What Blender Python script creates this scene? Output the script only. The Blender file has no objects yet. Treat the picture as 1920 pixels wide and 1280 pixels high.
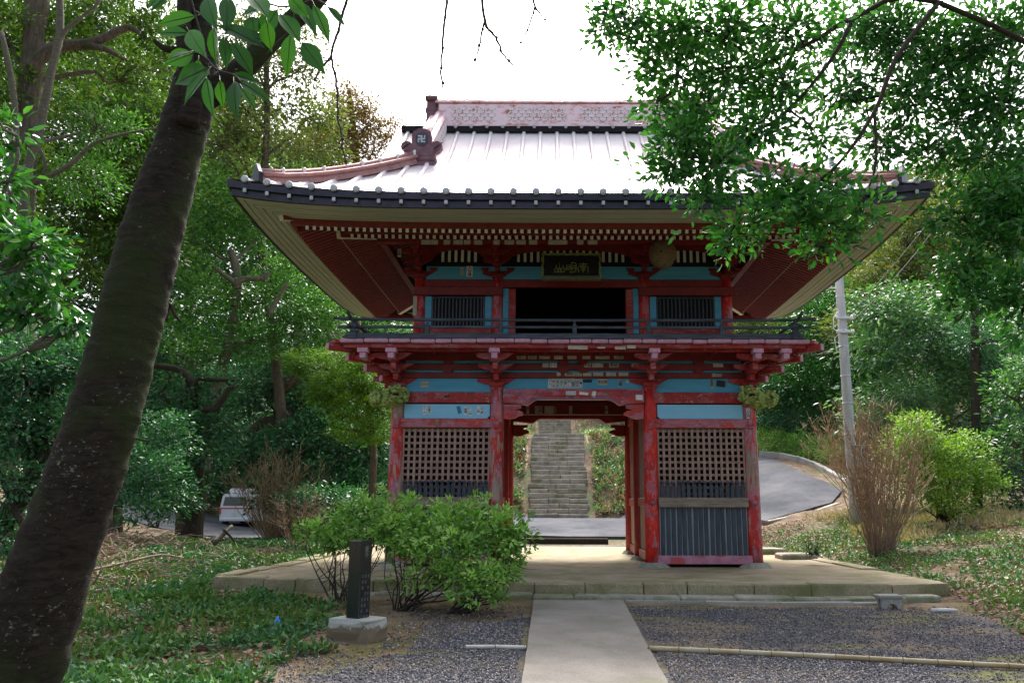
import bpy, math, random
import numpy as np
from math import sin, cos, tan, atan, radians, pi, sqrt
from mathutils import Vector, Matrix, noise as mnoise
RN = random.Random(11)
NP = np.random.default_rng(11)
SC = bpy.context.scene
COL = SC.collection

# ---------------------------------------------------------------- camera, world, sun, exposure
CAM_H = 1.0                       # world z = 0 is the top of the gate's platform
FPX, CXP, CYP, PITCH, ROLL = 1550.0, 1036.0, 640.0, radians(11.13), radians(0.12)
cd = bpy.data.cameras.new('camera'); cam = bpy.data.objects.new('camera', cd); COL.objects.link(cam)
cd.sensor_width = 36.0; cd.lens = FPX / 1920 * 36.0
cd.shift_x = -(CXP - 960) / 1920.0
cd.clip_start = 0.05; cd.clip_end = 600
cam.matrix_world = Matrix.Translation((0, 0, CAM_H)) @ Matrix.Rotation(radians(90) + PITCH, 4, 'X') @ Matrix.Rotation(ROLL, 4, 'Z')
SC.camera = cam

SUN_EL, SUN_AZ = 50.0, 4.0        # degrees; azimuth from +Y towards +X : the sun stands behind the gate
w = bpy.data.worlds.new('World'); SC.world = w; w.use_nodes = True
nt = w.node_tree; nt.nodes.clear()
sky = nt.nodes.new('ShaderNodeTexSky'); sky.sky_type = 'NISHITA'; sky.sun_disc = False
sky.sun_elevation = radians(SUN_EL); sky.sun_rotation = radians(SUN_AZ)
sky.dust_density = 6.0; sky.ozone_density = 1.0; sky.air_density = 1.0; sky.altitude = 0
hs = nt.nodes.new('ShaderNodeHueSaturation'); hs.inputs['Saturation'].default_value = 0.66
bg = nt.nodes.new('ShaderNodeBackground'); bg.inputs['Strength'].default_value = 0.15
wo = nt.nodes.new('ShaderNodeOutputWorld')
nt.links.new(sky.outputs[0], hs.inputs['Color']); nt.links.new(hs.outputs[0], bg.inputs['Color']); nt.links.new(bg.outputs[0], wo.inputs['Surface'])
sd = bpy.data.lights.new('sun', 'SUN'); sd.energy = 3.0; sd.angle = radians(14); sd.color = (1.0, 0.975, 0.94)
sun = bpy.data.objects.new('sun', sd); COL.objects.link(sun)
_d = Vector((sin(radians(SUN_AZ)) * cos(radians(SUN_EL)), cos(radians(SUN_AZ)) * cos(radians(SUN_EL)), sin(radians(SUN_EL))))
sun.matrix_world = Matrix.Translation((0, 40, 40)) @ _d.to_track_quat('Z', 'Y').to_matrix().to_4x4()
SC.view_settings.view_transform = 'Standard'; SC.view_settings.look = 'None'
SC.view_settings.exposure = 1.38; SC.view_settings.gamma = 1.0
SC.view_settings.use_curve_mapping = False
SC.render.engine = 'CYCLES'
SC.cycles.max_bounces = 7; SC.cycles.diffuse_bounces = 4; SC.cycles.transmission_bounces = 3; SC.cycles.glossy_bounces = 3
SC.cycles.use_denoising = True

# ---------------------------------------------------------------- survey helpers: a point of the photograph onto a real plane
def ray(x, y):
    u2 = x - CXP; v2 = y - CYP
    u = u2 * cos(ROLL) + v2 * sin(ROLL); v = -u2 * sin(ROLL) + v2 * cos(ROLL)
    return Vector((u, FPX * cos(PITCH) + v * sin(PITCH), FPX * sin(PITCH) - v * cos(PITCH))) / FPX
def at(x, y, Y):
    d = ray(x, y); t = Y / d.y; return Vector((d.x * t, Y, CAM_H + d.z * t))
def atz(x, y, Z):
    d = ray(x, y); t = (Z - CAM_H) / d.z; return Vector((d.x * t, d.y * t, Z))
def ppm(Y, z=2.0):
    return FPX / (Y * cos(PITCH) + (z - CAM_H) * sin(PITCH))

# ---------------------------------------------------------------- mesh builder
class MB:
    def __init__(s): s.v = []; s.f = []; s.m = []; s.smooth = []
    def add(s, vs, fs, mi=0, sm=False):
        o = len(s.v); s.v.extend([tuple(p) for p in vs])
        for f in fs: s.f.append([i + o for i in f]); s.m.append(mi); s.smooth.append(sm)
    def box(s, x0, x1, y0, y1, z0, z1, c=0.0, mi=0, M=None):
        if x0 > x1: x0, x1 = x1, x0
        if y0 > y1: y0, y1 = y1, y0
        if z0 > z1: z0, z1 = z1, z0
        c = min(c, (x1-x0)*.4, (y1-y0)*.4, (z1-z0)*.4)
        if c <= 0:
            vs = [(x, y, z) for x in (x0, x1) for y in (y0, y1) for z in (z0, z1)]
            fs = [(0,1,3,2),(4,6,7,5),(0,4,5,1),(2,3,7,6),(0,2,6,4),(1,5,7,3)]
        else:
            vs = []; fs = []; idx = {}
            X = (x0, x1); Y = (y0, y1); Z = (z0, z1); sg = (1, -1)
            for i in (0, 1):
                for j in (0, 1):
                    for k in (0, 1):
                        for a in range(3):
                            p = [X[i] + (0 if a == 0 else sg[i]*c), Y[j] + (0 if a == 1 else sg[j]*c), Z[k] + (0 if a == 2 else sg[k]*c)]
                            idx[(i, j, k, a)] = len(vs); vs.append(tuple(p))
            I = idx
            def q(l, flip): fs.append(tuple(l[::-1]) if flip else tuple(l))
            for e in (0, 1):
                q([I[(e,0,0,0)], I[(e,0,1,0)], I[(e,1,1,0)], I[(e,1,0,0)]], e == 1)
                q([I[(0,e,0,1)], I[(1,e,0,1)], I[(1,e,1,1)], I[(0,e,1,1)]], e == 1)
                q([I[(0,0,e,2)], I[(0,1,e,2)], I[(1,1,e,2)], I[(1,0,e,2)]], e == 1)
            for a in (0, 1):
                for b in (0, 1):
                    q([I[(0,a,b,1)], I[(1,a,b,1)], I[(1,a,b,2)], I[(0,a,b,2)]], (a+b) % 2 == 0)
                    q([I[(a,0,b,0)], I[(a,1,b,0)], I[(a,1,b,2)], I[(a,0,b,2)]], (a+b) % 2 == 1)
                    q([I[(a,b,0,0)], I[(a,b,1,0)], I[(a,b,1,1)], I[(a,b,0,1)]], (a+b) % 2 == 0)
            for i in (0, 1):
                for j in (0, 1):
                    for k in (0, 1):
                        q([I[(i,j,k,0)], I[(i,j,k,1)], I[(i,j,k,2)]], (i+j+k) % 2 == 1)
        if M is not None: vs = [M @ Vector(p) for p in vs]
        s.add(vs, fs, mi); return s
    def obox(s, c, size, ax=0.0, ay=0.0, az=0.0, ch=0.0, mi=0):
        M = Matrix.Translation(c) @ Matrix.Rotation(az, 4, 'Z') @ Matrix.Rotation(ay, 4, 'Y') @ Matrix.Rotation(ax, 4, 'X')
        a, b, d = size[0]/2, size[1]/2, size[2]/2
        return s.box(-a, a, -b, b, -d, d, ch, mi, M)
    def beam(s, p0, p1, w, h, ch=0.0, mi=0):
        p0 = Vector(p0); p1 = Vector(p1); d = (p1-p0); L = d.length; d.normalize()
        side = d.cross(Vector((0,0,1)))
        side = Vector((1,0,0)) if side.length < 1e-4 else side.normalized()
        up = side.cross(d)
        M = Matrix((( d.x, side.x, up.x, p0.x), (d.y, side.y, up.y, p0.y), (d.z, side.z, up.z, p0.z), (0,0,0,1)))
        return s.box(0, L, -w/2, w/2, -h/2, h/2, ch, mi, M)
    def prism(s, poly, y0, y1, mi=0, M=None, sm=False):
        n = len(poly)
        vs = [(p[0], y0, p[1]) for p in poly] + [(p[0], y1, p[1]) for p in poly]
        if M is not None: vs = [M @ Vector(p) for p in vs]
        fs = [tuple(range(n)), tuple(range(2*n-1, n-1, -1))] + [(i, i+n, (i+1) % n + n, (i+1) % n) for i in range(n)]
        s.add(vs, fs, mi, sm); return s
    def zprism(s, poly, z0, z1, mi=0):
        n = len(poly); zz0 = z0 if callable(z0) else (lambda x, y: z0); zz1 = z1 if callable(z1) else (lambda x, y: z1)
        vs = [(p[0], p[1], zz0(*p)) for p in poly] + [(p[0], p[1], zz1(*p)) for p in poly]
        fs = [tuple(range(n-1, -1, -1)), tuple(range(n, 2*n))] + [(i, (i+1) % n, (i+1) % n + n, i+n) for i in range(n)]
        s.add(vs, fs, mi); return s
    def tube(s, pts, rad, n=8, mi=0, cap=True, jit=0.0, sm=True):
        pts = [Vector(p) for p in pts]; k = len(pts)
        if not hasattr(rad, '__len__'): rad = [rad]*k
        vs = []; fs = []; ref = None
        for i, p in enumerate(pts):
            d = (pts[min(i+1, k-1)] - pts[max(i-1, 0)])
            d = d.normalized() if d.length > 1e-9 else Vector((0,0,1))
            if ref is None: ref = d.orthogonal().normalized()
            u = (ref - d*ref.dot(d)); u = u.normalized() if u.length > 1e-6 else d.orthogonal().normalized(); ref = u
            v = d.cross(u)
            for j in range(n):
                a = 2*pi*j/n; r = rad[i]
                if jit: r *= 1 + jit*mnoise.noise(Vector((p.x*3 + cos(a)*1.3, p.y*3 + sin(a)*1.3, p.z*2.2)))*1.6
                vs.append(p + (u*cos(a) + v*sin(a))*r)
        for i in range(k-1):
            for j in range(n):
                fs.append((i*n+j, i*n+(j+1) % n, (i+1)*n+(j+1) % n, (i+1)*n+j))
        if cap: fs.append(tuple(range(n-1, -1, -1))); fs.append(tuple(range((k-1)*n, k*n)))
        s.add(vs, fs, mi, sm); return s
    def lathe(s, prof, c=(0,0,0), n=16, mi=0, M=None, sm=True):
        vs = []; fs = []; k = len(prof)
        for r, z in prof:
            for j in range(n):
                a = 2*pi*j/n; p = Vector((c[0]+r*cos(a), c[1]+r*sin(a), c[2]+z)); vs.append(M @ p if M is not None else p)
        for i in range(k-1):
            for j in range(n): fs.append((i*n+j, i*n+(j+1) % n, (i+1)*n+(j+1) % n, (i+1)*n+j))
        fs.append(tuple(range(n-1, -1, -1))); fs.append(tuple(range((k-1)*n, k*n)))
        s.add(vs, fs, mi, sm); return s
    def blob(s, c, r, n=14, m=9, amp=0.1, fr=3.0, seed=0, mi=0, sm=True):
        vs = []; fs = []; c = Vector(c)
        for i in range(m+1):
            th = pi*i/m
            for j in range(n):
                a = 2*pi*j/n; d = Vector((sin(th)*cos(a), sin(th)*sin(a), cos(th)))
                k = 1 + amp*mnoise.noise(d*fr + Vector((seed*3.1, seed*1.7, 0)))*2
                vs.append(c + Vector((d.x*r[0], d.y*r[1], d.z*r[2]))*k)
        for i in range(m):
            for j in range(n): fs.append((i*n+j, (i+1)*n+j, (i+1)*n+(j+1) % n, i*n+(j+1) % n))
        s.add(vs, fs, mi, sm); return s
    def mesh(s, name):
        me = bpy.data.meshes.new(name); me.from_pydata(s.v, [], s.f)
        if any(s.m): me.polygons.foreach_set('material_index', s.m)
        if any(s.smooth): me.polygons.foreach_set('use_smooth', s.smooth)
        me.update(); return me

def link_obj(name, me, mats, parent=None, loc=None, rot=None):
    if mats is not None and me is not None and not me.materials:
        for m in (mats if isinstance(mats, (list, tuple)) else [mats]): me.materials.append(m)
    o = bpy.data.objects.new(name, me); COL.objects.link(o)
    if loc is not None: o.location = loc
    if rot is not None: o.rotation_euler = rot
    if parent is not None:
        o.parent = parent
        if parent.type == 'EMPTY':
            o.matrix_parent_inverse = Matrix.Translation(-Vector(parent.location))
    return o
def part(name, mb, mats, parent=None, label=None):
    o = link_obj(name, mb.mesh(name), mats, parent)
    if label: o['label'] = label
    return o
def tag(o, label, cat, group=None, kind=None):
    if label: o['label'] = label
    if cat: o['category'] = cat
    if group: o['group'] = group
    if kind: o['kind'] = kind
    return o
def thing(name, label, cat, loc, group=None):
    o = bpy.data.objects.new(name, None); COL.objects.link(o); o.location = loc; o.empty_display_size = 0.1
    return tag(o, label, cat, group)
def structure(name, mb, mats, label=None):
    o = part(name, mb, mats); o['kind'] = 'structure'
    if label: o['label'] = label
    return o

# ---------------------------------------------------------------- materials
class NT:
    def __init__(s, name):
        s.m = bpy.data.materials.new(name); s.m.use_nodes = True; s.t = s.m.node_tree; s.t.nodes.clear()
        s.out = s.n('ShaderNodeOutputMaterial'); s.p = s.n('ShaderNodeBsdfPrincipled'); s.l(s.p.outputs[0], s.out.inputs['Surface'])
        s.pos = s.n('ShaderNodeNewGeometry').outputs['Position']
    def n(s, t, **k):
        x = s.t.nodes.new(t)
        for a, b in k.items(): setattr(x, a, b)
        return x
    def l(s, a, b): s.t.links.new(a, b)
    def map(s, sc=(1,1,1), rot=(0,0,0)):
        m = s.n('ShaderNodeMapping'); m.inputs['Scale'].default_value = sc; m.inputs['Rotation'].default_value = rot; s.l(s.pos, m.inputs['Vector']); return m.outputs[0]
    def noise(s, scale, detail=5, rough=.55, vec=None, dist=0.0):
        x = s.n('ShaderNodeTexNoise'); x.inputs['Scale'].default_value = scale; x.inputs['Detail'].default_value = detail
        x.inputs['Roughness'].default_value = rough; x.inputs['Distortion'].default_value = dist
        s.l(vec if vec is not None else s.pos, x.inputs['Vector']); return x.outputs['Fac']
    def vor(s, scale, vec=None, feature='F1', dist='EUCLIDEAN', out='Color'):
        x = s.n('ShaderNodeTexVoronoi'); x.feature = feature
        if feature in ('F1', 'F2'): x.distance = dist
        x.inputs['Scale'].default_value = scale
        s.l(vec if vec is not None else s.pos, x.inputs['Vector']); return x.outputs[out]
    def ramp(s, fac, stops, interp='LINEAR'):
        x = s.n('ShaderNodeValToRGB'); x.color_ramp.interpolation = interp; e = x.color_ramp.elements
        while len(e) < len(stops): e.new(0.5)
        for i, (p, c) in enumerate(stops):
            e[i].position = p; e[i].color = (c, c, c, 1) if not hasattr(c, '__len__') else (*c, 1)
        s.l(fac, x.inputs['Fac']); return x.outputs['Color']
    def mix(s, fac, a, b, mode='MIX'):
        x = s.n('ShaderNodeMix'); x.data_type = 'RGBA'; x.blend_type = mode
        for v, i in ((fac, 0), (a, 6), (b, 7)):
            if hasattr(v, 'is_linked') or hasattr(v, 'links'): s.l(v, x.inputs[i])
            elif i == 0: x.inputs[0].default_value = v
            else: x.inputs[i].default_value = (*v, 1)
        return x.outputs[2]
    def math(s, op, a, b=0.0):
        x = s.n('ShaderNodeMath', operation=op)
        for v, i in ((a, 0), (b, 1)):
            if hasattr(v, 'links'): s.l(v, x.inputs[i])
            else: x.inputs[i].default_value = v
        return x.outputs[0]
    def bump(s, h, strength=.3, dist=.01):
        b = s.n('ShaderNodeBump'); b.inputs['Strength'].default_value = strength; b.inputs['Distance'].default_value = dist
        s.l(h, b.inputs['Height']); s.l(b.outputs[0], s.p.inputs['Normal'])
    def fin(s, color, rough=.6, metal=0.0, spec=.5):
        if hasattr(color, 'links'): s.l(color, s.p.inputs['Base Color'])
        else: s.p.inputs['Base Color'].default_value = (*color, 1)
        if hasattr(rough, 'links'): s.l(rough, s.p.inputs['Roughness'])
        else: s.p.inputs['Roughness'].default_value = rough
        s.p.inputs['Metallic'].default_value = metal
        s.p.inputs['Specular IOR Level'].default_value = spec
        return s.m

def simple(name, c1, c2, scale=6, rough=.7, metal=0, bump=.15, bdist=.01, stretch=(1,1,1), fine=None, spec=.4, lo=.3, hi=.7):
    t = NT(name); v = t.map(stretch) if stretch != (1,1,1) else None
    n = t.noise(scale, 6, .6, v); col = t.ramp(n, [(lo, c1), (hi, c2)])
    if fine:
        f = t.noise(fine, 3, .6, v); k = t.ramp(f, [(.3, .7), (.7, 1.25)]); col = t.mix(1.0, col, k, 'MULTIPLY'); t.bump(f, bump, bdist)
    else: t.bump(n, bump, bdist)
    return t.fin(col, rough, metal, spec)

def paint(name, base, fade, fade_t=.5, patch=.25, wood_t=.7, fleck=.66, axis='z', rough=.5, wood=(.2, .15, .11), fleck_c=(.42, .3, .3)):
    """peeling lacquer: bright coat, chalky faded coat, rectangles where slips were pulled off, bare wood and flecks"""
    t = NT(name)
    n1 = t.noise(5.0, 8, .74, t.map((1, 1, .28) if axis == 'z' else (.28, 1, 1))); f = t.ramp(n1, [(fade_t-.035, 0.0), (fade_t+.045, 1.0)])
    sc = (9.0, 5.0, 4.4) if axis == 'z' else (4.4, 5.0, 9.0)
    vc = t.vor(1.0, t.map(sc), dist='CHEBYCHEV'); sp = t.n('ShaderNodeSeparateColor'); t.l(vc, sp.inputs[0])
    pa = t.ramp(sp.outputs[0], [(patch-.01, 1.0), (patch+.01, 0.0)])
    pb = t.ramp(sp.outputs[1], [(.24, 1.0), (.26, 0.0)])
    vari = t.ramp(t.noise(9, 4), [(.3, .72), (.7, 1.2)])
    col = t.mix(f, base, fade); col = t.mix(t.math('MULTIPLY', pa, .9), col, (base[0]*1.2, base[1]*1.3, base[2]*.9)); col = t.mix(t.math('MULTIPLY', pb, .65), col, tuple(c*1.1 for c in fade))
    col = t.mix(1.0, col, vari, 'MULTIPLY')
    g = t.map((14, 14, 1.6) if axis == 'z' else (1.6, 14, 14)); n2 = t.noise(1.0, 7, .65, g)
    sz = t.n('ShaderNodeSeparateXYZ'); t.l(t.pos, sz.inputs[0]); low = t.math('MULTIPLY', t.math('MAXIMUM', t.math('SUBTRACT', .9, sz.outputs[2]), 0.0), .07)
    big = t.math('ADD', t.noise(1.1, 3, .5), t.math('MULTIPLY', low, 2.0)) if axis == 'z' else t.noise(1.1, 3, .5); n3 = t.math('ADD', t.math('MULTIPLY', n2, .55), t.math('MULTIPLY', big, .5))
    wm = t.ramp(n3, [(wood_t-.012, 0.0), (wood_t+.012, 1.0)])
    wc = t.ramp(n2, [(.35, tuple(c*.5 for c in wood)), (.6, tuple(c*1.25 for c in wood))])
    col = t.mix(wm, col, wc)
    fl = t.noise(34, 4, .7, t.map((1, 1, .35) if axis == 'z' else (.45, 1, 1)))
    fm = t.ramp(t.math('ADD', t.math('MULTIPLY', fl, .75), t.math('MULTIPLY', n1, .25)), [(fleck-.015, 0.0), (fleck+.015, 1.0)])
    col = t.mix(fm, col, fleck_c)
    t.bump(t.math('ADD', t.math('MULTIPLY', n2, .5), t.math('MULTIPLY', fl, .3)), .35, .006)
    return t.fin(col, t.ramp(wm, [(0, rough), (1, .9)]), 0, .35)

M = {}
RED, PINK = (.40, .018, .016), (.36, .11, .15)
M['red_col'] = paint('red_lacquer_column', (.52, .020, .014), (.38, .13, .165), .59, .22, .68, .60)
M['red_col_worn'] = paint('red_lacquer_column_worn', (.45, .022, .018), (.39, .165, .21), .51, .24, .575, .59, wood=(.30, .22, .17))
M['red_beam'] = paint('red_lacquer_beam', (.31, .018, .016), (.31, .08, .09), .60, .14, .74, .60, axis='x')
M['pink_beam'] = paint('faded_red_beam', (.38, .032, .033), (.37, .13, .165), .50, .26, .66, .61, axis='x')
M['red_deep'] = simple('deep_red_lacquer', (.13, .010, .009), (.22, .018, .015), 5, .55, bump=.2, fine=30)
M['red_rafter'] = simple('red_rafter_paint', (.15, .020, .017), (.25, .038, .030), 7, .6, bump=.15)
M['red_shade'] = simple('shaded_red_lacquer', (.20, .012, .012), (.34, .02, .018), 4, .5, stretch=(1, 1, .4), bump=.2, fine=30)  # darker copy of the red lacquer; passage and back-row shade put into its colour
M['pink'] = simple('chalky_pink_paint', (.50, .23, .33), (.62, .34, .46), 8, .75, fine=40)
M['sill_pink'] = paint('faded_sill_paint', (.36, .05, .07), (.42, .18, .25), .42, .1, .64, .7, axis='x')
M['blue'] = simple('faded_blue_panel', (.20, .50, .70), (.27, .57, .76), 2.2, .6, stretch=(.8, 1, 6), bump=.08)
M['blue_deep'] = simple('blue_panel', (.06, .30, .48), (.095, .37, .56), 2.2, .6, stretch=(.8, 1, 6), bump=.08)
M['blue_dark'] = simple('dark_blue_strip', (.03, .14, .26), (.05, .2, .36), 4, .6)
M['soffit'] = simple('olive_beige_board', (.36, .38, .29), (.41, .43, .34), 1.0, .55, bump=.02)
M['white_tip'] = simple('cream_white_paint', (.55, .54, .42), (.68, .67, .56), 20, .6)
M['rail'] = simple('blackened_rail_wood', (.014, .018, .026), (.075, .095, .125), 5, .62, stretch=(.6, 2, 6), fine=45, bump=.4, hi=.62)
M['picket'] = simple('dark_picket_paint', (.020, .026, .042), (.06, .066, .09), 9, .42, stretch=(2, 2, .6), fine=40)
M['lattice'] = simple('brown_lattice_wood', (.25, .155, .12), (.40, .265, .215), 7, .8, fine=40, bump=.3)
M['grey_wood'] = simple('weathered_grey_wood', (.13, .10, .075), (.34, .27, .21), 3, .85, stretch=(1.2, 8, 9), fine=30, bump=.5)
M['pale_board'] = simple('pale_blue_white_board', (.42, .55, .6), (.6, .7, .72), 5, .6)
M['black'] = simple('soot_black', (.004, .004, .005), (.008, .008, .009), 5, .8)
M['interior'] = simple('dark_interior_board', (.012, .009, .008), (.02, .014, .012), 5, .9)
M['purple'] = simple('violet_trim_paint', (.14, .09, .24), (.2, .13, .3), 12, .6)
M['glass'] = NT('smoked_glass').fin((.10, .13, .14), .12, 0, .6)

t = NT('aged_roof_sheet')
n = t.noise(1.6, 6, .6); c = t.ramp(n, [(.3, (.74, .66, .66)), (.55, (.86, .79, .77)), (.75, (.88, .83, .81))])
st = t.noise(1.0, 5, .6, t.map((9, .8, .8))); c = t.mix(t.ramp(st, [(.62, 0.0), (.76, .45)]), c, (.34, .16, .13))
t.bump(t.noise(3.0, 3), .10, .02)
M['roof'] = t.fin(c, t.ramp(n, [(.3, .62), (.7, .52)]), .5, .6)
t = NT('rusty_ridge_sheet')
n = t.noise(5, 6, .65, t.map((1, 1, 2.2))); c = t.ramp(n, [(.50, (.86, .64, .65)), (.60, (.70, .36, .32)), (.66, (.42, .13, .08)), (.8, (.16, .05, .04))])
t.bump(n, .25, .01); M['ridge'] = t.fin(c, .42, .35, .5)
t = NT('maroon_ornament_metal')
n = t.noise(6, 5); c = t.ramp(n, [(.3, (.11, .05, .06)), (.6, (.19, .095, .11)), (.78, (.3, .13, .08))]); t.bump(n, .2, .01)
M['ornament'] = t.fin(c, .45, .35, .5)
t = NT('rusty_maroon_hip_sheet'); n = t.noise(7, 6, .65); c = t.ramp(n, [(.35, (.30, .14, .14)), (.52, (.42, .22, .20)), (.66, (.36, .12, .07)), (.8, (.14, .05, .04))]); t.bump(n, .25, .01)
M['hip'] = t.fin(c, .45, .3, .5)
M['lat_white'] = simple('white_ridge_lattice', (.78, .72, .72), (.86, .82, .82), 9, .5)
M['fascia'] = simple('dark_fascia_metal', (.016, .015, .024), (.04, .037, .055), 2.2, .38, metal=.3, fine=18, bump=.05)
M['cap'] = simple('grey_cap_metal', (.36, .37, .38), (.55, .56, .57), 14, .5, metal=.2)
M['silver'] = simple('galvanised_steel', (.42, .45, .48), (.6, .62, .64), 12, .4, metal=.6)
M['mosswood'] = simple('moss_green_carving', (.12, .17, .035), (.40, .50, .15), 16, .9, fine=60, bump=.6, lo=.35, hi=.62)
M['paper'] = simple('aged_paper_slip', (.34, .32, .25), (.52, .50, .42), 14, .8)
M['paper_white'] = simple('pale_paper_slip', (.6, .62, .6), (.75, .76, .74), 14, .8)
M['ink'] = NT('black_ink').fin((.02, .02, .025), .7)
M['gold'] = simple('tarnished_gold_green', (.15, .17, .05), (.26, .28, .08), 30, .5, metal=.1)
M['mosstrim'] = simple('mossy_frame_wood', (.10, .12, .06), (.2, .22, .12), 14, .7)
M['nest'] = simple('papery_nest_shell', (.10, .07, .038), (.24, .175, .10), 16, .85, stretch=(1, 1, 2.4), fine=50, bump=.6)
M['stone'] = simple('pad_stone', (.20, .20, .15), (.34, .33, .26), 7, .9, fine=50, bump=.5)

def stonemat(name, c1, c2, moss, mt=.5, sc=4, fine=45):
    t = NT(name); n = t.noise(sc, 6, .6); c = t.ramp(n, [(.3, c1), (.7, c2)]); f = t.noise(fine, 4, .65)
    c = t.mix(1.0, c, t.ramp(f, [(.3, .68), (.7, 1.25)]), 'MULTIPLY')
    m = t.noise(1.7, 6, .65); c = t.mix(t.ramp(m, [(mt-.08, 0.0), (mt+.1, .85)]), c, moss); t.bump(f, .45, .01)
    return t.fin(c, .9, 0, .25)
M['kerb'] = stonemat('mossy_tuff_stone', (.24, .205, .12), (.36, .31, .20), (.15, .155, .06), .54)
M['tread'] = stonemat('pale_tread_stone', (.27, .255, .20), (.42, .40, .33), (.15, .165, .07), .50)
M['stair'] = stonemat('grey_stair_stone', (.22, .195, .165), (.42, .38, .32), (.14, .15, .07), .56, 3.2, 30)
M['concrete'] = stonemat('smooth_concrete', (.30, .29, .26), (.38, .37, .33), (.20, .21, .15), .62, 1.6, 70)
M['path'] = stonemat('worn_concrete_path', (.20, .18, .155), (.30, .27, .235), (.16, .17, .10), .60, 1.9, 90)
M['earth'] = stonemat('packed_sandy_earth', (.27, .21, .14), (.41, .33, .235), (.17, .18, .06), .53, 1.9, 60)
t = NT('worn_grey_asphalt'); n1 = t.noise(.55, 7, .7, t.map((1, .6, 1))); c = t.ramp(n1, [(.35, (.055, .058, .068)), (.5, (.085, .088, .10)), (.66, (.125, .125, .135))]); n2 = t.noise(40, 4, .7)
c = t.mix(1.0, c, t.ramp(n2, [(.3, .7), (.7, 1.3)]), 'MULTIPLY'); n3 = t.noise(.9, 5, .6, t.map((.3, 2, 1))); c = t.mix(t.ramp(n3, [(.6, 0.0), (.68, .5)]), c, (.11, .085, .06))
t.bump(n2, .2, .004); M['asphalt'] = t.fin(c, 1.0, 0, .05)
t = NT('forest_floor_litter')
n = t.noise(2.4, 6, .65); c = t.ramp(n, [(.3, (.055, .035, .02)), (.5, (.12, .08, .05)), (.68, (.19, .14, .09))])
f = t.vor(26, out='Color'); sp = t.n('ShaderNodeSeparateColor'); t.l(f, sp.inputs[0])
c = t.mix(1.0, c, t.ramp(sp.outputs[0], [(0, .5), (1, 1.5)]), 'MULTIPLY')
g = t.noise(.5, 4, .6); c = t.mix(t.ramp(g, [(.5, 0.0), (.62, .75)]), c, (.05, .085, .025)); t.bump(t.noise(20, 4), .8, .04)
M['litter'] = t.fin(c, .95, 0, .2)
t = NT('grey_gravel_ground')
v1 = t.vor(48, out='Color'); sp = t.n('ShaderNodeSeparateColor'); t.l(v1, sp.inputs[0])
c = t.ramp(sp.outputs[0], [(0, (.035, .038, .05)), (.5, (.10, .10, .12)), (.85, (.20, .18, .18)), (1, (.34, .30, .28))])
d = t.vor(48, out='Distance'); c = t.mix(1.0, c, t.ramp(d, [(.1, 1.2), (.6, .35)]), 'MULTIPLY')
mo = t.noise(.9, 6, .65, t.map((.8, 1.4, 1))); c = t.mix(t.ramp(mo, [(.50, 0.0), (.60, .8)]), c, (.19, .145, .095))
mg = t.noise(1.3, 5, .6, t.map((.5, 1.6, 1))); c = t.mix(t.ramp(mg, [(.565, 0.0), (.63, .85)]), c, (.15, .15, .035))
t.bump(d, .9, .015); M['gravel'] = t.fin(c, .85, 0, .3)
t = NT('mossy_bare_soil')
n = t.noise(1.6, 6, .65); c = t.ramp(n, [(.35, (.115, .105, .035)), (.5, (.18, .125, .07)), (.65, (.27, .20, .13))])
c = t.mix(1.0, c, t.ramp(t.noise(60, 4), [(.3, .65), (.7, 1.3)]), 'MULTIPLY'); t.bump(t.noise(30, 5), .5, .015); M['soil'] = t.fin(c, .95, 0, .2)

def bark(name, c1, c2, lich, moss, horiz=True, mt=.6):
    t = NT(name); v = t.map((13, 13, 40) if horiz else (22, 22, 4)); n = t.noise(1.0, 9, .75, v, .6)
    c = t.ramp(n, [(.32, c1), (.62, c2)])
    l = t.math('ADD', t.math('MULTIPLY', t.noise(38, 5, .7, t.map((1, 1, 1.6))), .8), t.math('MULTIPLY', t.noise(3.1, 3, .6), .28)); c = t.mix(t.ramp(l, [(.655, 0.0), (.685, 1.0)]), c, lich)
    m = t.noise(2.2, 6, .6); c = t.mix(t.ramp(m, [(mt-.06, 0.0), (mt+.06, .8)]), c, moss); t.bump(t.math('ADD', n, t.math('MULTIPLY', t.noise(45, 5, .7), .5)), 1.0, .03)
    return t.fin(c, .92, 0, .2)
M['cherry'] = bark('mossy_cherry_bark', (.006, .005, .0035), (.044, .036, .024), (.22, .24, .19), (.030, .046, .012), True, .52)
M['bark'] = bark('grey_brown_bark', (.05, .04, .028), (.15, .12, .09), (.2, .21, .17), (.05, .07, .025), False, .6)
M['bark_pale'] = bark('pale_smooth_bark', (.08, .075, .052), (.18, .165, .12), (.26, .26, .22), (.09, .11, .05), True, .62)
M['bark_dark'] = bark('dark_forest_bark', (.02, .016, .012), (.07, .055, .04), (.12, .13, .1), (.035, .05, .02), False, .58)
M['twig'] = simple('dry_twig_bark', (.16, .11, .075), (.38, .27, .19), 20, .85)
M['twig_tan'] = simple('tan_dead_stem', (.26, .17, .09), (.5, .36, .22), 9, .8)
M['twig_dark'] = simple('dark_twig_bark', (.02, .017, .014), (.06, .05, .04), 20, .85)

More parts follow.
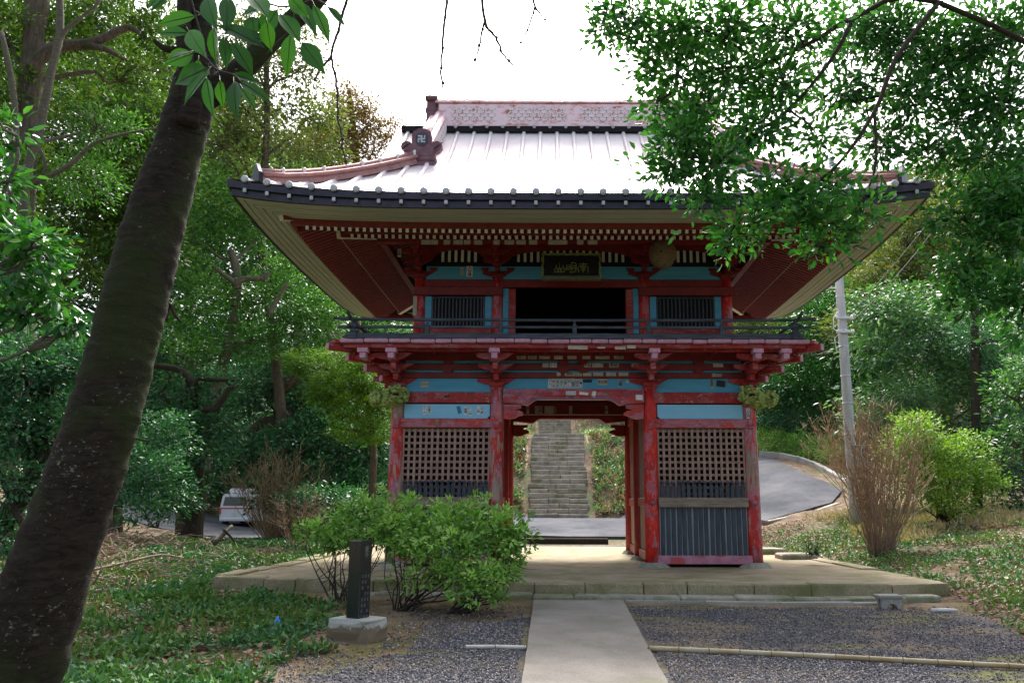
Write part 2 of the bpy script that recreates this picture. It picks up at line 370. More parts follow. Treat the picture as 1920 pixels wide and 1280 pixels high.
def leafmat(name, dark, mid, light, rough=.38, trans=.30, spec=.32, hue=None):
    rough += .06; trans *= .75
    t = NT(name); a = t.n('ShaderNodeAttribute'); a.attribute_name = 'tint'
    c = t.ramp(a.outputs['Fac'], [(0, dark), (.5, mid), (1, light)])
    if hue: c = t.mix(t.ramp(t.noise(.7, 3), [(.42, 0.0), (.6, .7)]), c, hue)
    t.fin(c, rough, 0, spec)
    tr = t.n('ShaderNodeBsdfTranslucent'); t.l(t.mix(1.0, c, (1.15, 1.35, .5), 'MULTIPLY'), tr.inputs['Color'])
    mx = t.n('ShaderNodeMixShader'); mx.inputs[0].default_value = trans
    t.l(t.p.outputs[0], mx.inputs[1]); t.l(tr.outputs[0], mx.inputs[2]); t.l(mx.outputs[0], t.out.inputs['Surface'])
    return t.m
M['lf_deep'] = leafmat('glossy_evergreen_leaf', (.016, .075, .018), (.042, .175, .034), (.11, .32, .06), .30)
M['lf_overhang'] = leafmat('vivid_oak_leaf', (.016, .085, .018), (.040, .18, .030), (.13, .36, .06), .32, .42, .4)
M['lf_yellow'] = leafmat('yellow_green_leaf', (.035, .085, .014), (.085, .18, .024), (.22, .32, .05), .4, .28)
M['lf_teal'] = leafmat('dark_teal_leaf', (.018, .075, .032), (.048, .165, .070), (.11, .30, .13), .36, .28)
M['lf_mid'] = leafmat('mid_green_leaf', (.032, .10, .020), (.080, .22, .040), (.18, .38, .08), .4, .32)
M['lf_pale'] = leafmat('grey_green_leaf', (.035, .105, .042), (.088, .215, .08), (.20, .38, .14), .42, .3)
M['lf_tan'] = leafmat('tan_green_leaf', (.07, .10, .03), (.155, .20, .06), (.30, .33, .12), .6, .3)
M['lf_gold'] = leafmat('golden_leaf', (.16, .12, .02), (.33, .24, .04), (.5, .38, .08), .5, .35)
M['lf_rust'] = leafmat('rust_cedar_needle', (.10, .08, .025), (.24, .15, .06), (.40, .24, .11), .6, .3)
M['lf_cedar'] = leafmat('yellow_cedar_needle', (.05, .13, .012), (.13, .27, .02), (.29, .42, .04), .5, .35)
M['lf_azalea'] = leafmat('azalea_leaf', (.11, .23, .04), (.23, .44, .085), (.44, .66, .17), .45, .35)
M['lf_lime'] = leafmat('lime_shrub_leaf', (.08, .17, .02), (.20, .36, .045), (.38, .54, .09), .45, .35)
M['lf_ivy'] = leafmat('ivy_groundcover_leaf', (.018, .07, .03), (.045, .15, .055), (.14, .30, .09), .5, .25, .3, hue=(.11, .19, .03))
M['lf_dead'] = leafmat('dead_leaf', (.10, .06, .035), (.24, .155, .10), (.42, .31, .23), .75, .15)
M['lf_straw'] = leafmat('dry_grass_blade', (.25, .19, .10), (.42, .34, .2), (.6, .5, .34), .8, .2)
M['lf_big'] = leafmat('big_laurel_leaf', (.012, .05, .008), (.02, .085, .010), (.035, .12, .015), .33, .36)

# ---------------------------------------------------------------- fast leaf meshes
def leaf_mesh(name, P, A, N, L, W, tint, mat, fold=.18, near=False):
    """P base points, A leaf axes, N leaf normals (rows), L lengths, W widths -> one mesh of folded leaves"""
    n = len(P); A = A / np.linalg.norm(A, axis=1, keepdims=True)
    S = np.cross(A, N); S /= (np.linalg.norm(S, axis=1, keepdims=True) + 1e-9); Nn = np.cross(S, A)
    L = np.asarray(L).reshape(-1, 1) * np.ones((n, 1)); W = np.asarray(W).reshape(-1, 1) * np.ones((n, 1))
    if not near:
        V = np.stack([P, P + A*L*.5 + S*W*.5 + Nn*W*fold, P + A*L, P + A*L*.5 - S*W*.5 + Nn*W*fold], 1).reshape(-1, 3)
        k = 4; tris = np.array([0, 1, 2, 0, 2, 3])
    else:
        V = np.stack([P, P + A*L*.28 + S*W*.44 + Nn*W*fold, P + A*L*.62 + S*W*.42 + Nn*W*fold*.8, P + A*L - Nn*W*.15,
                      P + A*L*.62 - S*W*.42 + Nn*W*fold*.8, P + A*L*.28 - S*W*.44 + Nn*W*fold, P + A*L*.45 - Nn*W*.02], 1).reshape(-1, 3)
        k = 7; tris = np.array([0, 1, 6, 1, 2, 6, 2, 3, 6, 3, 4, 6, 4, 5, 6, 5, 0, 6])
    T = len(tris)//3; F = (np.arange(n)[:, None]*k + tris[None, :]).reshape(-1)
    me = bpy.data.meshes.new(name); me.vertices.add(len(V)); me.vertices.foreach_set('co', V.astype(np.float32).reshape(-1))
    me.loops.add(len(F)); me.loops.foreach_set('vertex_index', F.astype(np.int32))
    me.polygons.add(n*T); me.polygons.foreach_set('loop_start', (np.arange(n*T)*3).astype(np.int32))
    at_ = me.attributes.new('tint', 'FLOAT', 'FACE'); at_.data.foreach_set('value', np.repeat(np.clip(tint, 0, 1), T).astype(np.float32))
    me.materials.append(mat); me.update(calc_edges=True)
    return me
STAT = {'leaf': 0}
def crown(name, parent, blobs, leaf=.12, aspect=.5, mat='lf_mid', lai=2.2, droop=.0, twig=None, flat=.5, seed=1, shell=.5, near=False, label=None, flatN=.9, gap=0.0, asp=None):
    """blobs: (cx, cy, cz, rx, ry, rz). Leaves gather on twigs spread through each blob's outer volume."""
    aspect = asp or aspect
    g = np.random.default_rng(seed); PP = []; AA = []; NN = []; LL = []; TT = []
    for (cx, cy, cz, rx, ry, rz) in blobs:
        area = pi * rx * rz; la = leaf*leaf*aspect*.5
        leaf_ = leaf; n = max(30, int(lai * area / la * 1.35)); tw = twig or leaf*2.1
        K = max(6, int(n / 16)); d = g.normal(size=(K, 3)); d /= np.linalg.norm(d, axis=1, keepdims=True)
        lump = np.sin(d[:, 0]*5 + seed)*np.cos(d[:, 2]*6 + cx) + .6*np.sin(d[:, 1]*9 + cz*2 + d[:, 0]*7)
        r = (1 - shell * g.random(K)**1.3) * (1 + .16*lump) * (1 + .14*g.normal(size=K)*(g.random(K) < .3))
        C = np.array([cx, cy, cz]) + d * r[:, None] * np.array([rx, ry, rz])
        if gap > 0:
            q = np.array([mnoise.noise(Vector(c)*1.1/max(rx, .3)*1.2) for c in C]); keep = q > -gap
            if keep.sum() > 4: C = C[keep]; d = d[keep]; K = len(C)
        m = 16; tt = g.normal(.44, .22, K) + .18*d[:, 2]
        off = g.normal(size=(K, m, 3)) * tw * np.array([.62, .62, .62*flat])
        P = C[:, None, :] + off
        A = off*1.2/tw + d[:, None, :]*.7 + g.normal(size=(K, m, 3))*.45; A[:, :, 2] -= droop
        N = g.normal(size=(K, m, 3))*.55; N[:, :, 2] += flatN; N += d[:, None, :]*.35
        PP.append(P.reshape(-1, 3)); AA.append(A.reshape(-1, 3)); NN.append(N.reshape(-1, 3))
        TT.append((tt[:, None] + g.normal(size=(K, m))*.13).reshape(-1)); LL.append(leaf*(.65 + .7*g.random(K*m)))
    P = np.concatenate(PP); L = np.concatenate(LL)
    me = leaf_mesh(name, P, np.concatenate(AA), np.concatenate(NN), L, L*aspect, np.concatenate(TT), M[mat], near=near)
    STAT['leaf'] += len(me.polygons)
    o = link_obj(name, me, None, parent)
    if label: o['label'] = label
    return o
def wander(p0, p1, n=6, amp=.08, rs=None):
    p0 = Vector(p0); p1 = Vector(p1); L = (p1-p0).length; rs = rs or RN; out = [p0]
    for i in range(1, n): out.append(p0.lerp(p1, i/n) + Vector((rs.gauss(0, amp), rs.gauss(0, amp), rs.gauss(0, amp)))*L*.5)
    return out + [p1]
def lin(a, b, n): return [a + (b-a)*i/(n-1) for i in range(n)]

# ================================================================= TERRAIN
def ss(x, a, b):
    t = np.clip((np.asarray(x, float)-a)/(b-a), 0, 1); return t*t*(3-2*t)
def ground(X, Y):
    X = np.asarray(X, float); Y = np.asarray(Y, float)
    base = np.interp(Y, [-30, 10.6, 11.4, 21, 23, 32, 60, 140], [-1.78, -.196, -.14, -.06, .08, .44, .2, .2])
    lb = .75*ss(-X, 4.9, 8.5)*np.interp(Y, [5, 8, 13, 18, 24, 60], [.1, .25, .8, .35, .0, .0]) + ss(-X, 14, 40)*4
    G = np.interp(Y, [5, 8, 11, 14, 16, 22, 25, 28, 31, 34, 36, 45, 60, 120], [0, .1, .3, .52, .65, .85, .95, 1.42, 1.76, 2.3, 2.6, 4, 6, 9])
    k = ss(Y, 19, 25); rx = ss(X, 4.4, 9.5)*(1-k) + ss(X, 2.6, 9.6)*k
    right = rx*G
    H = np.interp(Y, [0, 32.3, 38.3, 60, 66, 100, 140], [0, 0, 3.75, 5.4, 9.4, 17, 20])
    hm = ss(X, -9, -4)*(1 - ss(X, 3.6, 6.5)*(1-ss(Y, 36, 46)))
    base = base - .90*ss(-X, 4.8, 10)*ss(Y, 17, 34)
    z = base + lb + np.maximum(right, H*hm) + ss(X, 12, 34)*7 + ss(Y, 60, 105)*15*np.maximum(ss(-X, 4, 12), ss(X, 6, 14))
    return z
def gz(x, y): return float(ground(x, y))
def micro(X, Y): return .035*np.sin(X*2.3+Y*1.1)*np.cos(Y*1.9-X*.7) + .02*np.sin(X*5.1)*np.sin(Y*4.3)
def grid_sheet(name, xs, ys, zf, mats, kind='structure', mask=None):
    xs = np.asarray(xs); ys = np.asarray(ys); X, Y = np.meshgrid(xs, ys, indexing='ij'); Z = zf(X, Y)
    V = np.stack([X, Y, Z], -1).reshape(-1, 3); ny = len(ys); F = []
    for i in range(len(xs)-1):
        for j in range(ny-1):
            if mask is None or mask((xs[i]+xs[i+1])/2, (ys[j]+ys[j+1])/2): F.append((i*ny+j, (i+1)*ny+j, (i+1)*ny+j+1, i*ny+j+1))
    me = bpy.data.meshes.new(name); me.from_pydata(V.tolist(), [], F); me.polygons.foreach_set('use_smooth', [True]*len(F)); me.update()
    o = link_obj(name, me, mats); o['kind'] = kind; return o
def rough_ground(X, Y):
    flat = ss(np.abs(X-.4), 4.6, 6.5); flat = np.maximum(flat, ss(Y, 30, 36)); return ground(X, Y) + micro(X, Y)*flat - .03*(1-flat)
xs = np.concatenate([np.arange(-70, -16, 3.0), np.arange(-16, 18, .4), np.arange(18, 73, 3.0)])
ys = np.concatenate([np.arange(-14, 2, 1.0), np.arange(2, 42, .4), np.arange(42, 150, 3.0)])
grid_sheet('ground', xs, ys, rough_ground, M['litter'])

# bare mossy soil around the monument, gravel forecourt, concrete path
def poly_sheet(name, poly, zf, mat, res=.35):
    from mathutils.geometry import delaunay_2d_cdt
    xs_ = [p[0] for p in poly]; ys_ = [p[1] for p in poly]; pts = [Vector((p[0], p[1])) for p in poly]; n = len(pts)
    x = min(xs_)
    def inside(px, py):
        c = False; j = n-1
        for i in range(n):
            if (ys_[i] > py) != (ys_[j] > py) and px < (xs_[j]-xs_[i])*(py-ys_[i])/(ys_[j]-ys_[i])+xs_[i]: c = not c
            j = i
        return c
    while x < max(xs_):
        y = min(ys_)
        while y < max(ys_):
            if inside(x, y): pts.append(Vector((x, y)))
            y += res
        x += res
    v, e, f, *_ = delaunay_2d_cdt(pts, [(i, (i+1) % n) for i in range(n)], [], 1, 1e-4)
    me = bpy.data.meshes.new(name); me.from_pydata([(p.x, p.y, float(zf(p.x, p.y))) for p in v], [], [tuple(q) for q in f]); me.update()
    if me.polygons and me.polygons[0].normal.z < 0: me.flip_normals()
    me.polygons.foreach_set('use_smooth', [True]*len(me.polygons))
    o = link_obj(name, me, mat); o['kind'] = 'structure'; return o
soil_poly = [(-4.5, 11.72), (-3.5, 11.2), (-2.8, 10.7), (-2.55, 10.0), (-2.45, 9.0), (-2.35, 7.8), (-2.45, 6.6), (-2.4, -3), (5.0, -3), (5.1, 5), (5.4, 8), (5.4, 10.6), (4.4, 10.75), (-.1, 10.9), (-4.4, 11.7)]
poly_sheet('soil', soil_poly, lambda x, y: gz(x, y)-.012, M['soil'])
def wob(x, a=.12): return a*mnoise.noise(Vector((x*1.7, 3.3, 0)))
gl = [(-.235, -3), (-2.6, -3), (-2.5, 4.4)] + [(-2.3+i*.19, 7.2+.9*ss(i, 0, 9)+wob(i)) for i in range(11)]
gl = [(-.235, -3), (-2.35, -3), (-2.3, 5.5), (-2.1, 6.9), (-1.6, 7.55), (-1.15, 8.1), (-.8, 8.9), (-.5, 9.5), (-.235, 9.7)]
poly_sheet('gravel_ground', gl, lambda x, y: gz(x, y)-.006, M['gravel'])
gr = [(.895, -3), (.895, 10.52), (2.5, 10.45), (4.1, 10.3), (4.9, 9.9), (4.75, 9.0), (4.5, 8.0), (4.45, 6.5), (4.6, 4), (4.5, -3)]
poly_sheet('gravel_ground', gr, lambda x, y: gz(x, y)-.006, M['gravel'])
pm = MB()
ysl = [-3 + i*.2 for i in range(70)]; ysl = [y for y in ysl if y < 10.6] + [10.72]
_pe = lambda y, s: .008*mnoise.noise(Vector((y*2.7, s, 0)))+.004*mnoise.noise(Vector((y*9, s, 0)))
for i in range(len(ysl)-1):
    y0, y1 = ysl[i], ysl[i+1]; z0, z1 = gz(0, y0)+.022, gz(0, y1)+.022
    L0, L1, R0, R1 = -.228+_pe(y0, 0), -.228+_pe(y1, 0), .886+_pe(y0, 5), .886+_pe(y1, 5)
    pm.add([(L0, y0, z0), (R0, y0, z0), (R1, y1, z1), (L1, y1, z1)], [(0, 1, 2, 3)])
    pm.add([(L0, y0, z0-.1), (L1, y1, z1-.1), (L1, y1, z1), (L0, y0, z0)], [(0, 3, 2, 1)])
    pm.add([(R0, y0, z0-.1), (R1, y1, z1-.1), (R1, y1, z1), (R0, y0, z0)], [(0, 1, 2, 3)])
pm.add([(-.228, 10.72, gz(0, 10.72)-.08), (.886, 10.72, gz(0, 10.72)-.08), (.886, 10.72, gz(0, 10.72)+.022), (-.228, 10.72, gz(0, 10.72)+.022)], [(0, 3, 2, 1)])
structure('path', pm, M['path'])

# loose gravel stones: nobody could count them
def stones(name, polys, n, mat, seed, smin=.006, smax=.017):
    g = np.random.default_rng(seed); V = []; F = []; T = []
    base = np.array([[1,0,0],[-1,0,0],[0,1,0],[0,-1,0],[0,0,.7],[0,0,-.7]], float); tr = np.array([[0,2,4],[2,1,4],[1,3,4],[3,0,4],[2,0,5],[1,2,5],[3,1,5],[0,3,5]])
    P = []
    while len(P) < n:
        x0, x1, y0, y1 = polys[g.integers(len(polys))]; x = g.uniform(x0, x1); y = y0 + (y1-y0)*g.random()**1.2
        P.append((x, y))
    P = np.array(P); z = ground(P[:, 0], P[:, 1]); s = g.uniform(smin, smax, n) ; rot = g.uniform(0, 2*pi, n)
    sc = s[:, None]*g.uniform(.6, 1.3, (n, 3)); B = base[None]*sc[:, None, :]*(1+.3*g.normal(size=(n, 6, 1))*.6)
    c, s_ = np.cos(rot)[:, None], np.sin(rot)[:, None]
    B = np.stack([B[:, :, 0]*c-B[:, :, 1]*s_, B[:, :, 0]*s_+B[:, :, 1]*c, B[:, :, 2]], -1)
    V = (B + np.stack([P[:, 0], P[:, 1], z+.001], -1)[:, None, :]).reshape(-1, 3); F = (np.arange(n)[:, None]*6 + tr.reshape(1, -1)).reshape(-1)
    me = bpy.data.meshes.new(name); me.vertices.add(len(V)); me.vertices.foreach_set('co', V.astype(np.float32).reshape(-1)); me.loops.add(len(F)); me.loops.foreach_set('vertex_index', F.astype(np.int32))
    me.polygons.add(n*8); me.polygons.foreach_set('loop_start', (np.arange(n*8)*3).astype(np.int32))
    a = me.attributes.new('tint', 'FLOAT', 'FACE'); a.data.foreach_set('value', np.repeat(g.random(n), 8).astype(np.float32)); me.materials.append(mat); me.update(calc_edges=True)
    o = link_obj(name, me, None); return o
t = NT('gravel_stone'); a = t.n('ShaderNodeAttribute'); a.attribute_name = 'tint'
M['pebble'] = t.fin(t.ramp(a.outputs['Fac'], [(0, (.03, .034, .045)), (.45, (.10, .10, .12)), (.7, (.17, .165, .17)), (.86, (.30, .24, .21)), (1, (.48, .45, .42))]), .75, 0, .4)
tag(stones('loose_gravel', [(.95, 4.4, 4.6, 10.4), (.95, 3.2, 4.6, 8)], 42000, M['pebble'], 3, .004, .012), 'loose grey and pinkish gravel strewn right of the concrete path', 'gravel', kind='stuff')
tag(stones('loose_gravel', [(-2.5, -.3, 6.2, 9.9), (-1.6, -.3, 8, 10.4), (4.2, 5.3, 6, 10.4)], 5200, M['pebble'], 5, .005, .014), 'sparse stray gravel stones spilled over the bare soil edges', 'gravel', kind='stuff')
tag(stones('loose_gravel', [(-2.3, -.28, 4.6, 7.7), (-1.3, -.28, 6.5, 9.3)], 15000, M['pebble'], 4, .004, .012), 'loose grey gravel strewn left of the concrete path', 'gravel', kind='stuff')

# ================================================================= STONE PLATFORM (earth top, kerb stones, lower step)
front = [(-4.72, 11.86), (-2.5, 11.53), (-.24, 11.21), (2.0, 11.08), (4.22, 10.95), (5.3, 11.35)]
def fy(x):
    return float(np.interp(x, [p[0] for p in front], [p[1] for p in front]))
pb = MB(); top = [(-4.55, 12.0), (-2.5, 11.68), (-.24, 11.36), (2.0, 11.23), (4.2, 11.1), (5.15, 11.45), (5.0, 13.5), (4.95, 21.0), (-4.35, 21.0), (-4.5, 16.5)]
pb.zprism(top, -.30, -.012)
plat = structure('platform', pb, M['earth'])
def stone_block(name, quad, z0, z1, mat, parent, seed, ch=.018, lift=0):
    """hand-dressed block: bevelled, slightly uneven prism on a plan quad (ccw)"""
    c = Vector((sum(p[0] for p in quad)/4, sum(p[1] for p in quad)/4)); mb = MB(); g = random.Random(seed)
    def ringv(k, z, dz=0.0): return [((p[0]-c.x)*k[i][0]+c.x, (p[1]-c.y)*k[i][1]+c.y, z+g.uniform(-dz, dz)) for i, p in enumerate(quad)]
    rings = []
    def inset(d):
        out = []
        for i, p in enumerate(quad):
            v = Vector((c.x-p[0], c.y-p[1])); v.normalize(); out.append((p[0]+v.x*d*1.3, p[1]+v.y*d*1.3))
        return out
    a = inset(0.0); b = inset(ch)
    rings = [[(x, y, z0) for x, y in a], [(x+g.uniform(-.004, .004), y+g.uniform(-.006, .006), z1-ch) for x, y in a], [(x, y, z1+lift+g.uniform(-.006, .006)) for x, y in b]]
    vs = sum(rings, []); fs = []
    for r in range(2):
        for i in range(4): fs.append((r*4+i, r*4+(i+1) % 4, (r+1)*4+(i+1) % 4, (r+1)*4+i))
    fs.append((8, 9, 10, 11)); mb.add(vs, fs); return part(name, mb, mat, parent)
jpx = [402, 528, 590, 660, 745, 830, 915, 1005, 1097, 1210, 1290, 1414, 1520, 1672, 1760]
jx = [-4.72, -3.95, -3.5, -3.0, -2.4, -1.75, -1.05, -.23, .43, 1.19, 1.75, 2.6, 3.32, 4.36, 5.25]
for i in range(len(jx)-1):
    x0, x1 = jx[i]+.007, jx[i+1]-.007; d = .26 + .03*RN.random(); s0 = RN.uniform(-.012, .012); dz = RN.uniform(-.012, .006)
    stone_block('kerb_stone', [(x0, fy(x0)+s0), (x1, fy(x1)+s0), (x1, fy(x1)+d), (x0, fy(x0)+d)], -.32, dz, M['kerb'], plat, i)
lx = [-3.0, -2.3, -1.75, -1.0, -.25, .28, 1.62, 2.32, 3.02, 3.45, 4.45, 4.95]
for i in range(len(lx)-1):
    x0, x1 = lx[i]+.006, lx[i+1]-.006; s0 = RN.uniform(-.012, .012)
    stone_block('step_stone', [(x0, fy(x0)-.30+s0), (x1, fy(x1)-.30+s0), (x1, fy(x1)-.012), (x0, fy(x0)-.012)], -.32, -.128+RN.uniform(-.022, .012), M['tread'], plat, 40+i)
for i, (x0, x1) in enumerate([(.92, 1.9), (1.91, 2.8), (2.81, 3.7), (3.71, 4.3)]):
    stone_block('edging_strip', [(x0, fy(x0)-.42), (x1, fy(x1)-.42), (x1, fy(x1)-.315), (x0, fy(x0)-.315)], -.32, -.175, M['concrete'], plat, 60+i, ch=.008)
yl = [12.15, 13.1, 14.0, 15.2, 16.3, 17.6, 18.9, 21]
for i in range(len(yl)-1):
    y0, y1 = yl[i]+.008, yl[i+1]-.008; xo = -4.74+.05*i*.8+RN.uniform(-.05, .05)
    stone_block('kerb_stone', [(xo, y0), (xo+.3, y0), (xo+.3, y1), (xo, y1)], -.3, .015+RN.uniform(-.01, .02), M['kerb'], plat, 80+i)
yr = [11.6, 12.5, 13.6, 15.0, 16.6, 18.6, 21]
for i in range(len(yr)-1):
    y0, y1 = yr[i]+.008, yr[i+1]-.008; xo = 5.05-.05*i
    stone_block('kerb_stone', [(xo-.02, y0), (xo+.25, y0), (xo+.2, y1), (xo-.05, y1)], -.3, -.005+RN.uniform(-.02, .02), M['kerb'], plat, 100+i)

# ================================================================= ROADS BEHIND THE GATE
def roadz(X, Y): return ground(X, Y)+.035
ry_near = lambda x: np.interp(x, [-30, -12, -4, 0, 3, 5.5, 7.2, 8.3, 9.3], [48, 36, 26, 23.3, 23.2, 23.6, 24.2, 25.0, 26.8])
ry_far = lambda x: np.interp(x, [-30, -12, -4, -1, 2.6, 4.0, 6.0, 8.0, 9.3], [58, 50, 36, 32.3, 32.3, 34, 38, 40, 41])
rm = MB(); xr = np.concatenate([np.arange(-30, 2.6, .8), np.arange(2.6, 9.35, .3)]); nrow = 26
vv = []; ff = []
for i, x in enumerate(xr):
    for j in range(nrow+1):
        y = float(ry_near(x) + (ry_far(x)-ry_near(x))*j/nrow); xx = x
        vv.append((xx, y, float(ground(xx, y))+.05))
for i in range(len(xr)-1):
    for j in range(nrow): ff.append((i*(nrow+1)+j, (i+1)*(nrow+1)+j, (i+1)*(nrow+1)+j+1, i*(nrow+1)+j+1))
sk = MB(); sv = []; sf = []
for i, x in enumerate(xr): p = vv[i*(nrow+1)]; sv += [p, (p[0], p[1]+.02, p[2]-.45)]
for i in range(len(xr)-1): sf.append((2*i, 2*i+1, 2*i+3, 2*i+2))
rm.add(vv, ff, 0, True); rm.add(sv, sf, 0); structure('road', rm, M['asphalt'])
# lane where the van stands
lm = MB(); vv = []; ff = []
for i in range(26):
    x = -26+i*1.0
    for j in range(5):
        y = 43+j*3.2+(0.0 if x > -10 else 0); vv.append((x, y, gz(x, y)+.045))
for i in range(25):
    for j in range(4): ff.append((i*5+j, (i+1)*5+j, (i+1)*5+j+1, i*5+j+1))
# concrete kerb along the right side of the climbing road
kp = [at(1425, 850, 36.5), at(1462, 853, 35.6), at(1500, 861, 34), at(1530, 872, 32.5), at(1552, 884, 31), at(1580, 900, 29), at(1612, 925, 27)]
kr = thing('road_kerb', 'low pale concrete kerb curving along the far side of the climbing road', 'kerb', (9, 32, 2))
for a, b in zip(kp[:-1], kp[1:]):
    n_ = max(1, int((b-a).length/1.3))
    for q in range(n_):
        p = a.lerp(b, q/n_); r = a.lerp(b, (q+.97)/n_); mb = MB(); mb.beam(p+Vector((0, 0, -.1)), r+Vector((0, 0, -.1)), .18, .42, .02); part('kerb_block', mb, M['concrete'], kr)
# near retaining edge of the road
mb = MB(); pts = [at(1395, 966, 23.8), at(1440, 975, 23.6), at(1482, 966, 23.9), at(1530, 955, 24.4), at(1575, 940, 25)]
for a, b in zip(pts[:-1], pts[1:]): mb.beam(a-Vector((0, 0, .22)), b-Vector((0, 0, .22)), .2, .42, .02)
tag(part('retaining_wall', mb, M['stair']), 'dark low retaining edge holding the near side of the climbing road', 'wall')
# long dark kerb board lying behind the gate
mb = MB(); p = atz(1005, 1012, .07); q = atz(1138, 1012, .07)
mb.box(p.x-.9, q.x, 22.0, 22.2, -.1, .13, .01)
tag(part('kerb_plank', mb, M['bark_dark']), 'long dark mossy kerb beam lying across the ground behind the gateway', 'kerb')
mb = MB(); mb.box(-3.0, 3.6, 21.05, 21.2, -.25, .012, .01); tag(part('threshold_strip', mb, M['concrete']), 'thin pale stone strip along the back edge of the platform', 'kerb')

# ================================================================= STONE STAIRS behind
st = thing('stone_stairs', 'long straight flight of weathered stone steps climbing the slope behind the gateway', 'stairs', (.7, 32.4, .44))
sx0, sx1 = -.93, 1.42; NST = 19
for i in range(NST):
    y = 32.35 + i*.315; z1 = .44 + (i+1)*.197; z0 = z1-.30
    cuts = sorted([sx0] + [sx0 + (sx1-sx0)*c for c in ([.33, .68] if i % 2 else [.48+.1*RN.random()])] + [sx1])
    wob_ = RN.uniform(-.06, .06)
    for a, b in zip(cuts[:-1], cuts[1:]):
        mb = MB(); Mx = Matrix.Translation(((a+b)/2+wob_, y+.25+RN.uniform(-.05, .03), (z0+z1)/2+RN.uniform(-.022, .022))) @ Matrix.Rotation(RN.uniform(-.03, .03), 4, 'Y') @ Matrix.Rotation(RN.uniform(-.035, .035), 4, 'Z')
        hw = (b-a)/2-.008; mb.box(-hw, hw, -.25, .25, -.15, .15, .022, 0, Mx); part('step_block', mb, M['stair'], st)
st2 = thing('stone_stairs', 'farther narrow upper flight of stone steps glimpsed just under the gate beam', 'stairs', (.7, 60, 5.6))
for i in range(12):
    y = 60+i*.34; z1 = gz(.2, y+.4)+.14
    for a, b in ((-1.0, .1), (.11, 1.35)):
        mb = MB(); mb.box(a, b, y, y+.55, z1-.3, z1+RN.uniform(-.01, .01), .02); part('step_block', mb, M['stair'], st2)
for sx, lab in ((-1.12, 'rough weathered stone edging along the left side of the stairs'), (1.6, 'rough weathered stone edging along the right side of the stairs')):
    mb = MB(); g = random.Random(int(sx*10))
    for i in range(8):
        y = 32.6+i*.72; mb.beam((sx+g.uniform(-.05, .05), y, .27+(y-32.35)*.625+g.uniform(-.06, .05)), (sx+g.uniform(-.08, .08), y+.66, .27+(y+.66-32.35)*.625), .12, .26, .03)
    tag(part('stair_string', mb, M['kerb']), lab, 'kerb')

# ================================================================= THE GATE
CX = .36
GX = [CX-3.0, CX-1.31, CX+1.31, CX+3.0]
YF, YM, YB = 14.11, 15.95, 17.80
gate = thing('temple_gate', 'two-storey red lacquered wooden temple gate with sweeping metal roof and blue panels', 'gate', (CX, 15.9, 0))
YW = YF-.06                                                     # front face of wall boards
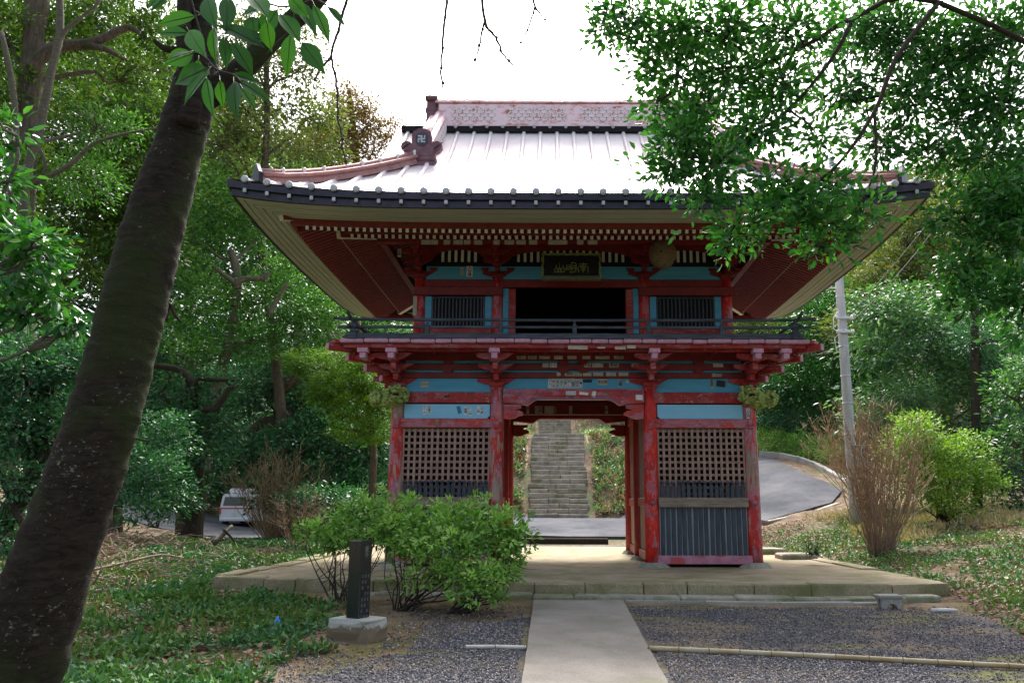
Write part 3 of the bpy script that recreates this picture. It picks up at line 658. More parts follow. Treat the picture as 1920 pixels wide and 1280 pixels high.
# --- columns and their pad stones
for yi, Y in enumerate((YF, YM, YB)):
    for xi, X in enumerate(GX):
        mb = MB(); mb.lathe([(.13, .06), (.127, .4), (.124, 1.5), (.120, 2.6), (.113, 2.95)], (X, Y, 0), 20)
        part('column', mb, M['red_shade'] if yi > 0 else M['red_col_worn'] if xi in (0, 1, 3) else M['red_col'], gate)
        mb = MB(); r = .26 if yi == 0 else .2; mb.lathe([(r*1.35, -.12), (r*1.25, -.03), (r*.82, .065), (r*.5, .067)], (X, Y, 0), 9, sm=False)
        part('pad_stone', mb, M['stone'], gate)
def bx(name, mat, x0, x1, y0, y1, z0, z1, c=.008, parent=None, label=None):
    mb = MB(); mb.box(x0, x1, y0, y1, z0, z1, c); return part(name, mb, M[mat] if isinstance(mat, str) else mat, parent or gate, label)
cr = .118
for s, (a, b) in (('L', (GX[0]+cr, GX[1]-cr)), ('R', (GX[2]+cr, GX[3]-cr))):
    bx('tie_beam', 'red_beam', a-.06, b+.06, YW-.03, YW+.12, 2.690, 2.880)
    bx('tie_beam', 'pink_beam', a-.06, b+.06, YW-.045, YW+.12, 2.270, 2.424)
    n = .045; mb = MB(); mb.prism([(a, 2.43), (a, 2.67), (b, 2.67), (b, 2.43+n), (b-n, 2.43)] if s == 'L' else [(a+n, 2.43), (a, 2.43+n), (a, 2.67), (b, 2.67), (b, 2.43)], YW+.0, YW+.03); part('blue_panel', mb, M['blue'], gate)
    bx('sill_beam', 'sill_pink', a-.07, b+.07, YW-.05, YW+.12, .040, .180)
    # middle rail: weathered bare wood on the right, hidden by the shrub on the left
    bx('middle_rail', 'grey_wood', a-.02, b+.02, YW-.09, YW-.03, .955, 1.115)
    # lattice
    lt = bx('lattice_frame', 'lattice', a, b, YW+.055, YW+.075, 2.245, 2.268, 0)
    nv = 15; pitch = (b-a)/nv
    mv = MB(); mv.box(-.021, .021, 0, .022, .98, 2.262, .002); mev = mv.mesh('lattice_slat')
    for i in range(nv+1): link_obj('lattice_slat', mev, M['lattice'], lt, loc=(a+i*pitch, YW+.012, 0))
    mh = MB(); mh.box(a, b, 0, .022, -.02, .02, .002); meh = mh.mesh('lattice_rail')
    for i in range(12): link_obj('lattice_rail', meh, M['lattice'], lt, loc=(0, YW+.034, 2.225-i*.105))
    # pale board and dark round-headed pickets
    bx('back_board', 'pale_board', a, b, YW+.010, YW+.02, .18, .97, 0)
    mp = MB(); wP = .034
    mp.box(-wP, wP, -.018, .018, .18, 1.30, .008); mp.prism([(-wP, 1.30), (wP, 1.30), (wP*.5, 1.335), (-wP*.5, 1.335)], -.016, .016)
    mp.blob((0, 0, 1.366), (.032, .028, .034), 10, 6, 0)
    me = mp.mesh('picket'); npk = 16; pp = (b-a)/npk
    for i in range(npk):
        o = link_obj('picket', me, M['picket'], gate, loc=(a+(i+.5)*pp, YW-.012, RN.uniform(-.012, .006)), rot=(0, RN.uniform(-.008, .008), 0))
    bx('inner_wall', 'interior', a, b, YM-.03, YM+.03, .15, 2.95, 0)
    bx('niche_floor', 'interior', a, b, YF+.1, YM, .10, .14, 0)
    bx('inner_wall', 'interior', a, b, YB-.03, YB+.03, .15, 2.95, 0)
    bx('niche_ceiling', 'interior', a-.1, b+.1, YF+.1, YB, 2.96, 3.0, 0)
for X in (GX[0], GX[3]):                                        # outer side walls
    s = -1 if X < 0 else 1
    for y0, y1 in ((YF, YM), (YM, YB)):
        bx('side_board', 'red_deep', X-.02, X+.02, y0+.12, y1-.12, .18, 2.7, 0)
        for z0, z1 in ((2.69, 2.88), (1.0, 1.12), (.04, .18)): bx('side_tie', 'red_beam', X-.07, X+.07, y0+.1, y1-.1, z0, z1)
for X, s in ((GX[1], 1), (GX[2], -1)):                          # passage sides: rails, lattice, lower boards
    for y0, y1 in ((YF+.12, YM-.12), (YM+.12, YB-.12)):
        for z0, z1 in ((2.62, 2.88), (.97, 1.12), (.05, .2)): bx('passage_rail', 'red_shade', X-.06, X+.06, y0, y1, z0, z1)
        bx('passage_board', 'lattice', X-.02, X+.02, y0, y1, .2, .97, 0)
        pl = bx('passage_lattice', 'lattice', X-.008, X+.012, y0, y1, 2.56, 2.62, 0)
        mv = MB(); mv.box(-.012, .012, -.021, .021, 1.12, 2.62, .002); mev = mv.mesh('lattice_slat')
        nn = 14
        for i in range(nn): link_obj('lattice_slat', mev, M['lattice'], pl, loc=(X+s*.014, y0+(i+.5)*(y1-y0)/nn, 0))
        mh = MB(); mh.box(-.012, .012, y0, y1, -.02, .02, .002); meh = mh.mesh('lattice_rail')
        for i in range(13): link_obj('lattice_rail', meh, M['lattice'], pl, loc=(X-s*.012, 0, 2.5-i*.105))
        bx('inner_wall', 'interior', X-s*.10-.01, X-s*.10+.01, y0, y1, .2, 2.9, 0)
# --- passage beams
def arch(Y0, Y1, z0, z1, mat, lift=.05, name='rainbow_beam'):
    a, b = GX[1]+cr-.01, GX[2]-cr+.01; e = .42; pts = [(a, z1), (a, z0)]
    pts += [(a+e*.75, z0-.03), (a+e*.95, z0-.045), (a+e*1.05, z0-.03)]
    for i in range(9):
        t = i/8; pts.append((a+e*1.05+(.16)*t, z0-.03+(lift+.03)*sin(t*pi/2)))
    pts += [(b-(p[0]-a), p[1]) for p in pts[:1:-1]] + [(b, z0), (b, z1)]
    mb = MB(); mb.prism(pts, Y0, Y1); return part(name, mb, mat, gate)
rb1 = arch(YW-.06, YW+.12, 2.70, 2.925, M['pink_beam'], .055)
# painted trim lines and scrolls carved on the arched beam
def stroke(pts, r, mat, Y, parent, name='carved_scroll', n=5):
    mb = MB(); mb.tube([(p[0], Y, p[1]) for p in pts], r, n); return part(name, mb, mat, parent)
a, b = GX[1]+cr, GX[2]-cr
stroke([(a+.46, 2.713), (a+.56, 2.748), (a+.66, 2.767), (CX, 2.770), (b-.66, 2.767), (b-.56, 2.748), (b-.46, 2.713)], .010, M['purple'], YW-.062, rb1)
stroke([(a+.44, 2.74), (a+.54, 2.782), (a+.66, 2.803), (CX, 2.806), (b-.66, 2.803), (b-.54, 2.782), (b-.44, 2.74)], .005, M['red_deep'], YW-.062, rb1)
for s, o in ((1, a), (-1, b)):
    f = lambda l: [(o+s*x, z) for x, z in l]
    stroke(f([(0, 2.86), (.12, 2.855), (.24, 2.82), (.34, 2.77), (.42, 2.715)]), .006, M['purple'], YW-.062, rb1)
    stroke(f([(.3+.055*(1-i/16)*cos(i*.75), 2.845+.045*(1-i/16)*sin(i*.75)) for i in range(14)]), .004, M['purple'], YW-.062, rb1)
    stroke(f([(.4, 2.80), (.45, 2.85), (.5, 2.83), (.55, 2.87), (.62, 2.855), (.68, 2.875)]), .004, M['purple'], YW-.062, rb1)
    # winged corbel under each end
    cb = [(o+s*x, z) for x, z in [(0, 2.665), (.30, 2.665), (.30, 2.61), (.22, 2.60), (.20, 2.57), (.27, 2.565), (.335, 2.53), (.33, 2.49), (.26, 2.475), (.2, 2.44), (.1, 2.42), (0, 2.43)]]
    if s < 0: cb = cb[::-1]
    for Yc, mt in ((YW-.02, M['pink_beam']), (YB-.1, M['red_deep'])):
        mb = MB(); mb.prism(cb, Yc, Yc+.10); c_ = part('corbel', mb, mt, gate)
        if Yc < 15: stroke([(o+s*(.17+.05*cos(i*.8)*(1-i/12)), 2.51+.03*sin(i*.8)*(1-i/12)) for i in range(9)], .004, M['purple'], Yc-.002, c_)
bx('passage_beam', 'red_deep', GX[1]+.1, GX[2]-.1, YM-.09, YM+.09, 2.70, 2.93)
bx('beam_lip', 'gold', GX[1]+.1, GX[2]-.1, YM-.10, YM-.085, 2.685, 2.698, 0)
arch(YB-.12, YB+.1, 2.745, 3.0, M['red_deep'], .05)
bx('passage_ceiling', 'red_deep', GX[1]+.05, GX[2]-.05, YF+.1, YB, 3.0, 3.04, 0)
for i in range(9):
    y = YF+.35+i*.38; bx('ceiling_joist', 'red_deep', GX[1]+.1, GX[2]-.1, y, y+.06, 2.94, 3.0, 0)

# --- wall band above the columns: red ties, blue strips
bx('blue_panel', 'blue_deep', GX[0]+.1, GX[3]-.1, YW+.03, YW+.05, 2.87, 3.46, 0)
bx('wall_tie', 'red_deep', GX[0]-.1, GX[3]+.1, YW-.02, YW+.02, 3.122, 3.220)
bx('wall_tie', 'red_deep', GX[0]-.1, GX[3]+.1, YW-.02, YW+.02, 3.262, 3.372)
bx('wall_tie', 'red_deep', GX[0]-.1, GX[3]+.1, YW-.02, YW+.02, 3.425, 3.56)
for z0, z1 in ((3.122, 3.220), (3.262, 3.372), (3.425, 3.56)):
    for X in (GX[0], GX[3]): bx('wall_tie', 'red_deep', X-.03, X+.03, YF, YB, z0, z1)
def trap(name, mat, cx, y0, y1, z0, z1, wb, wt, parent=None):
    mb = MB(); zc = z0+(z1-z0)*.5; mb.prism([(cx-wb, z0), (cx+wb, z0), (cx+wt, zc), (cx+wt, z1), (cx-wt, z1), (cx-wt, zc)], y0, y1)
    return part(name, mb, M[mat], parent or gate)
mids = [(GX[0]+GX[1])/2, (GX[2]+GX[3])/2, CX-.33, CX+.33, CX-.12, CX+.12]
for X in mids[:2] + [CX-.17, CX+.17]:
    trap('bearing_block', 'red_deep', X, YW-.05, YW+.02, 3.36, 3.43, .05, .085); trap('bearing_block', 'red_deep', X, YW-.05, YW+.02, 3.21, 3.27, .05, .085)
def arm(name, mat, cx, hl, y0, y1, z0, z1, parent=None):
    """bracket arm: flat top, ends cut up in a curve"""
    p = [(cx-hl, z1), (cx-hl, z0+(z1-z0)*.45)]
    for i in range(1, 5): t = i/5; p.append((cx-hl+hl*.55*t, z0+(z1-z0)*.45*(1-t)**1.6))
    p += [(cx-hl*.45, z0), (cx+hl*.45, z0)] + [(cx+(cx-q[0]), q[1]) for q in p[1:-0][::-1] if q[0] < cx-hl*.45-1e-6] + [(cx+hl, z1)]
    mb = MB(); mb.prism(p, y0, y1); return part(name, mb, M[mat] if isinstance(mat, str) else mat, parent or gate)
def cluster(X, Y, z, k=1.0, dark=False):
    """three-stepped bracket set on a column head; k scales it"""
    rd = 'red_deep' if dark else 'red_beam'; cap = 'red_deep' if dark else 'pink'
    g_ = part('bracket_set', (lambda m: (m.box(X-.13*k, X+.13*k, Y-.13*k, Y+.13*k, z+.05*k, z+.13*k, .008), m.prism([(X-.08*k, z-.03), (X+.08*k, z-.03), (X+.13*k, z+.05*k), (X-.13*k, z+.05*k)], Y-.1*k, Y+.1*k))[0])(MB()), M[rd], gate)
    arm('bracket_arm', rd, X, .34*k, Y-.05, Y+.05, z+.08*k, z+.20*k, g_)
    for s in (-1, 1): trap('bearing_block', rd, X+s*.29*k, Y-.07, Y+.07, z+.20*k, z+.27*k, .05*k, .085*k, g_)
    mb = MB(); mb.box(X-.045*k, X+.045*k, Y-.36*k, Y, z+.12*k, z+.23*k, .008); part('bracket_nose', mb, M[rd], g_)
    trap('bearing_block', rd, X, Y-.40*k, Y-.25*k, z+.23*k, z+.31*k, .06*k, .095*k, g_)
    arm('bracket_arm', rd, X, .30*k, Y-.37*k, Y-.29*k, z+.29*k, z+.39*k, g_)
    mb = MB(); mb.box(X-.045*k, X+.045*k, Y-.62*k, Y-.2*k, z+.27*k, z+.38*k, .008); part('bracket_nose', mb, M['pink_beam'] if not dark else M[rd], g_)
    trap('bearing_block', rd, X, Y-.66*k, Y-.5*k, z+.38*k, z+.45*k, .06*k, .095*k, g_)
    arm('bracket_arm', rd, X, .31*k, Y-.64*k, Y-.55*k, z+.42*k, z+.525*k, g_)
    mb = MB(); mb.box(X-.05*k, X+.05*k, Y-.84*k, Y-.4*k, z+.405*k, z+.50*k, .006); part('bracket_nose', mb, M[cap], g_)
    mb = MB(); mb.box(X-.088*k, X+.088*k, Y-.86*k, Y-.7*k, z+.50*k, z+.572*k, .006); part('bracket_cap', mb, M[cap], g_)
    return g_
for X in GX: cluster(X, YF, 2.93)
# extra noses under the balcony corner from the side row, and diagonal tiers
for s, X in ((-1, GX[0]), (1, GX[3])):
    xe = X+s*.46
    mb = MB(); mb.box(xe-.05, xe+.05, 13.27, 13.9, 3.335, 3.43, .006); nose = part('bracket_nose', mb, M['pink'], gate)
    mb = MB(); mb.box(xe-.088, xe+.088, 13.25, 13.42, 3.43, 3.502, .006); part('bracket_cap', mb, M['pink'], gate)
    arm('bracket_arm', 'red_beam', xe, .26, 13.46, 13.55, 3.34, 3.44)
    for L, z0, z1 in ((.36, 3.03, 3.14), (.66, 3.17, 3.28), (1.0, 3.31, 3.41), (1.36, 3.45, 3.56)):
        p0 = Vector((X, YF, (z0+z1)/2)); p1 = p0+Vector((s*L*.74, -L*.70, 0)); mb = MB(); mb.beam(p0, p1, .09, z1-z0, .008); dn = part('diagonal_nose', mb, M['red_beam'], gate)
        mb = MB(); mb.beam(p1-Vector((s*.004, -.004, 0)), p1+Vector((s*.006, -.006, 0)), .082, (z1-z0)*.92); part('end_plate', mb, M['pink'], dn)
        mb = MB(); q = p1-Vector((s*.12, -.11, 0)); mb.obox(q+Vector((0, 0, (z1-z0)/2+.03)), (.15, .15, .06), az=pi/4, ch=.006); part('bearing_block', mb, M['red_beam'], dn)
    for Y in (YM, YB):                                          # side bracket rows seen from a step aside
        for L, z0, z1 in ((.36, 3.05, 3.15), (.62, 3.20, 3.31), (.84, 3.335, 3.43)):
            mb = MB(); mb.box(min(X, X+s*L), max(X, X+s*L), Y-.05, Y+.05, z0, z1, .006); part('bracket_nose', mb, M['red_beam'], gate)
# --- balcony: edge beams, floor planks, railing
BX0, BX1, BY0, BY1 = CX-3.83, CX+3.83, 13.17, 18.75
bx('balcony_beam', 'red_beam', BX0+.06, BX1-.06, 13.40, 13.50, 3.475, 3.572)
bx('balcony_beam', 'red_beam', BX0+.05, BX1-.05, 13.26, 13.33, 3.502, 3.572)
for X in (BX0+.1, BX1-.2): bx('balcony_beam', 'red_beam', X, X+.1, 13.505, BY1-.1, 3.475, 3.572)
bx('balcony_beam', 'red_beam', BX0+.1, BX1-.1, YB+.6, YB+.7, 3.475, 3.572)
i = 0; x = BX0
while x < BX1-.05:
    w_ = RN.choice([.24, .27, .31, .36, .4]); x1 = min(x+w_, BX1)
    if BX1-x1 < .15: x1 = BX1
    sg = RN.uniform(-.006, .006); mb = MB(); mb.box(x+.005, x1-.005, BY0+RN.uniform(0, .02), 14.25, 3.574+sg, 3.636+sg, .012); part('floor_plank', mb, M['pink'], gate)
    x = x1
for X0, X1 in ((BX0, CX-2.78), (CX+2.78, BX1)):
    y = 14.26
    while y < BY1:
        mb = MB(); mb.box(X0+.003, X1-.003, y, y+.30, 3.574, 3.634, .01); part('floor_plank', mb, M['pink'], gate); y += .31
for k in range(8):
    X = BX0+.5+k*(BX1-BX0-1)/7; bx('floor_joist', 'red_deep', X-.04, X+.04, 13.51, 14.2, 3.50, 3.57, 0)
bx('balcony_slab', 'red_deep', BX0+.3, BX1-.3, 14.0, 17.9, 3.535, 3.572, 0)
rl = bx('railing', 'rail', BX0+.08, BX1-.08, 13.20, 13.29, 3.64, 3.735, .01)
for X in (BX0+.12, BX1-.20): bx('railing_sill', 'rail', X, X+.09, 13.295, BY1-.1, 3.64, 3.735, .01, rl)
rp = [CX-3.62+i*1.2067 for i in range(7)]
for i, X in enumerate(rp):
    e = i in (0, 6); hw = .05 if e else .036
    mb = MB(); mb.box(X-hw, X+hw, 13.205, 13.28, 3.66, 3.90 if e else 3.885, .008); mb.box(X-.018, X+.018, 13.22, 13.26, 3.88, 3.95, 0); part('railing_post', mb, M['rail'], rl)
    if e: mb = MB(); mb.box(X-.065, X+.065, 13.18, 13.31, 3.82, 3.90, .01); mb.box(X-.07, X+.07, 13.17, 13.32, 3.635, 3.76, .012); part('post_collar', mb, M['rail'], rl)
def railtube(pts, r): mb = MB(); mb.tube(pts, r, 8, jit=.03); part('railing_rail', mb, M['rail'], rl)
L0, L1 = BX0-.12, BX1+.12; s_ = lambda z, up: [(L0, 13.24, z+up), (L0+.12, 13.24, z+up*.45), (L0+.3, 13.24, z+.002), (CX, 13.24, z-.008), (L1-.3, 13.24, z+.002), (L1-.12, 13.24, z+up*.45), (L1, 13.24, z+up)]
railtube(s_(3.965, .03), .026); 
mb = MB(); mb.beam((BX0-.04, 13.24, 3.84), (BX1+.04, 13.24, 3.84), .04, .042, .006); part('railing_rail', mb, M['rail'], rl)
for X in (BX0+.16, BX1-.16):
    s = -1 if X < CX else 1
    railtube([(X, 13.0, 4.05), (X, 13.12, 4.01), (X, 13.35, 3.975), (X, 16, 3.965), (X, BY1, 3.965)], .026)
    mb = MB(); mb.beam((X, 13.05, 3.84), (X, BY1, 3.84), .04, .042, .006); part('railing_rail', mb, M['rail'], rl)
    for j in range(1, 6):
        y = 13.24+j*1.08; mb = MB(); mb.box(X-.036, X+.036, y-.036, y+.036, 3.66, 3.95, .006); part('railing_post', mb, M['rail'], rl)

# ================================================================= UPPER STOREY
UX = [CX-2.73, CX-1.345, CX+1.27, CX+2.74]; UY0, UY1 = 14.36, 17.55; UW = UY0-.05
for Y in (UY0, (UY0+UY1)/2, UY1):
    for X in UX:
        mb = MB(); mb.lathe([(.108, 3.6), (.105, 4.3), (.10, 4.96)], (X, Y, 0), 18); part('upper_column', mb, M['red_col'], gate)
for a, b in ((UX[0], UX[1]), (UX[2], UX[3])):
    bx('skirt_board', 'red_beam', a+.1, b-.1, UW, UW+.03, 3.64, 4.05)
    fr = bx('window_frame', 'black', a+.24, b-.24, UW+.03, UW+.05, 4.05, 4.64, 0)
    for x0, x1 in ((a+.1, a+.215), (b-.215, b-.1)): bx('blue_strip', 'blue_deep', x0, x1, UW+.002, UW+.02, 4.05, 4.635, .002)
    for (x0, x1, z0, z1) in ((a+.218, a+.25, 4.05, 4.63), (b-.25, b-.218, 4.05, 4.63), (a+.25, b-.25, 4.60, 4.63), (a+.25, b-.25, 4.05, 4.08)): bx('window_stile', 'picket', x0, x1, UW-.005, UW+.02, z0, z1, .004, fr)
    nb = 14; mbv = MB(); mbv.box(-.012, .012, 0, .02, 4.08, 4.6, .003); me = mbv.mesh('window_bar')
    for i in range(nb): link_obj('window_bar', me, M['picket'], fr, loc=(a+.25+(i+.5)*(b-a-.5)/nb, UW, 0))
bx('blue_strip', 'blue_deep', UX[1]+.1, UX[1]+.20, UW+.002, UW+.02, 3.64, 4.78, .002); bx('blue_strip', 'blue_deep', UX[2]-.20, UX[2]-.1, UW+.002, UW+.02, 3.64, 4.78, .002)
bx('door_post', 'red_beam', UX[1]+.203, UX[1]+.33, UW-.03, UW+.06, 3.64, 4.765); bx('door_post', 'red_beam', UX[2]-.33, UX[2]-.203, UW-.03, UW+.06, 3.64, 4.765)
bx('upper_tie', 'red_deep', UX[0]-.10, UX[1]+.1, UW-.09, UW-.035, 4.635, 4.790); bx('upper_tie', 'red_deep', UX[2]-.1, UX[3]+.16, UW-.09, UW-.035, 4.635, 4.790)
bx('upper_tie', 'red_deep', UX[0]+.08, UX[3]-.08, UW-.03, UW+.04, 4.792, 4.935)
bx('blue_panel', 'blue_deep', UX[0]+.1, UX[3]-.1, UW+.02, UW+.04, 4.937, 5.19, 0)
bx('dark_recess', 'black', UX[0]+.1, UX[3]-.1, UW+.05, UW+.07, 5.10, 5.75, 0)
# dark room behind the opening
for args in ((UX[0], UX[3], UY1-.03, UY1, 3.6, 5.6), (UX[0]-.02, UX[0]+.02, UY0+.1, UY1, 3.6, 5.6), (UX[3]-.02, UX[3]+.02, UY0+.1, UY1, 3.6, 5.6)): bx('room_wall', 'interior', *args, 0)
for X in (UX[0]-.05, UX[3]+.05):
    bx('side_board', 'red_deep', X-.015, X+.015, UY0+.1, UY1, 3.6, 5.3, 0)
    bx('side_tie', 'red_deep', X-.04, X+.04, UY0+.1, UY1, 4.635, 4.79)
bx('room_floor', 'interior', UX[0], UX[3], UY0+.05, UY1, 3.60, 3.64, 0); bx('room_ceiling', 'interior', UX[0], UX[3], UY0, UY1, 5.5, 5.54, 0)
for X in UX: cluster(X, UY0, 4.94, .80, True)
# white ribs of the coved eave seen against black, cut off by an arched red board
mbv = MB(); mbv.prism([(-.024, 5.255), (.024, 5.255), (.024, 5.47), (-.024, 5.47)], 0, .02); meR = mbv.mesh('cove_rib')
for a, b in ((UX[0]+.3, UX[1]-.3), (UX[1]+.3, UX[2]-.3), (UX[2]+.3, UX[3]-.3)):
    n_ = int((b-a)/.117); o0 = (a+b)/2-(n_-1)*.0585
    for i in range(n_): link_obj('cove_rib', meR, M['white_tip'], gate, loc=(o0+i*.117, UW-.06, 0), rot=(radians(0), 0, 0))
    pts = [(a-.3, 5.66), (a-.3, 5.26), (a-.06, 5.29)]
    for i in range(13):
        t = i/12; pts.append((a-.04+(b-a+.08)*t, 5.33+.125*sin(pi*t)**.5))
    pts += [(b+.06, 5.29), (b+.3, 5.26), (b+.3, 5.66)]
    mb = MB(); mb.prism(pts, UW-.14, UW-.11); part('arched_board', mb, M['red_deep'], gate)
bx('eave_purlin', 'red_deep', UX[0]-.65, UX[3]+.65, 13.58, 13.72, 5.40, 5.56)
bx('eave_purlin', 'red_deep', UX[0]-.4, UX[3]+.4, 13.9, 14.0, 5.50, 5.62)
for X in (UX[0]-.62, UX[3]+.5): bx('eave_purlin', 'red_deep', X, X+.12, 13.73, 18.1, 5.40, 5.56)

# ================================================================= EAVES
EC, EH, EY0 = .42, 5.27, 11.80                                 # eave centre x, half width, front y
EY1 = 15.9+(15.9-EY0)
def lift(x, y):
    """upsweep of the eave towards its corners"""
    u = min(1, abs(x-EC)/EH); v = min(1, abs(y-15.9)/(15.9-EY0)); return .20*(u**5)*(v**3) + .03*u*u
def soz(x, y): return 5.36 + lift(x, y)*.9
# soffit boards: six mitred rows on every side
NB = 6; SW = .64
for r in range(NB):
    d0 = .05 + r*SW/NB; d1 = .05 + (r+1)*SW/NB - .015
    for side in range(4):
        mb = MB(); n_ = 22; vs = []; fs = []
        for i in range(n_+1):
            t = -1+2*i/n_
            for d in (d0, d1):
                if side in (0, 2): x = EC+t*(EH-d); y = EY0+d if side == 0 else EY1-d
                else: y = 15.9+t*(15.9-EY0-d); x = EC-EH+d if side == 1 else EC+EH-d
                z = soz(x, y)+.004*(r % 2)
                vs += [(x, y, z), (x, y, z+.02)]
        for i in range(n_):
            b0 = i*4; fs += [(b0, b0+4, b0+6, b0+2), (b0+2, b0+6, b0+7, b0+3), (b0, b0+1, b0+5, b0+4), (b0+1, b0+3, b0+7, b0+5)]
        mb.add(vs, fs); part('soffit_board', mb, M['soffit'], gate)
# dark two-step metal fascia and gutter
for side in range(4):
    for (d, z0, z1, nm) in ((0.0, .0, .115, 'fascia'), (-.05, .118, .215, 'gutter')):
        mb = MB(); n_ = 26; vs = []; fs = []
        for i in range(n_+1):
            t = -1+2*i/n_
            for dd in (d, d+.05):
                if side in (0, 2): x = EC+t*(EH-dd); y = EY0+dd if side == 0 else EY1-dd
                else: y = 15.9+t*(15.9-EY0-dd); x = EC-EH+dd if side == 1 else EC+EH-dd
                z = soz(x, y); vs += [(x, y, z+z0-.005), (x, y, z+z1)]
        for i in range(n_):
            b0 = i*4; fs += [(b0, b0+4, b0+5, b0+1), (b0+2, b0+3, b0+7, b0+6), (b0, b0+2, b0+6, b0+4), (b0+1, b0+5, b0+7, b0+3)]
        mb.add(vs, fs, 0, False); part(nm, mb, M['fascia'], gate)
# eave batten (red board) under which the rafter ends show
IN = SW+.05
for side in range(4):
    mb = MB(); n_ = 20; vs = []; fs = []
    for i in range(n_+1):
        t = -1+2*i/n_
        for dd in (IN, IN+.07):
            if side in (0, 2): x = EC+t*(EH-dd); y = EY0+dd if side == 0 else EY1-dd
            else: y = 15.9+t*(15.9-EY0-dd); x = EC-EH+dd if side == 1 else EC+EH-dd
            z = soz(x, y); vs += [(x, y, z-.095), (x, y, z+.03)]
    for i in range(n_):
        b0 = i*4; fs += [(b0, b0+4, b0+5, b0+1), (b0+2, b0+3, b0+7, b0+6), (b0, b0+2, b0+6, b0+4), (b0+1, b0+5, b0+7, b0+3)]
    mb.add(vs, fs); part('eave_batten', mb, M['red_rafter'], gate)
# rafters in two tiers. (w,h) section with cream painted end
def rafter(name, p0, p1, parent=None):
    mb = MB(); mb.beam(Vector(p0)+Vector((0, 0, .012)), Vector(p1)+Vector((0, 0, .012)), .046 if abs(p1[1]-p0[1]) > .01 else .038, .082, 0); d = (Vector(p1)-Vector(p0)).normalized(); mb.beam(Vector(p0)-d*.004, Vector(p0)+d*.002, .050, .060, 0, 1)
    return part(name, mb, [M['red_rafter'], M['white_tip']], gate)
SLF, SLB = .34, .33
def row(side, pitch, start, zoff, length, slope, name, lim):
    out = []
    half = (EH if side in (0, 2) else 15.9-EY0)
    n_ = int((half-lim)/pitch)
    for i in range(-n_, n_+1):
        off = i*pitch
        if side == 0: x, y, dx, dy = EC+off, EY0+start, 0, 1
        elif side == 1: x, y, dx, dy = EC-EH+start, 15.9+off, 1, 0
        elif side == 3: x, y, dx, dy = EC+EH-start, 15.9+off, -1, 0
        else: x, y, dx, dy = EC+off, EY1-start, 0, -1
        over = max(0, abs(off)-(half-start-length))            # stop at the hip
        L = max(.12, length-over)
        z = soz(x, y)+zoff
        rafter(name, (x, y, z), (x+dx*L, y+dy*L, z+slope*L))
for side in (0, 1, 3):
    row(side, .1135 if side == 0 else .125, IN+.02, -.125, .95, .36, 'flying_rafter', .86)
    row(side, .1135 if side == 0 else .125, IN+.62, -.03, 1.55, .30, 'base_rafter', 1.45)
for side in (0, 1, 3):                                          # tie under the flying rafters
    mb = MB(); d = IN+.60; n_ = 16; vs = []; fs = []
    half = EH if side == 0 else 15.9-EY0
    for i in range(n_+1):
        t = -1+2*i/n_
        for dd in (d, d+.06):
            if side == 0: x = EC+t*(EH-dd); y = EY0+dd
            else: y = 15.9+t*(15.9-EY0-dd); x = EC-EH+dd if side == 1 else EC+EH-dd
            z = soz(x, y)+.01; vs += [(x, y, z), (x, y, z+.045)]
    for i in range(n_):
        b0 = i*4; fs += [(b0, b0+4, b0+5, b0+1), (b0+2, b0+3, b0+7, b0+6), (b0, b0+2, b0+6, b0+4), (b0+1, b0+5, b0+7, b0+3)]
    mb.add(vs, fs); part('rafter_tie', mb, M['red_rafter'], gate)
for side in (0, 1, 2, 3):                                       # boarding above the rafters
    mb = MB(); c_ = (EC, 15.9); vs = []
    def rp_(d, z, t):
        if side in (0, 2): return (EC+t*(EH-d), EY0+d if side == 0 else EY1-d, z)
        return (EC-EH+d if side == 1 else EC+EH-d, 15.9+t*(15.9-EY0-d), z)
    mb.add([rp_(IN+.05, 5.47, -1), rp_(IN+.05, 5.47, 1), rp_(2.6, 6.08, 1), rp_(2.6, 6.08, -1)], [(0, 1, 2, 3)]); part('eave_boarding', mb, M['interior'], gate)
for sx in (-1, 1):
    for sy in (-1, 1):                                          # hip rafters with cream end plates, two tiers
        cx_, cy_ = EC+sx*(EH-.58), 15.9+sy*(15.9-EY0-.58)
        for (o, z, L) in ((0.0, 5.45, .98), (.72, 5.40, 1.7)):
            p0 = Vector((cx_-sx*o, cy_-sy*o, z)); p1 = p0+Vector((-sx*L, -sy*L, .30*L)); mb = MB(); mb.beam(p0, p1, .10, .17, .006); h = part('hip_rafter', mb, M['red_rafter'], gate)
            d = (p1-p0).normalized(); mb = MB(); mb.beam(p0-d*.012, p0-d*.001, .106, .178); part('end_plate', mb, M['white_tip'], h)
            mb = MB(); mb.beam(p0+Vector((0, 0, -.088)), p1+Vector((0, 0, -.088)), .085, .006); part('underside_plate', mb, M['white_tip'], h)

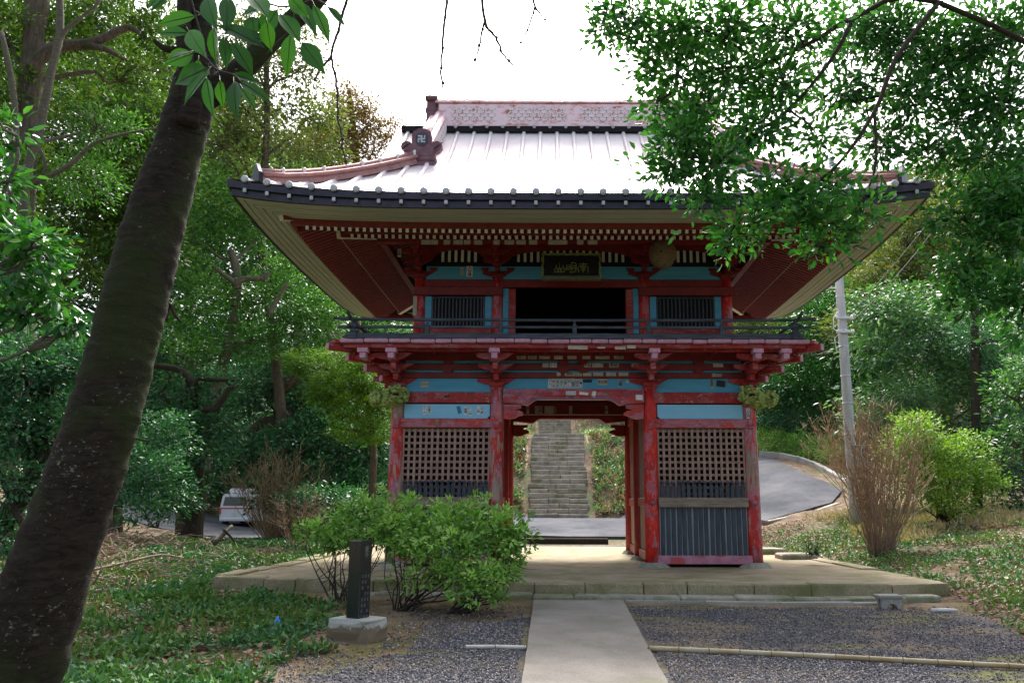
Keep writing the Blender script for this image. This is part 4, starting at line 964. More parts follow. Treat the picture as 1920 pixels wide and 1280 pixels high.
# ================================================================= ROOF
RY = 15.9; HT = RY-EY0                                          # half depth
def prof(t): return 5.585 + .50*t + .0565*t*t                   # height above eave line, t metres inwards
GV = 3.62                                                       # verge half width of the upper gabled part
HX = 2.78                                                       # x half where gable wall stands
TG = 2.45                                                       # inward distance where hips meet the gable foot
def lifted(x, y, t): return lift(x, y)*max(0, 1-t/1.6)
def front_z(x, t): return prof(t) + lifted(x, EY0+t, t)
def side_half(t): return EH+.05 - t                             # eave half width at inward distance t on the hipped part
mb = MB()
for sgn in (-1, 1):                                             # front and back slopes
    ts = [i*HT/22 for i in range(23)]; nx = 40; rows = []
    for t in ts:
        tt = t-.05; hw = side_half(tt) if t < EH-GV else GV+.0
        row_ = []
        for i in range(nx+1):
            x = EC + (-1+2*i/nx)*hw; y = RY+sgn*(HT-t+.05) if t == 0 else RY+sgn*(HT-t)
            row_.append((x, y, front_z(x, t)))
        rows.append(row_)
    vs = sum(rows, []); fs = []
    for r in range(len(rows)-1):
        for i in range(nx):
            q = (r*(nx+1)+i, r*(nx+1)+i+1, (r+1)*(nx+1)+i+1, (r+1)*(nx+1)+i); fs.append(q if sgn < 0 else q[::-1])
    mb.add(vs, fs, 0, True)
for sgn in (-1, 1):                                             # hipped side slopes
    ts = [i*TG/12 for i in range(13)]; ny = 26; rows = []
    for t in ts:
        hw = HT-t+(.05 if t == 0 else 0); row_ = []
        for i in range(ny+1):
            y = RY+(-1+2*i/ny)*hw; x = EC+sgn*(EH-t+(.05 if t == 0 else 0)); row_.append((x, y, prof(t)+lifted(x, y, t)))
        rows.append(row_)
    vs = sum(rows, []); fs = []
    for r in range(len(rows)-1):
        for i in range(ny):
            q = (r*(ny+1)+i, r*(ny+1)+i+1, (r+1)*(ny+1)+i+1, (r+1)*(ny+1)+i); fs.append(q[::-1] if sgn < 0 else q)
    mb.add(vs, fs, 0, True)
roof = part('roof', mb, M['roof'], gate)
for sgn in (-1, 1):                                             # gable walls
    X = EC+sgn*(EH-TG-.05); pts = [(RY-sg*(HT-t), prof(t)-.05) for sg, tl in ((1, [TG, 3, 3.5, HT]), (-1, [3.5, 3, TG])) for t in tl]
    m2 = MB(); vs = [(X, p[0], p[1]) for p in pts]+[(X+sgn*.05, p[0], p[1]) for p in pts]; n_ = len(pts)
    m2.add(vs, [tuple(range(n_)), tuple(range(2*n_-1, n_-1, -1))]+[(i, (i+1) % n_, (i+1) % n_+n_, i+n_) for i in range(n_)]); part('gable_wall', m2, M['red_deep'], roof)
    for sg in (-1, 1):
        m2 = MB()
        for t0, t1 in ((EH-GV, 2.2), (2.2, 2.8), (2.8, 3.5), (3.5, HT)): m2.beam((EC+sgn*(GV-.02), RY+sg*(HT-t0), prof(t0)-.10), (EC+sgn*(GV-.02), RY+sg*(HT-t1), prof(t1)-.10), .06, .18)
        part('barge_board', m2, M['fascia'], roof)
# rounded batten ribs with grey round end caps and gutter brackets
RP = .337
def rib_path(kind, off, sgn):
    pts = []
    if kind == 'f':
        x = EC+off; tmax = HT-.15 if abs(off) < GV-.1 else (EH-abs(off)); tmax = max(tmax, .25)
        n_ = max(3, int(tmax/.28)+2)
        for i in range(n_):
            t = tmax*i/(n_-1); pts.append((x, RY+sgn*(HT-t), front_z(x, t)+.016))
        pts[0] = (x, RY+sgn*(HT+.07), front_z(x, 0)+.010)
    else:
        y = RY+off; tmax = TG if abs(off) < HT-TG else (HT-abs(off)); tmax = max(tmax, .25); n_ = max(3, int(tmax/.28)+2)
        for i in range(n_):
            t = tmax*i/(n_-1); x = EC+sgn*(EH-t); pts.append((x, y, prof(t)+lifted(x, y, t)+.016))
        pts[0] = (EC+sgn*(EH+.07), y, pts[0][2]-.006)
    return pts
for kind, sgn, cnt in (('f', -1, 15), ('f', 1, 15), ('s', -1, 11), ('s', 1, 11)):
    for i in range(-cnt, cnt+1):
        off = i*RP
        if (kind == 'f' and abs(off) > EH-.12) or (kind == 's' and abs(off) > HT-.12): continue
        pts = rib_path(kind, off, sgn); m2 = MB(); m2.tube(pts, .042, 8); rb_ = part('roof_rib', m2, M['roof'], roof)
        if kind == 'f' and sgn > 0: continue
        p = Vector(pts[0]); m3 = MB()
        dv = Vector((0, sgn, 0)) if kind == 'f' else Vector((sgn, 0, 0))
        m3.tube([p-dv*.01, p+dv*.018, p+dv*.026], [.056, .056, .04], 12); part('rib_cap', m3, M['cap'], rb_)
        m4 = MB(); b0 = Vector((p.x, p.y, p.z-.165)) - dv*.035
        sz = (.05, .04, .062) if kind == 'f' else (.04, .05, .062); m4.obox(b0, sz, ch=.006); part('gutter_bracket', m4, M['cap'], rb_)
        if kind == 'f':                                          # lapped seams across the rib
            m5 = MB()
            for t in (.42, .95, 1.5, 2.05, 2.6):
                if t < (HT if abs(off) < GV else EH-abs(off))-.1: q = Vector((EC+off, RY+sgn*(HT-t), front_z(EC+off, t)+.018)); m5.tube([q, q+Vector((0, -sgn*.02, .013))], [.047, .047], 8)
            if m5.v: part('rib_seam', m5, M['roof'], rb_)
# main ridge
zR = prof(HT)
m2 = MB(); m2.box(EC-2.78, EC+2.78, RY-.16, RY+.16, zR-.1, zR+.50, .02); ridge = part('main_ridge', m2, M['ridge'], roof)
m2 = MB(); m2.tube([(EC-2.85, RY, zR+.585), (EC+2.85, RY, zR+.585)], .075, 10); part('ridge_cap_roll', m2, M['hip'], ridge)
m2 = MB(); m2.box(EC-2.84, EC+2.84, RY-.20, RY+.20, zR+.503, zR+.535, .006); m2.box(EC-2.84, EC+2.84, RY-.20, RY+.20, zR-.03, zR+.0, .006); part('ridge_moulding', m2, M['ridge'], ridge)
m2 = MB(); m2.box(EC-3.5, EC+3.5, RY-.25, RY+.25, zR-.16, zR-.045, 0); part('ridge_soffit', m2, M['black'], ridge)
for i in range(14):
    X = EC-2.6+i*.4; m3 = MB(); m3.tube([(X-.03, RY, zR+.585), (X+.03, RY, zR+.585)], .086, 12); part('ridge_strap', m3, M['lat_white'], ridge)
for i in range(18):
    X = EC-2.72+i*.32; m3 = MB(); m3.tube([(X, RY-.30, zR-.085), (X, RY-.15, zR-.02)], .035, 8); part('ridge_rib_end', m3, M['cap'], ridge)
m2 = MB()                                                       # raised diamond lattice in panels along the ridge face
for (x0, x1) in ((-2.5, -1.55), (-1.35, -.15), (.15, 1.35), (1.55, 2.5)):
    n_ = int((x1-x0)/.15)
    for i in range(n_):
        for j in range(2):
            for s in (-1, 1):
                xa = EC+x0+i*.15; za = zR+.10+j*.15; p0 = (xa, RY-.168, za) if s > 0 else (xa, RY-.168, za+.15); p1 = (xa+.15, RY-.168, za+.15) if s > 0 else (xa+.15, RY-.168, za); m2.beam(p0, p1, .02, .024)
part('ridge_lattice', m2, M['lat_white'], ridge)['kind'] = 'stuff'
def ridge_end(X, s):
    m = MB(); m.box(X-.11, X+.11, RY-.15, RY+.15, zR-.12, zR+.16, .01); m.box(X-.13, X+.13, RY-.17, RY+.17, zR+.30, zR+.44, .04); m.box(X-.10, X+.10, RY-.16, RY+.16, zR+.16, zR+.62, .02)
    m.tube([(X-.12, RY-.17, zR+.60), (X+.12, RY-.17, zR+.60)], .06, 10); m.box(X-.09, X+.09, RY-.1, RY+.1, zR+.66, zR+.73, .02); e = part('ridge_end_stack', m, M['ornament'], ridge)
ridge_end(EC-2.92, -1); ridge_end(EC+2.92, 1)
# descending ridges with diamond faces and the ornaments bearing a manji
def descend(s, sg):
    X = EC+s*2.76; g_ = MB()
    t0, t1 = HT-.12, HT-1.72
    p0 = Vector((X, RY+sg*(HT-t0), prof(t0)+.16)); p1 = Vector((X+s*.05, RY+sg*(HT-t1), prof(t1)+.17))
    g_.beam(p0, p1, .34, .40, .03); dr = part('descending_ridge', g_, M['ridge'], roof)
    g2 = MB(); g2.tube([p0+Vector((0, 0, .25)), p1+Vector((0, 0, .25))], .07, 10); part('ridge_cap_roll', g2, M['ridge'], dr)
    g3 = MB(); d = (p1-p0); L = d.length; dn = d.normalized(); up = Vector((0, -dn.z, dn.y)) if dn.y > 0 else Vector((0, dn.z, -dn.y))
    for face in (-1, 1):
        for i in range(8):
            for s2 in (-1, 1):
                q = p0+dn*(.15+i*.19)+Vector((face*.176, 0, 0)); g3.beam(q-up*s2*.11, q+dn*.19+up*s2*.11, .016, .026)
    part('ridge_lattice', g3, M['lat_white'], dr)['kind'] = 'stuff'
    if sg > 0: return
    # ornament
    c = Vector((X+s*.05, p1.y-.12, 0)); zb = 7.11; k = 1.0
    prof2 = [(-.30, .16), (-.37, .20), (-.43, .29), (-.41, .37), (-.33, .42), (-.24, .40), (-.205, .36), (-.205, .55), (-.18, .63), (-.11, .665), (-.07, .70), (.07, .70), (.11, .665), (.18, .63), (.205, .55), (.205, .36), (.24, .40), (.33, .42), (.41, .37), (.43, .29), (.37, .20), (.30, .16), (.26, .10), (-.26, .10)]
    g4 = MB(); g4.prism([(c.x+a_*.88, zb+b_*.88) for a_, b_ in prof2][::-1], c.y, c.y+.13); orn = part('ridge_ornament', g4, M['ornament'], roof)
    g5 = MB(); g5.box(c.x-.27, c.x+.27, c.y-.04, c.y+.2, zb-.02, zb+.075, .02); g5.box(c.x-.24, c.x+.24, c.y-.01, c.y+.18, zb-.12, zb-.02, 0); part('ornament_base', g5, M['ornament'], orn)
    for q in (-1, 1):
        g6 = MB(); g6.tube([(c.x+q*(.29+.085*(1-i/22)*cos(i*.55+pi/2*(1-q))), c.y-.008, zb+.265+.075*(1-i/22)*sin(i*.55+pi/2)) for i in range(18)], .014, 6)
        g6.tube([(c.x+q*(.25+.05*(1-i/16)*cos(i*.6)), c.y-.008, zb+.15+.05*(1-i/16)*sin(i*.6)) for i in range(12)], .010, 6); part('ornament_scroll', g6, M['ornament'], orn)
    oc = [(c.x+a_, zb+.40+b_) for a_, b_ in [(-.06, -.125), (.06, -.125), (.105, -.07), (.105, .07), (.06, .125), (-.06, .125), (-.105, .07), (-.105, -.07)]]
    g7 = MB(); g7.prism(oc, c.y-.012, c.y-.001); pl_ = part('emblem_plate', g7, M['picket'], orn)
    g8 = MB(); u = .026; o_ = .021; r_ = .068; zc = zb+.40
    for bxs in ((-r_, r_, -u/2, u/2), (-u/2, u/2, -r_, r_), (r_-u, r_, 0, r_), (-r_, -r_+u, -r_, 0), (-r_, 0, r_-u, r_), (0, r_, -r_, -r_+u)): g8.box(c.x+bxs[0], c.x+bxs[1], c.y-.022-RN.random()*.001, c.y-.012, zc+bxs[2], zc+bxs[3])
    part('manji_emblem', g8, M['cap'], pl_)
for s in (-1, 1):
    for sg in (-1, 1): descend(s, sg)
# corner ridges
for sx in (-1, 1):
    for sy in (-1, 1):
        pts = []
        for i in range(9):
            t = 2.3-(2.3-.30)*i/8; x = EC+sx*(EH-t); y = RY+sy*(HT-t); pts.append(Vector((x, y, prof(t)+lifted(x, y, t))))
        cr_ = MB()
        for a_, b_ in zip(pts[:-1], pts[1:]): cr_.beam(a_+Vector((0, 0, .07)), b_+Vector((0, 0, .07)), .22, .16, .0)
        c0 = part('corner_ridge', cr_, M['hip'], roof)
        m2 = MB(); m2.tube([p+Vector((0, 0, .19)) for p in pts], .062, 10); m2.tube([p+Vector((.10*sy*sx, -.10, .12)) for p in pts], .035, 8); m2.tube([p+Vector((-.10*sy*sx, .10, .12)) for p in pts], .035, 8); part('ridge_cap_roll', m2, M['hip'], c0)
        for i in range(7):
            q = pts[0].lerp(pts[-1], (i+.4)/7); j = min(7, int((i+.4)/7*8)); q = pts[j]; m3 = MB(); m3.obox(q+Vector((0, 0, .19)), (.05, .17, .16), az=pi/4*sx*sy, ch=.02); part('ridge_strap', m3, M['lat_white'], c0)
        e = pts[-1]; m4 = MB(); m4.prism([(-.12, 0), (.12, 0), (.11, .16), (.04, .26), (0, .32), (-.04, .26), (-.11, .16)], -.03, .03, 0, Matrix.Translation(e+Vector((sx*.03, sy*.03, 0))) @ Matrix.Rotation(sx*sy*-pi/4, 4, 'Z')); part('corner_finial', m4, M['fascia'], c0)

# ================================================================= CARVED BEASTS at the column heads
def beast(c, az, k, parent, flip=1):
    """mossy carved lion head with curly mane, brow, open snout and two clawed paws, looking along -Y rotated by az"""
    Mx = Matrix.Translation(c) @ Matrix.Rotation(az, 4, 'Z') @ Matrix.Scale(k, 4)
    def B(m, p, r, n=12, mm=8, amp=.12, fr=4, seed=0): 
        t0 = len(m.v); m.blob((0, 0, 0), r, n, mm, amp, fr, seed)
        for i in range(t0, len(m.v)): m.v[i] = tuple(Mx @ (Vector(m.v[i])+Vector(p)))
    m = MB(); B(m, (0, .08, -.03), (.125, .18, .13), 18, 12, .08, 5, 1); B(m, (0, -.02, .075), (.12, .11, .06), 16, 10, .18, 7, 2)
    h = part('carved_lion', m, M['mosswood'], parent)
    m = MB(); q = random.Random(3)
    for ring, (rr, yy, sz) in enumerate(((.15, -.01, .042), (.185, .07, .05), (.16, .15, .05))):
        for i in range(15):
            a_ = 2*pi*i/15+ring*.2
            if -2.3 < (a_ % (2*pi))-pi*1.5-.0 < .0 and False: continue
            if sin(a_) < -.72: continue
            sz_ = sz*q.uniform(.6, 1.15); B(m, (rr*cos(a_)*q.uniform(.9, 1.08), yy+q.uniform(-.02, .02), rr*.85*sin(a_)*q.uniform(.85, 1.1)), (sz_*q.uniform(.8, 1.2), sz_*1.1, sz_), 8, 6, .2, 5, i)
    part('mane', m, M['mosswood'], h)
    m = MB(); B(m, (0, -.15, .030), (.080, .055, .026)); B(m, (0, -.19, .048), (.030, .022, .018)); B(m, (0, -.13, -.062), (.062, .05, .018)); B(m, (-.05, -.13, .092), (.048, .035, .018)); B(m, (.05, -.13, .092), (.048, .035, .018)); part('snout', m, M['mosswood'], h)
    m = MB(); B(m, (0, -.115, -.018), (.066, .05, .030), 10, 6, 0); part('mouth', m, M['black'], h)
    m = MB(); B(m, (0, -.135, -.040), (.034, .04, .012), 10, 6, 0); part('tongue', m, M['red_beam'], h)
    m = MB()
    for s in (-1, 1): B(m, (s*.048, -.150, .068), (.017, .012, .015), 8, 6, 0)
    part('eye', m, M['gold'], h)
    for s in (-1, 1):
        m = MB(); B(m, (s*.09, -.08, -.14), (.045, .07, .034))
        for q_ in (-1, 0, 1): B(m, (s*.09+q_*.030, -.150, -.150), (.014, .026, .030), 8, 6, 0)
        part('paw', m, M['mosswood'], h)
for s, X in ((-1, GX[0]), (1, GX[3])):
    beast((X-s*.02, YW-.22, 2.81), 0, .92, gate); beast((X+s*.28, YF-.05, 2.765), s*radians(-72), .85, gate)
    mb = MB(); mb.blob((X+s*.1, YF-.03, 2.76), (.24, .19, .16), 18, 12, .12, 6, 3); part('carved_body', mb, M['mosswood'], gate)
# tenon pegs on the columns
for X in GX:
    mb = MB(); mb.box(X-.045, X+.045, YF-.155, YF-.10, 2.255, 2.40, .006); part('tenon_peg', mb, M['pink_beam'], gate)
for X in GX[1:]:
    mb = MB(); mb.tube([(X, YF-.16, 1.03), (X, YF-.12, 1.03)], .04, 8); part('tenon_peg', mb, M['pink_beam'], gate)
mb = MB(); p = at(1242, 735, YW-.02); mb.box(*(at(816, 786, YW-.05).x, at(823, 786, YW-.05).x), YW-.052, YW-.046, 2.29, 2.415); part('bare_patch', mb, M['grey_wood'], gate)

# ================================================================= PAPER SLIPS and lettering
_tx = {}
def text_mesh(s, vertical=False, size=.05, thick=0.0):
    k = (s, vertical, round(size, 4))
    if k in _tx: return _tx[k]
    c = bpy.data.curves.new('lettering', 'FONT'); c.body = '\n'.join(s) if vertical else s; c.size = size; c.align_x = 'CENTER'; c.align_y = 'CENTER'; c.resolution_u = 1; c.space_line = .82 if vertical else 1; c.offset = size*.012
    o = bpy.data.objects.new('lettering', c); COL.objects.link(o); dg = bpy.context.evaluated_depsgraph_get(); me = bpy.data.meshes.new_from_object(o.evaluated_get(dg)); COL.objects.unlink(o); bpy.data.objects.remove(o)
    _tx[k] = me; return me
def slip(px0, py0, px1, py1, Y, mat='paper', text=None, vert=False, ang=0.0, ink='ink'):
    a_ = at(px0, py0, Y); b_ = at(px1, py1, Y); cx_, cz = (a_.x+b_.x)/2, (a_.z+b_.z)/2; w_, h_ = abs(b_.x-a_.x), abs(a_.z-b_.z)
    mb = MB(); mb.obox((cx_, Y, cz), (w_, .003, h_), ay=ang); s = part('paper_slip', mb, M[mat], gate)
    if text:
        n_ = len(text); size = (h_*.94/(n_*.86) if vert else min(w_*.98/n_, h_*.98)); size = min(size, (w_ if vert else h_)*1.05)
        me = text_mesh(text, vert, size); o = link_obj('lettering', me, M[ink], s, loc=(cx_, Y-.0035, cz), rot=(pi/2, ang, 0))
    return s
S = slip; y1_ = YW-.036; y2_ = YW-.002; yb = YW-.062; yp = YW+.026
# on the blue panel of the centre bay: a row of nine tall slips
for i, (tx) in enumerate(['川上一', '川崎小崎', '川島四郎', '川畠舟人', '小泉三', '山ケし', '一龍斎', '江栄良', '川本江']):
    S(1027.5+i*7.3, 708.6, 1034+i*7.3, 727, yp, 'paper_white', tx, True)
S(1093, 711, 1110, 717, yp, 'ink'); S(1121, 710, 1139, 722, yp, 'paper', '東京講', False); S(1160, 708, 1166, 725, yp, 'paper', '一成龍', True); S(1174, 712, 1179, 718, yp, 'paper')
S(1061, 733, 1080, 740, yb, 'paper_white', '山工小', False, 0, 'rail'); S(1110, 733, 1117, 744, yb, 'paper_white', None, True, .25); S(1086, 735, 1103, 740, yb, 'paper_white', None, False, .1); S(1066, 744, 1077, 747.5, yb, 'ink')
S(1192, 740, 1205, 749.5, yb, 'paper_white')
for x0, x1, m, tx in ((1044, 1051, 'paper', None), (1059, 1078, 'paper', '奉納'), (1079, 1091, 'paper', '江戸'), (1093, 1109, 'paper', None), (1112, 1131, 'paper', None), (1136, 1155, 'paper', None), (1160, 1178, 'paper', None)): S(x0, 697.8, x1, 704.5, YW-.024, m, tx)
for x0, x1, m, tx in ((1017, 1029, 'paper', None), (1031, 1044, 'paper_white', '千社'), (1095, 1108, 'paper', '千社'), (1110, 1131, 'paper', None), (1142, 1160, 'paper', '奉納'), (1184, 1198, 'paper', None)): S(x0, 680.5, x1, 688.5, YW-.024, m, tx)
for x0, x1, m, tx in ((969, 986, 'paper', '日一'), (990, 1006, 'paper', '小文'), (1011, 1031, 'paper', None), (1039, 1055, 'paper_white', '中大中'), (1064, 1081, 'paper', None), (1092, 1107, 'paper', None), (1116, 1143, 'paper', None), (1151, 1169, 'paper', '小榮')): S(x0, 667, x1, 673, YW-.024, m, tx)
for x0, y0, x1, y_1 in ((1065, 648, 1085, 654.5), (1085, 648, 1102, 655), (1120, 650, 1135, 653), (1153, 649, 1173, 655), (1176, 647, 1192, 653)): S(x0, y0, x1, y_1, 13.256, 'paper')
# left bay panels
for x0, x1, y0, y_1, tx in ((793, 799, 759, 777, '小一の'), (802, 808, 760, 776, '川島文'), (870.5, 875.5, 762, 778, '寿徳'), (879.5, 884.5, 763, 779, '八一同'), (894.5, 900, 761, 777, '一笑'), (901.5, 906.5, 761, 777, '川乃家')): S(x0, y0, x1, y_1, YW-.003, 'paper_white', tx, True)
S(857.5, 761, 864, 775, YW-.003, 'blue_dark', None, False, -.25); S(789, 715, 804, 726, yp, 'paper', '上の中'); S(833, 741, 843, 744.5, y1_, 'ink')
S(1332, 711, 1338, 728, yp, 'paper', '登興行', True); S(1343, 713, 1360, 725, yp, 'ink', None, False, .1); S(1337, 681, 1356, 688, YW-.024, 'paper'); S(1335, 700, 1353, 706, YW-.024, 'paper', '一日目')
S(1399, 765, 1406, 784, YF-.135, 'paper_white', '之月酒', True)
# passage beam
for x0, x1, tx in ((987, 992, '天一'), (1003, 1010, None), (1011, 1017, '日光'), (1021, 1038, None), (1067, 1073, None), (1134, 1140, '近藤')): S(x0, 761, x1, 775, YM-.094, 'paper', tx, True)
S(1039, 762, 1043, 774, YM-.094, 'gold')
# board under the upper rafters
for x0 in (790, 809, 832, 850, 870, 889, 925, 946, 968, 992, 1028, 1046, 1082, 1102): S(x0, 450, x0+RN.choice([12, 15, 18]), 458.5, 13.576, 'paper')
S(875, 499, 886, 519, UW+.018, 'paper_white', '大仲講', True); S(863, 502, 869, 516, UW+.018, 'paper', '一番', True); S(746, 467, 752, 482, 13.85, 'paper', '文金', True)
S(775, 555, 781, 592, UY0-.115, 'paper', None)

# ================================================================= THINGS ON AND AROUND THE GATE
# name board under the upper eave
nbY = 13.72; c0 = at(1071, 499, nbY); tilt = radians(-14)
nb_ = thing('name_board', 'black tablet with mossy gold characters hanging under the upper eave', 'sign', (c0.x, nbY, c0.z))
Mn = Matrix.Translation((c0.x, nbY, c0.z)) @ Matrix.Rotation(tilt, 4, 'X')
W_, H_ = .50, .235
mb = MB(); mb.box(-W_+.03, W_-.03, 0, .03, -H_+.05, H_-.02, .004, 0, Mn); part('board', mb, M['black'], nb_)
mb = MB(); n_ = 40; top_ = [(-W_-.01+2*(W_+.01)*i/n_, H_+.010*sin(i*1.0)+.01) for i in range(n_+1)]
mb.prism([(x, z) for x, z in top_]+[(x, z-.028) for x, z in top_[::-1]], -.03, .02, 0, Mn)
for s in (-1, 1):
    sd_ = [(s*(W_-.005+.012*sin(i*.9)), -H_+2*H_*i/20) for i in range(21)]; pl_ = [(x+.013, z) for x, z in sd_]+[(x-.013, z) for x, z in sd_[::-1]]; mb.prism(pl_, -.03, .02, 0, Mn)
part('wavy_frame', mb, M['gold'], nb_)
mb = MB(); bt = [(-W_-.01+2*(W_+.01)*i/n_, -H_-.045+.010*sin(i*.9)) for i in range(n_+1)]; vs = [Mn @ Vector((x*.92, -.005, -H_+.045)) for x, z in bt]+[Mn @ Vector((x, -.055, z)) for x, z in bt]
mb.add(vs, [(i, i+1, i+n_+2, i+n_+1) for i in range(n_)]); mb.box(-W_, W_, -.06, .02, -H_-.045, -H_-.03, 0, 0, Mn); part('lower_sill', mb, M['mosstrim'], nb_)
def glyph(strokes, ox, oz, sx, sz, name='character'):
    mb = MB()
    for st_ in strokes:
        pts = [Mn @ Vector((ox+(p[0]-.5)*sx, -.008, oz+(.5-p[1])*sz)) for p in st_]; mb.tube(pts, .0085, 6)
    part(name, mb, M['gold'], nb_)
glyph([[(.5, 0), (.5, .45), (.36, .9)], [(.5, .45), (.66, .9)], [(.2, .2), (.2, .45), (.05, .7), (.05, .85)], [(.2, .45), (.34, .62), (.36, .9)], [(.82, .2), (.82, .45), (.66, .62), (.66, .9)], [(.82, .45), (.95, .7), (.93, .85)], [(0, .95), (1, .93)]], -.20, -.035, .19, .19)
glyph([[(.08, .25), (.05, .65)], [(.08, .25), (.42, .2), (.42, .62)], [(.07, .45), (.42, .42)], [(0, .68), (.45, .62)], [(.5, .05), (.6, 0), (.8, 0), (.95, .15), (.92, .82)], [(.55, .1), (.55, .78)], [(.58, .32), (.9, .3)], [(.57, .55), (.9, .54)], [(.35, .82), (.5, .98), (.95, .8)]], -.0, -.035, .19, .2)
glyph([[(.5, 0), (.5, .95)], [(.12, .15), (.88, .13)], [(.1, .95), (.02, .5), (.2, .33), (.8, .33), (.95, .45), (.93, .98)], [(.3, .38), (.38, .5)], [(.7, .38), (.62, .5)], [(.28, .55), (.72, .55)], [(.28, .72), (.72, .72)]], .205, -.035, .19, .2)
# hornets' nest
p = at(1242, 476, 13.62); nst = MB(); nst.blob((p.x, 13.62, p.z), (.235, .22, .265), 32, 20, .035, 6, 5)
nest = part('hornet_nest', nst, M['nest']); tag(nest, 'large round papery brown hornet nest hanging under the eave beside the name board', 'nest')
mb = MB(); q = at(1240, 471, 13.40); mb.blob((q.x, 13.408, q.z), (.022, .012, .016), 8, 6, 0); part('nest_hole', mb, M['black'], nest)

# monument: black granite pillar on a rough concrete base, turned
mp = atz(672, 1188, gz(-2.1, 9.0)-0.0); mx, my = -1.89, 8.46
mz = gz(mx, my); az = radians(-27)
mon = thing('stone_monument', 'polished black granite pillar carved with characters on a chipped concrete base', 'monument', (mx, my, mz))
def mon_mat(dx=0, dy=0, dz=0, s=1): return Matrix.Translation((mx, my, mz)) @ Matrix.Rotation(az, 4, 'Z') @ Matrix.Translation((dx, dy, dz))
mb = MB(); g = random.Random(5); bw, bd, bh = .235, .165, .19
ring = [(-bw, -bd), (-.1, -bd), (.1, -bd), (bw-.07, -bd), (bw-.02, -bd+.05), (bw, -bd+.12), (bw, bd-.03), (bw-.03, bd), (-bw+.03, bd), (-bw, bd-.03)]
lv = [(-.10, 1.06), (.0, 1.05), (.07, 1.03), (.15, 1.0), (bh-.012, 1.0), (bh, .97)]; vs = []; fs = []
for k, (z, s) in enumerate(lv):
    for j, (x, y) in enumerate(ring):
        jx_ = g.uniform(-.016, .016) if 0 < k < 4 else 0; jy = g.uniform(-.018, .012) if 0 < k < 4 else 0
        vs.append(mon_mat() @ Vector((x*s+jx_, y*s+jy, z)))
n_ = len(ring)
for k in range(len(lv)-1):
    for j in range(n_): fs.append((k*n_+j, k*n_+(j+1) % n_, (k+1)*n_+(j+1) % n_, (k+1)*n_+j))
fs.append(tuple(range((len(lv)-1)*n_, len(lv)*n_))); mb.add(vs, fs)
t = NT('chipped_concrete'); sx_ = t.n('ShaderNodeSeparateXYZ'); t.l(t.pos, sx_.inputs[0]); n1 = t.noise(11, 6, .65); n2 = t.noise(70, 4, .6)
c_ = t.mix(t.ramp(n2, [(.35, 0.0), (.65, 1.0)]), (.29, .30, .27), (.40, .41, .37)); hh = t.math('SUBTRACT', sx_.outputs[2], mz); e_ = t.math('ADD', t.math('MULTIPLY', hh, 3.2), t.math('MULTIPLY', n1, .9))
dirty = t.ramp(e_, [(.80, 1.0), (.86, 0.0)]); c_ = t.mix(dirty, c_, (.17, .135, .09)); t.bump(n1, .6, .02); M['chipped'] = t.fin(c_, .9, 0, .2)
part('base', mb, M['chipped'], mon)
t = NT('polished_black_granite'); c_ = t.ramp(t.noise(160, 3, .6), [(.4, (.008, .009, .012)), (.72, (.035, .038, .045))]); M['granite'] = t.fin(c_, .16, 0, .55)
px_, pd_, ph_ = .078, .084, .735
mb = MB(); mb.box(-px_, px_, -pd_, pd_, bh-.002, bh+ph_, .006, 0, mon_mat(-.015, .0, 0)); pil = part('pillar', mb, M['granite'], mon)
M['engrave'] = simple('grey_engraving', (.10, .115, .10), (.16, .18, .155), 30, .8)
for tx, z, sz in (('南', bh+ph_-.11, .10),):
    me = text_mesh('慶谷', True, .06); o = link_obj('engraved_characters', me, M['engrave'], pil); o.matrix_parent_inverse = Matrix(); o.matrix_world = mon_mat(px_-.015+.0022, .0, z) @ Matrix.Rotation(pi/2, 4, 'Z') @ Matrix.Rotation(pi/2, 4, 'X')
for k in range(3):
    for j in range(8):
        mb = MB(); zz = bh+ph_-.33-j*.055
        for q in range(3): mb.box(px_-.015+.0005, px_-.015+.0022, -.055+k*.042, -.055+k*.042+.024, zz-q*.011, zz-q*.011+.0035, 0, 0, mon_mat())
        mb.box(px_-.015+.0005, px_-.015+.0024, -.045+k*.042, -.042+k*.042, zz-.028, zz+.006, 0, 0, mon_mat())
        if (j+k) % 4 != 3: part('engraved_mark', mb, M['engrave'], pil)

# small stone bench at the right end of the step
bp = atz(1690, 1138, -.17); bx_, by_ = bp.x, 10.35; bz_ = gz(bx_, by_)
bench = thing('stone_bench', 'small grey stone bench with an arched support at the right end of the step', 'bench', (bx_, by_, bz_))
k_ = .80
mb = MB(); mb.box(bx_-.21*k_, bx_+.15*k_, by_-.09, by_+.12, bz_+.145*k_, bz_+.185*k_, .006); mb.box(bx_-.20*k_, bx_+.14*k_, by_-.08, by_+.11, bz_+.125*k_, bz_+.144*k_, .004); part('seat', mb, M['concrete'], bench)
for s in (0, 1):
    mb = MB(); yy = by_-.07+s*.12; mb.prism([(bx_+x*k_, bz_+z*k_) for x, z in [(-.17, -.03), (-.10, -.03), (-.085, .03), (-.04, .065), (.0, .065), (.05, .03), (.06, -.03), (.12, -.03), (.12, .125), (-.17, .125)]], yy, yy+.05); part('support', mb, M['concrete'], bench)
# pale plastic tube left on the gravel by the bench
q = Vector((4.42, 10.05, gz(4.42, 10.05)+.022)); mb = MB(); mb.tube([q, q+Vector((.17, -.015, 0)), q+Vector((.29, -.02, 0))], [.02, .022, .014], 10); bt_ = part('plastic_tube', mb, M['paper_white']); tag(bt_, 'pale pinkish plastic tube lying on the gravel right of the small stone bench', 'litter')
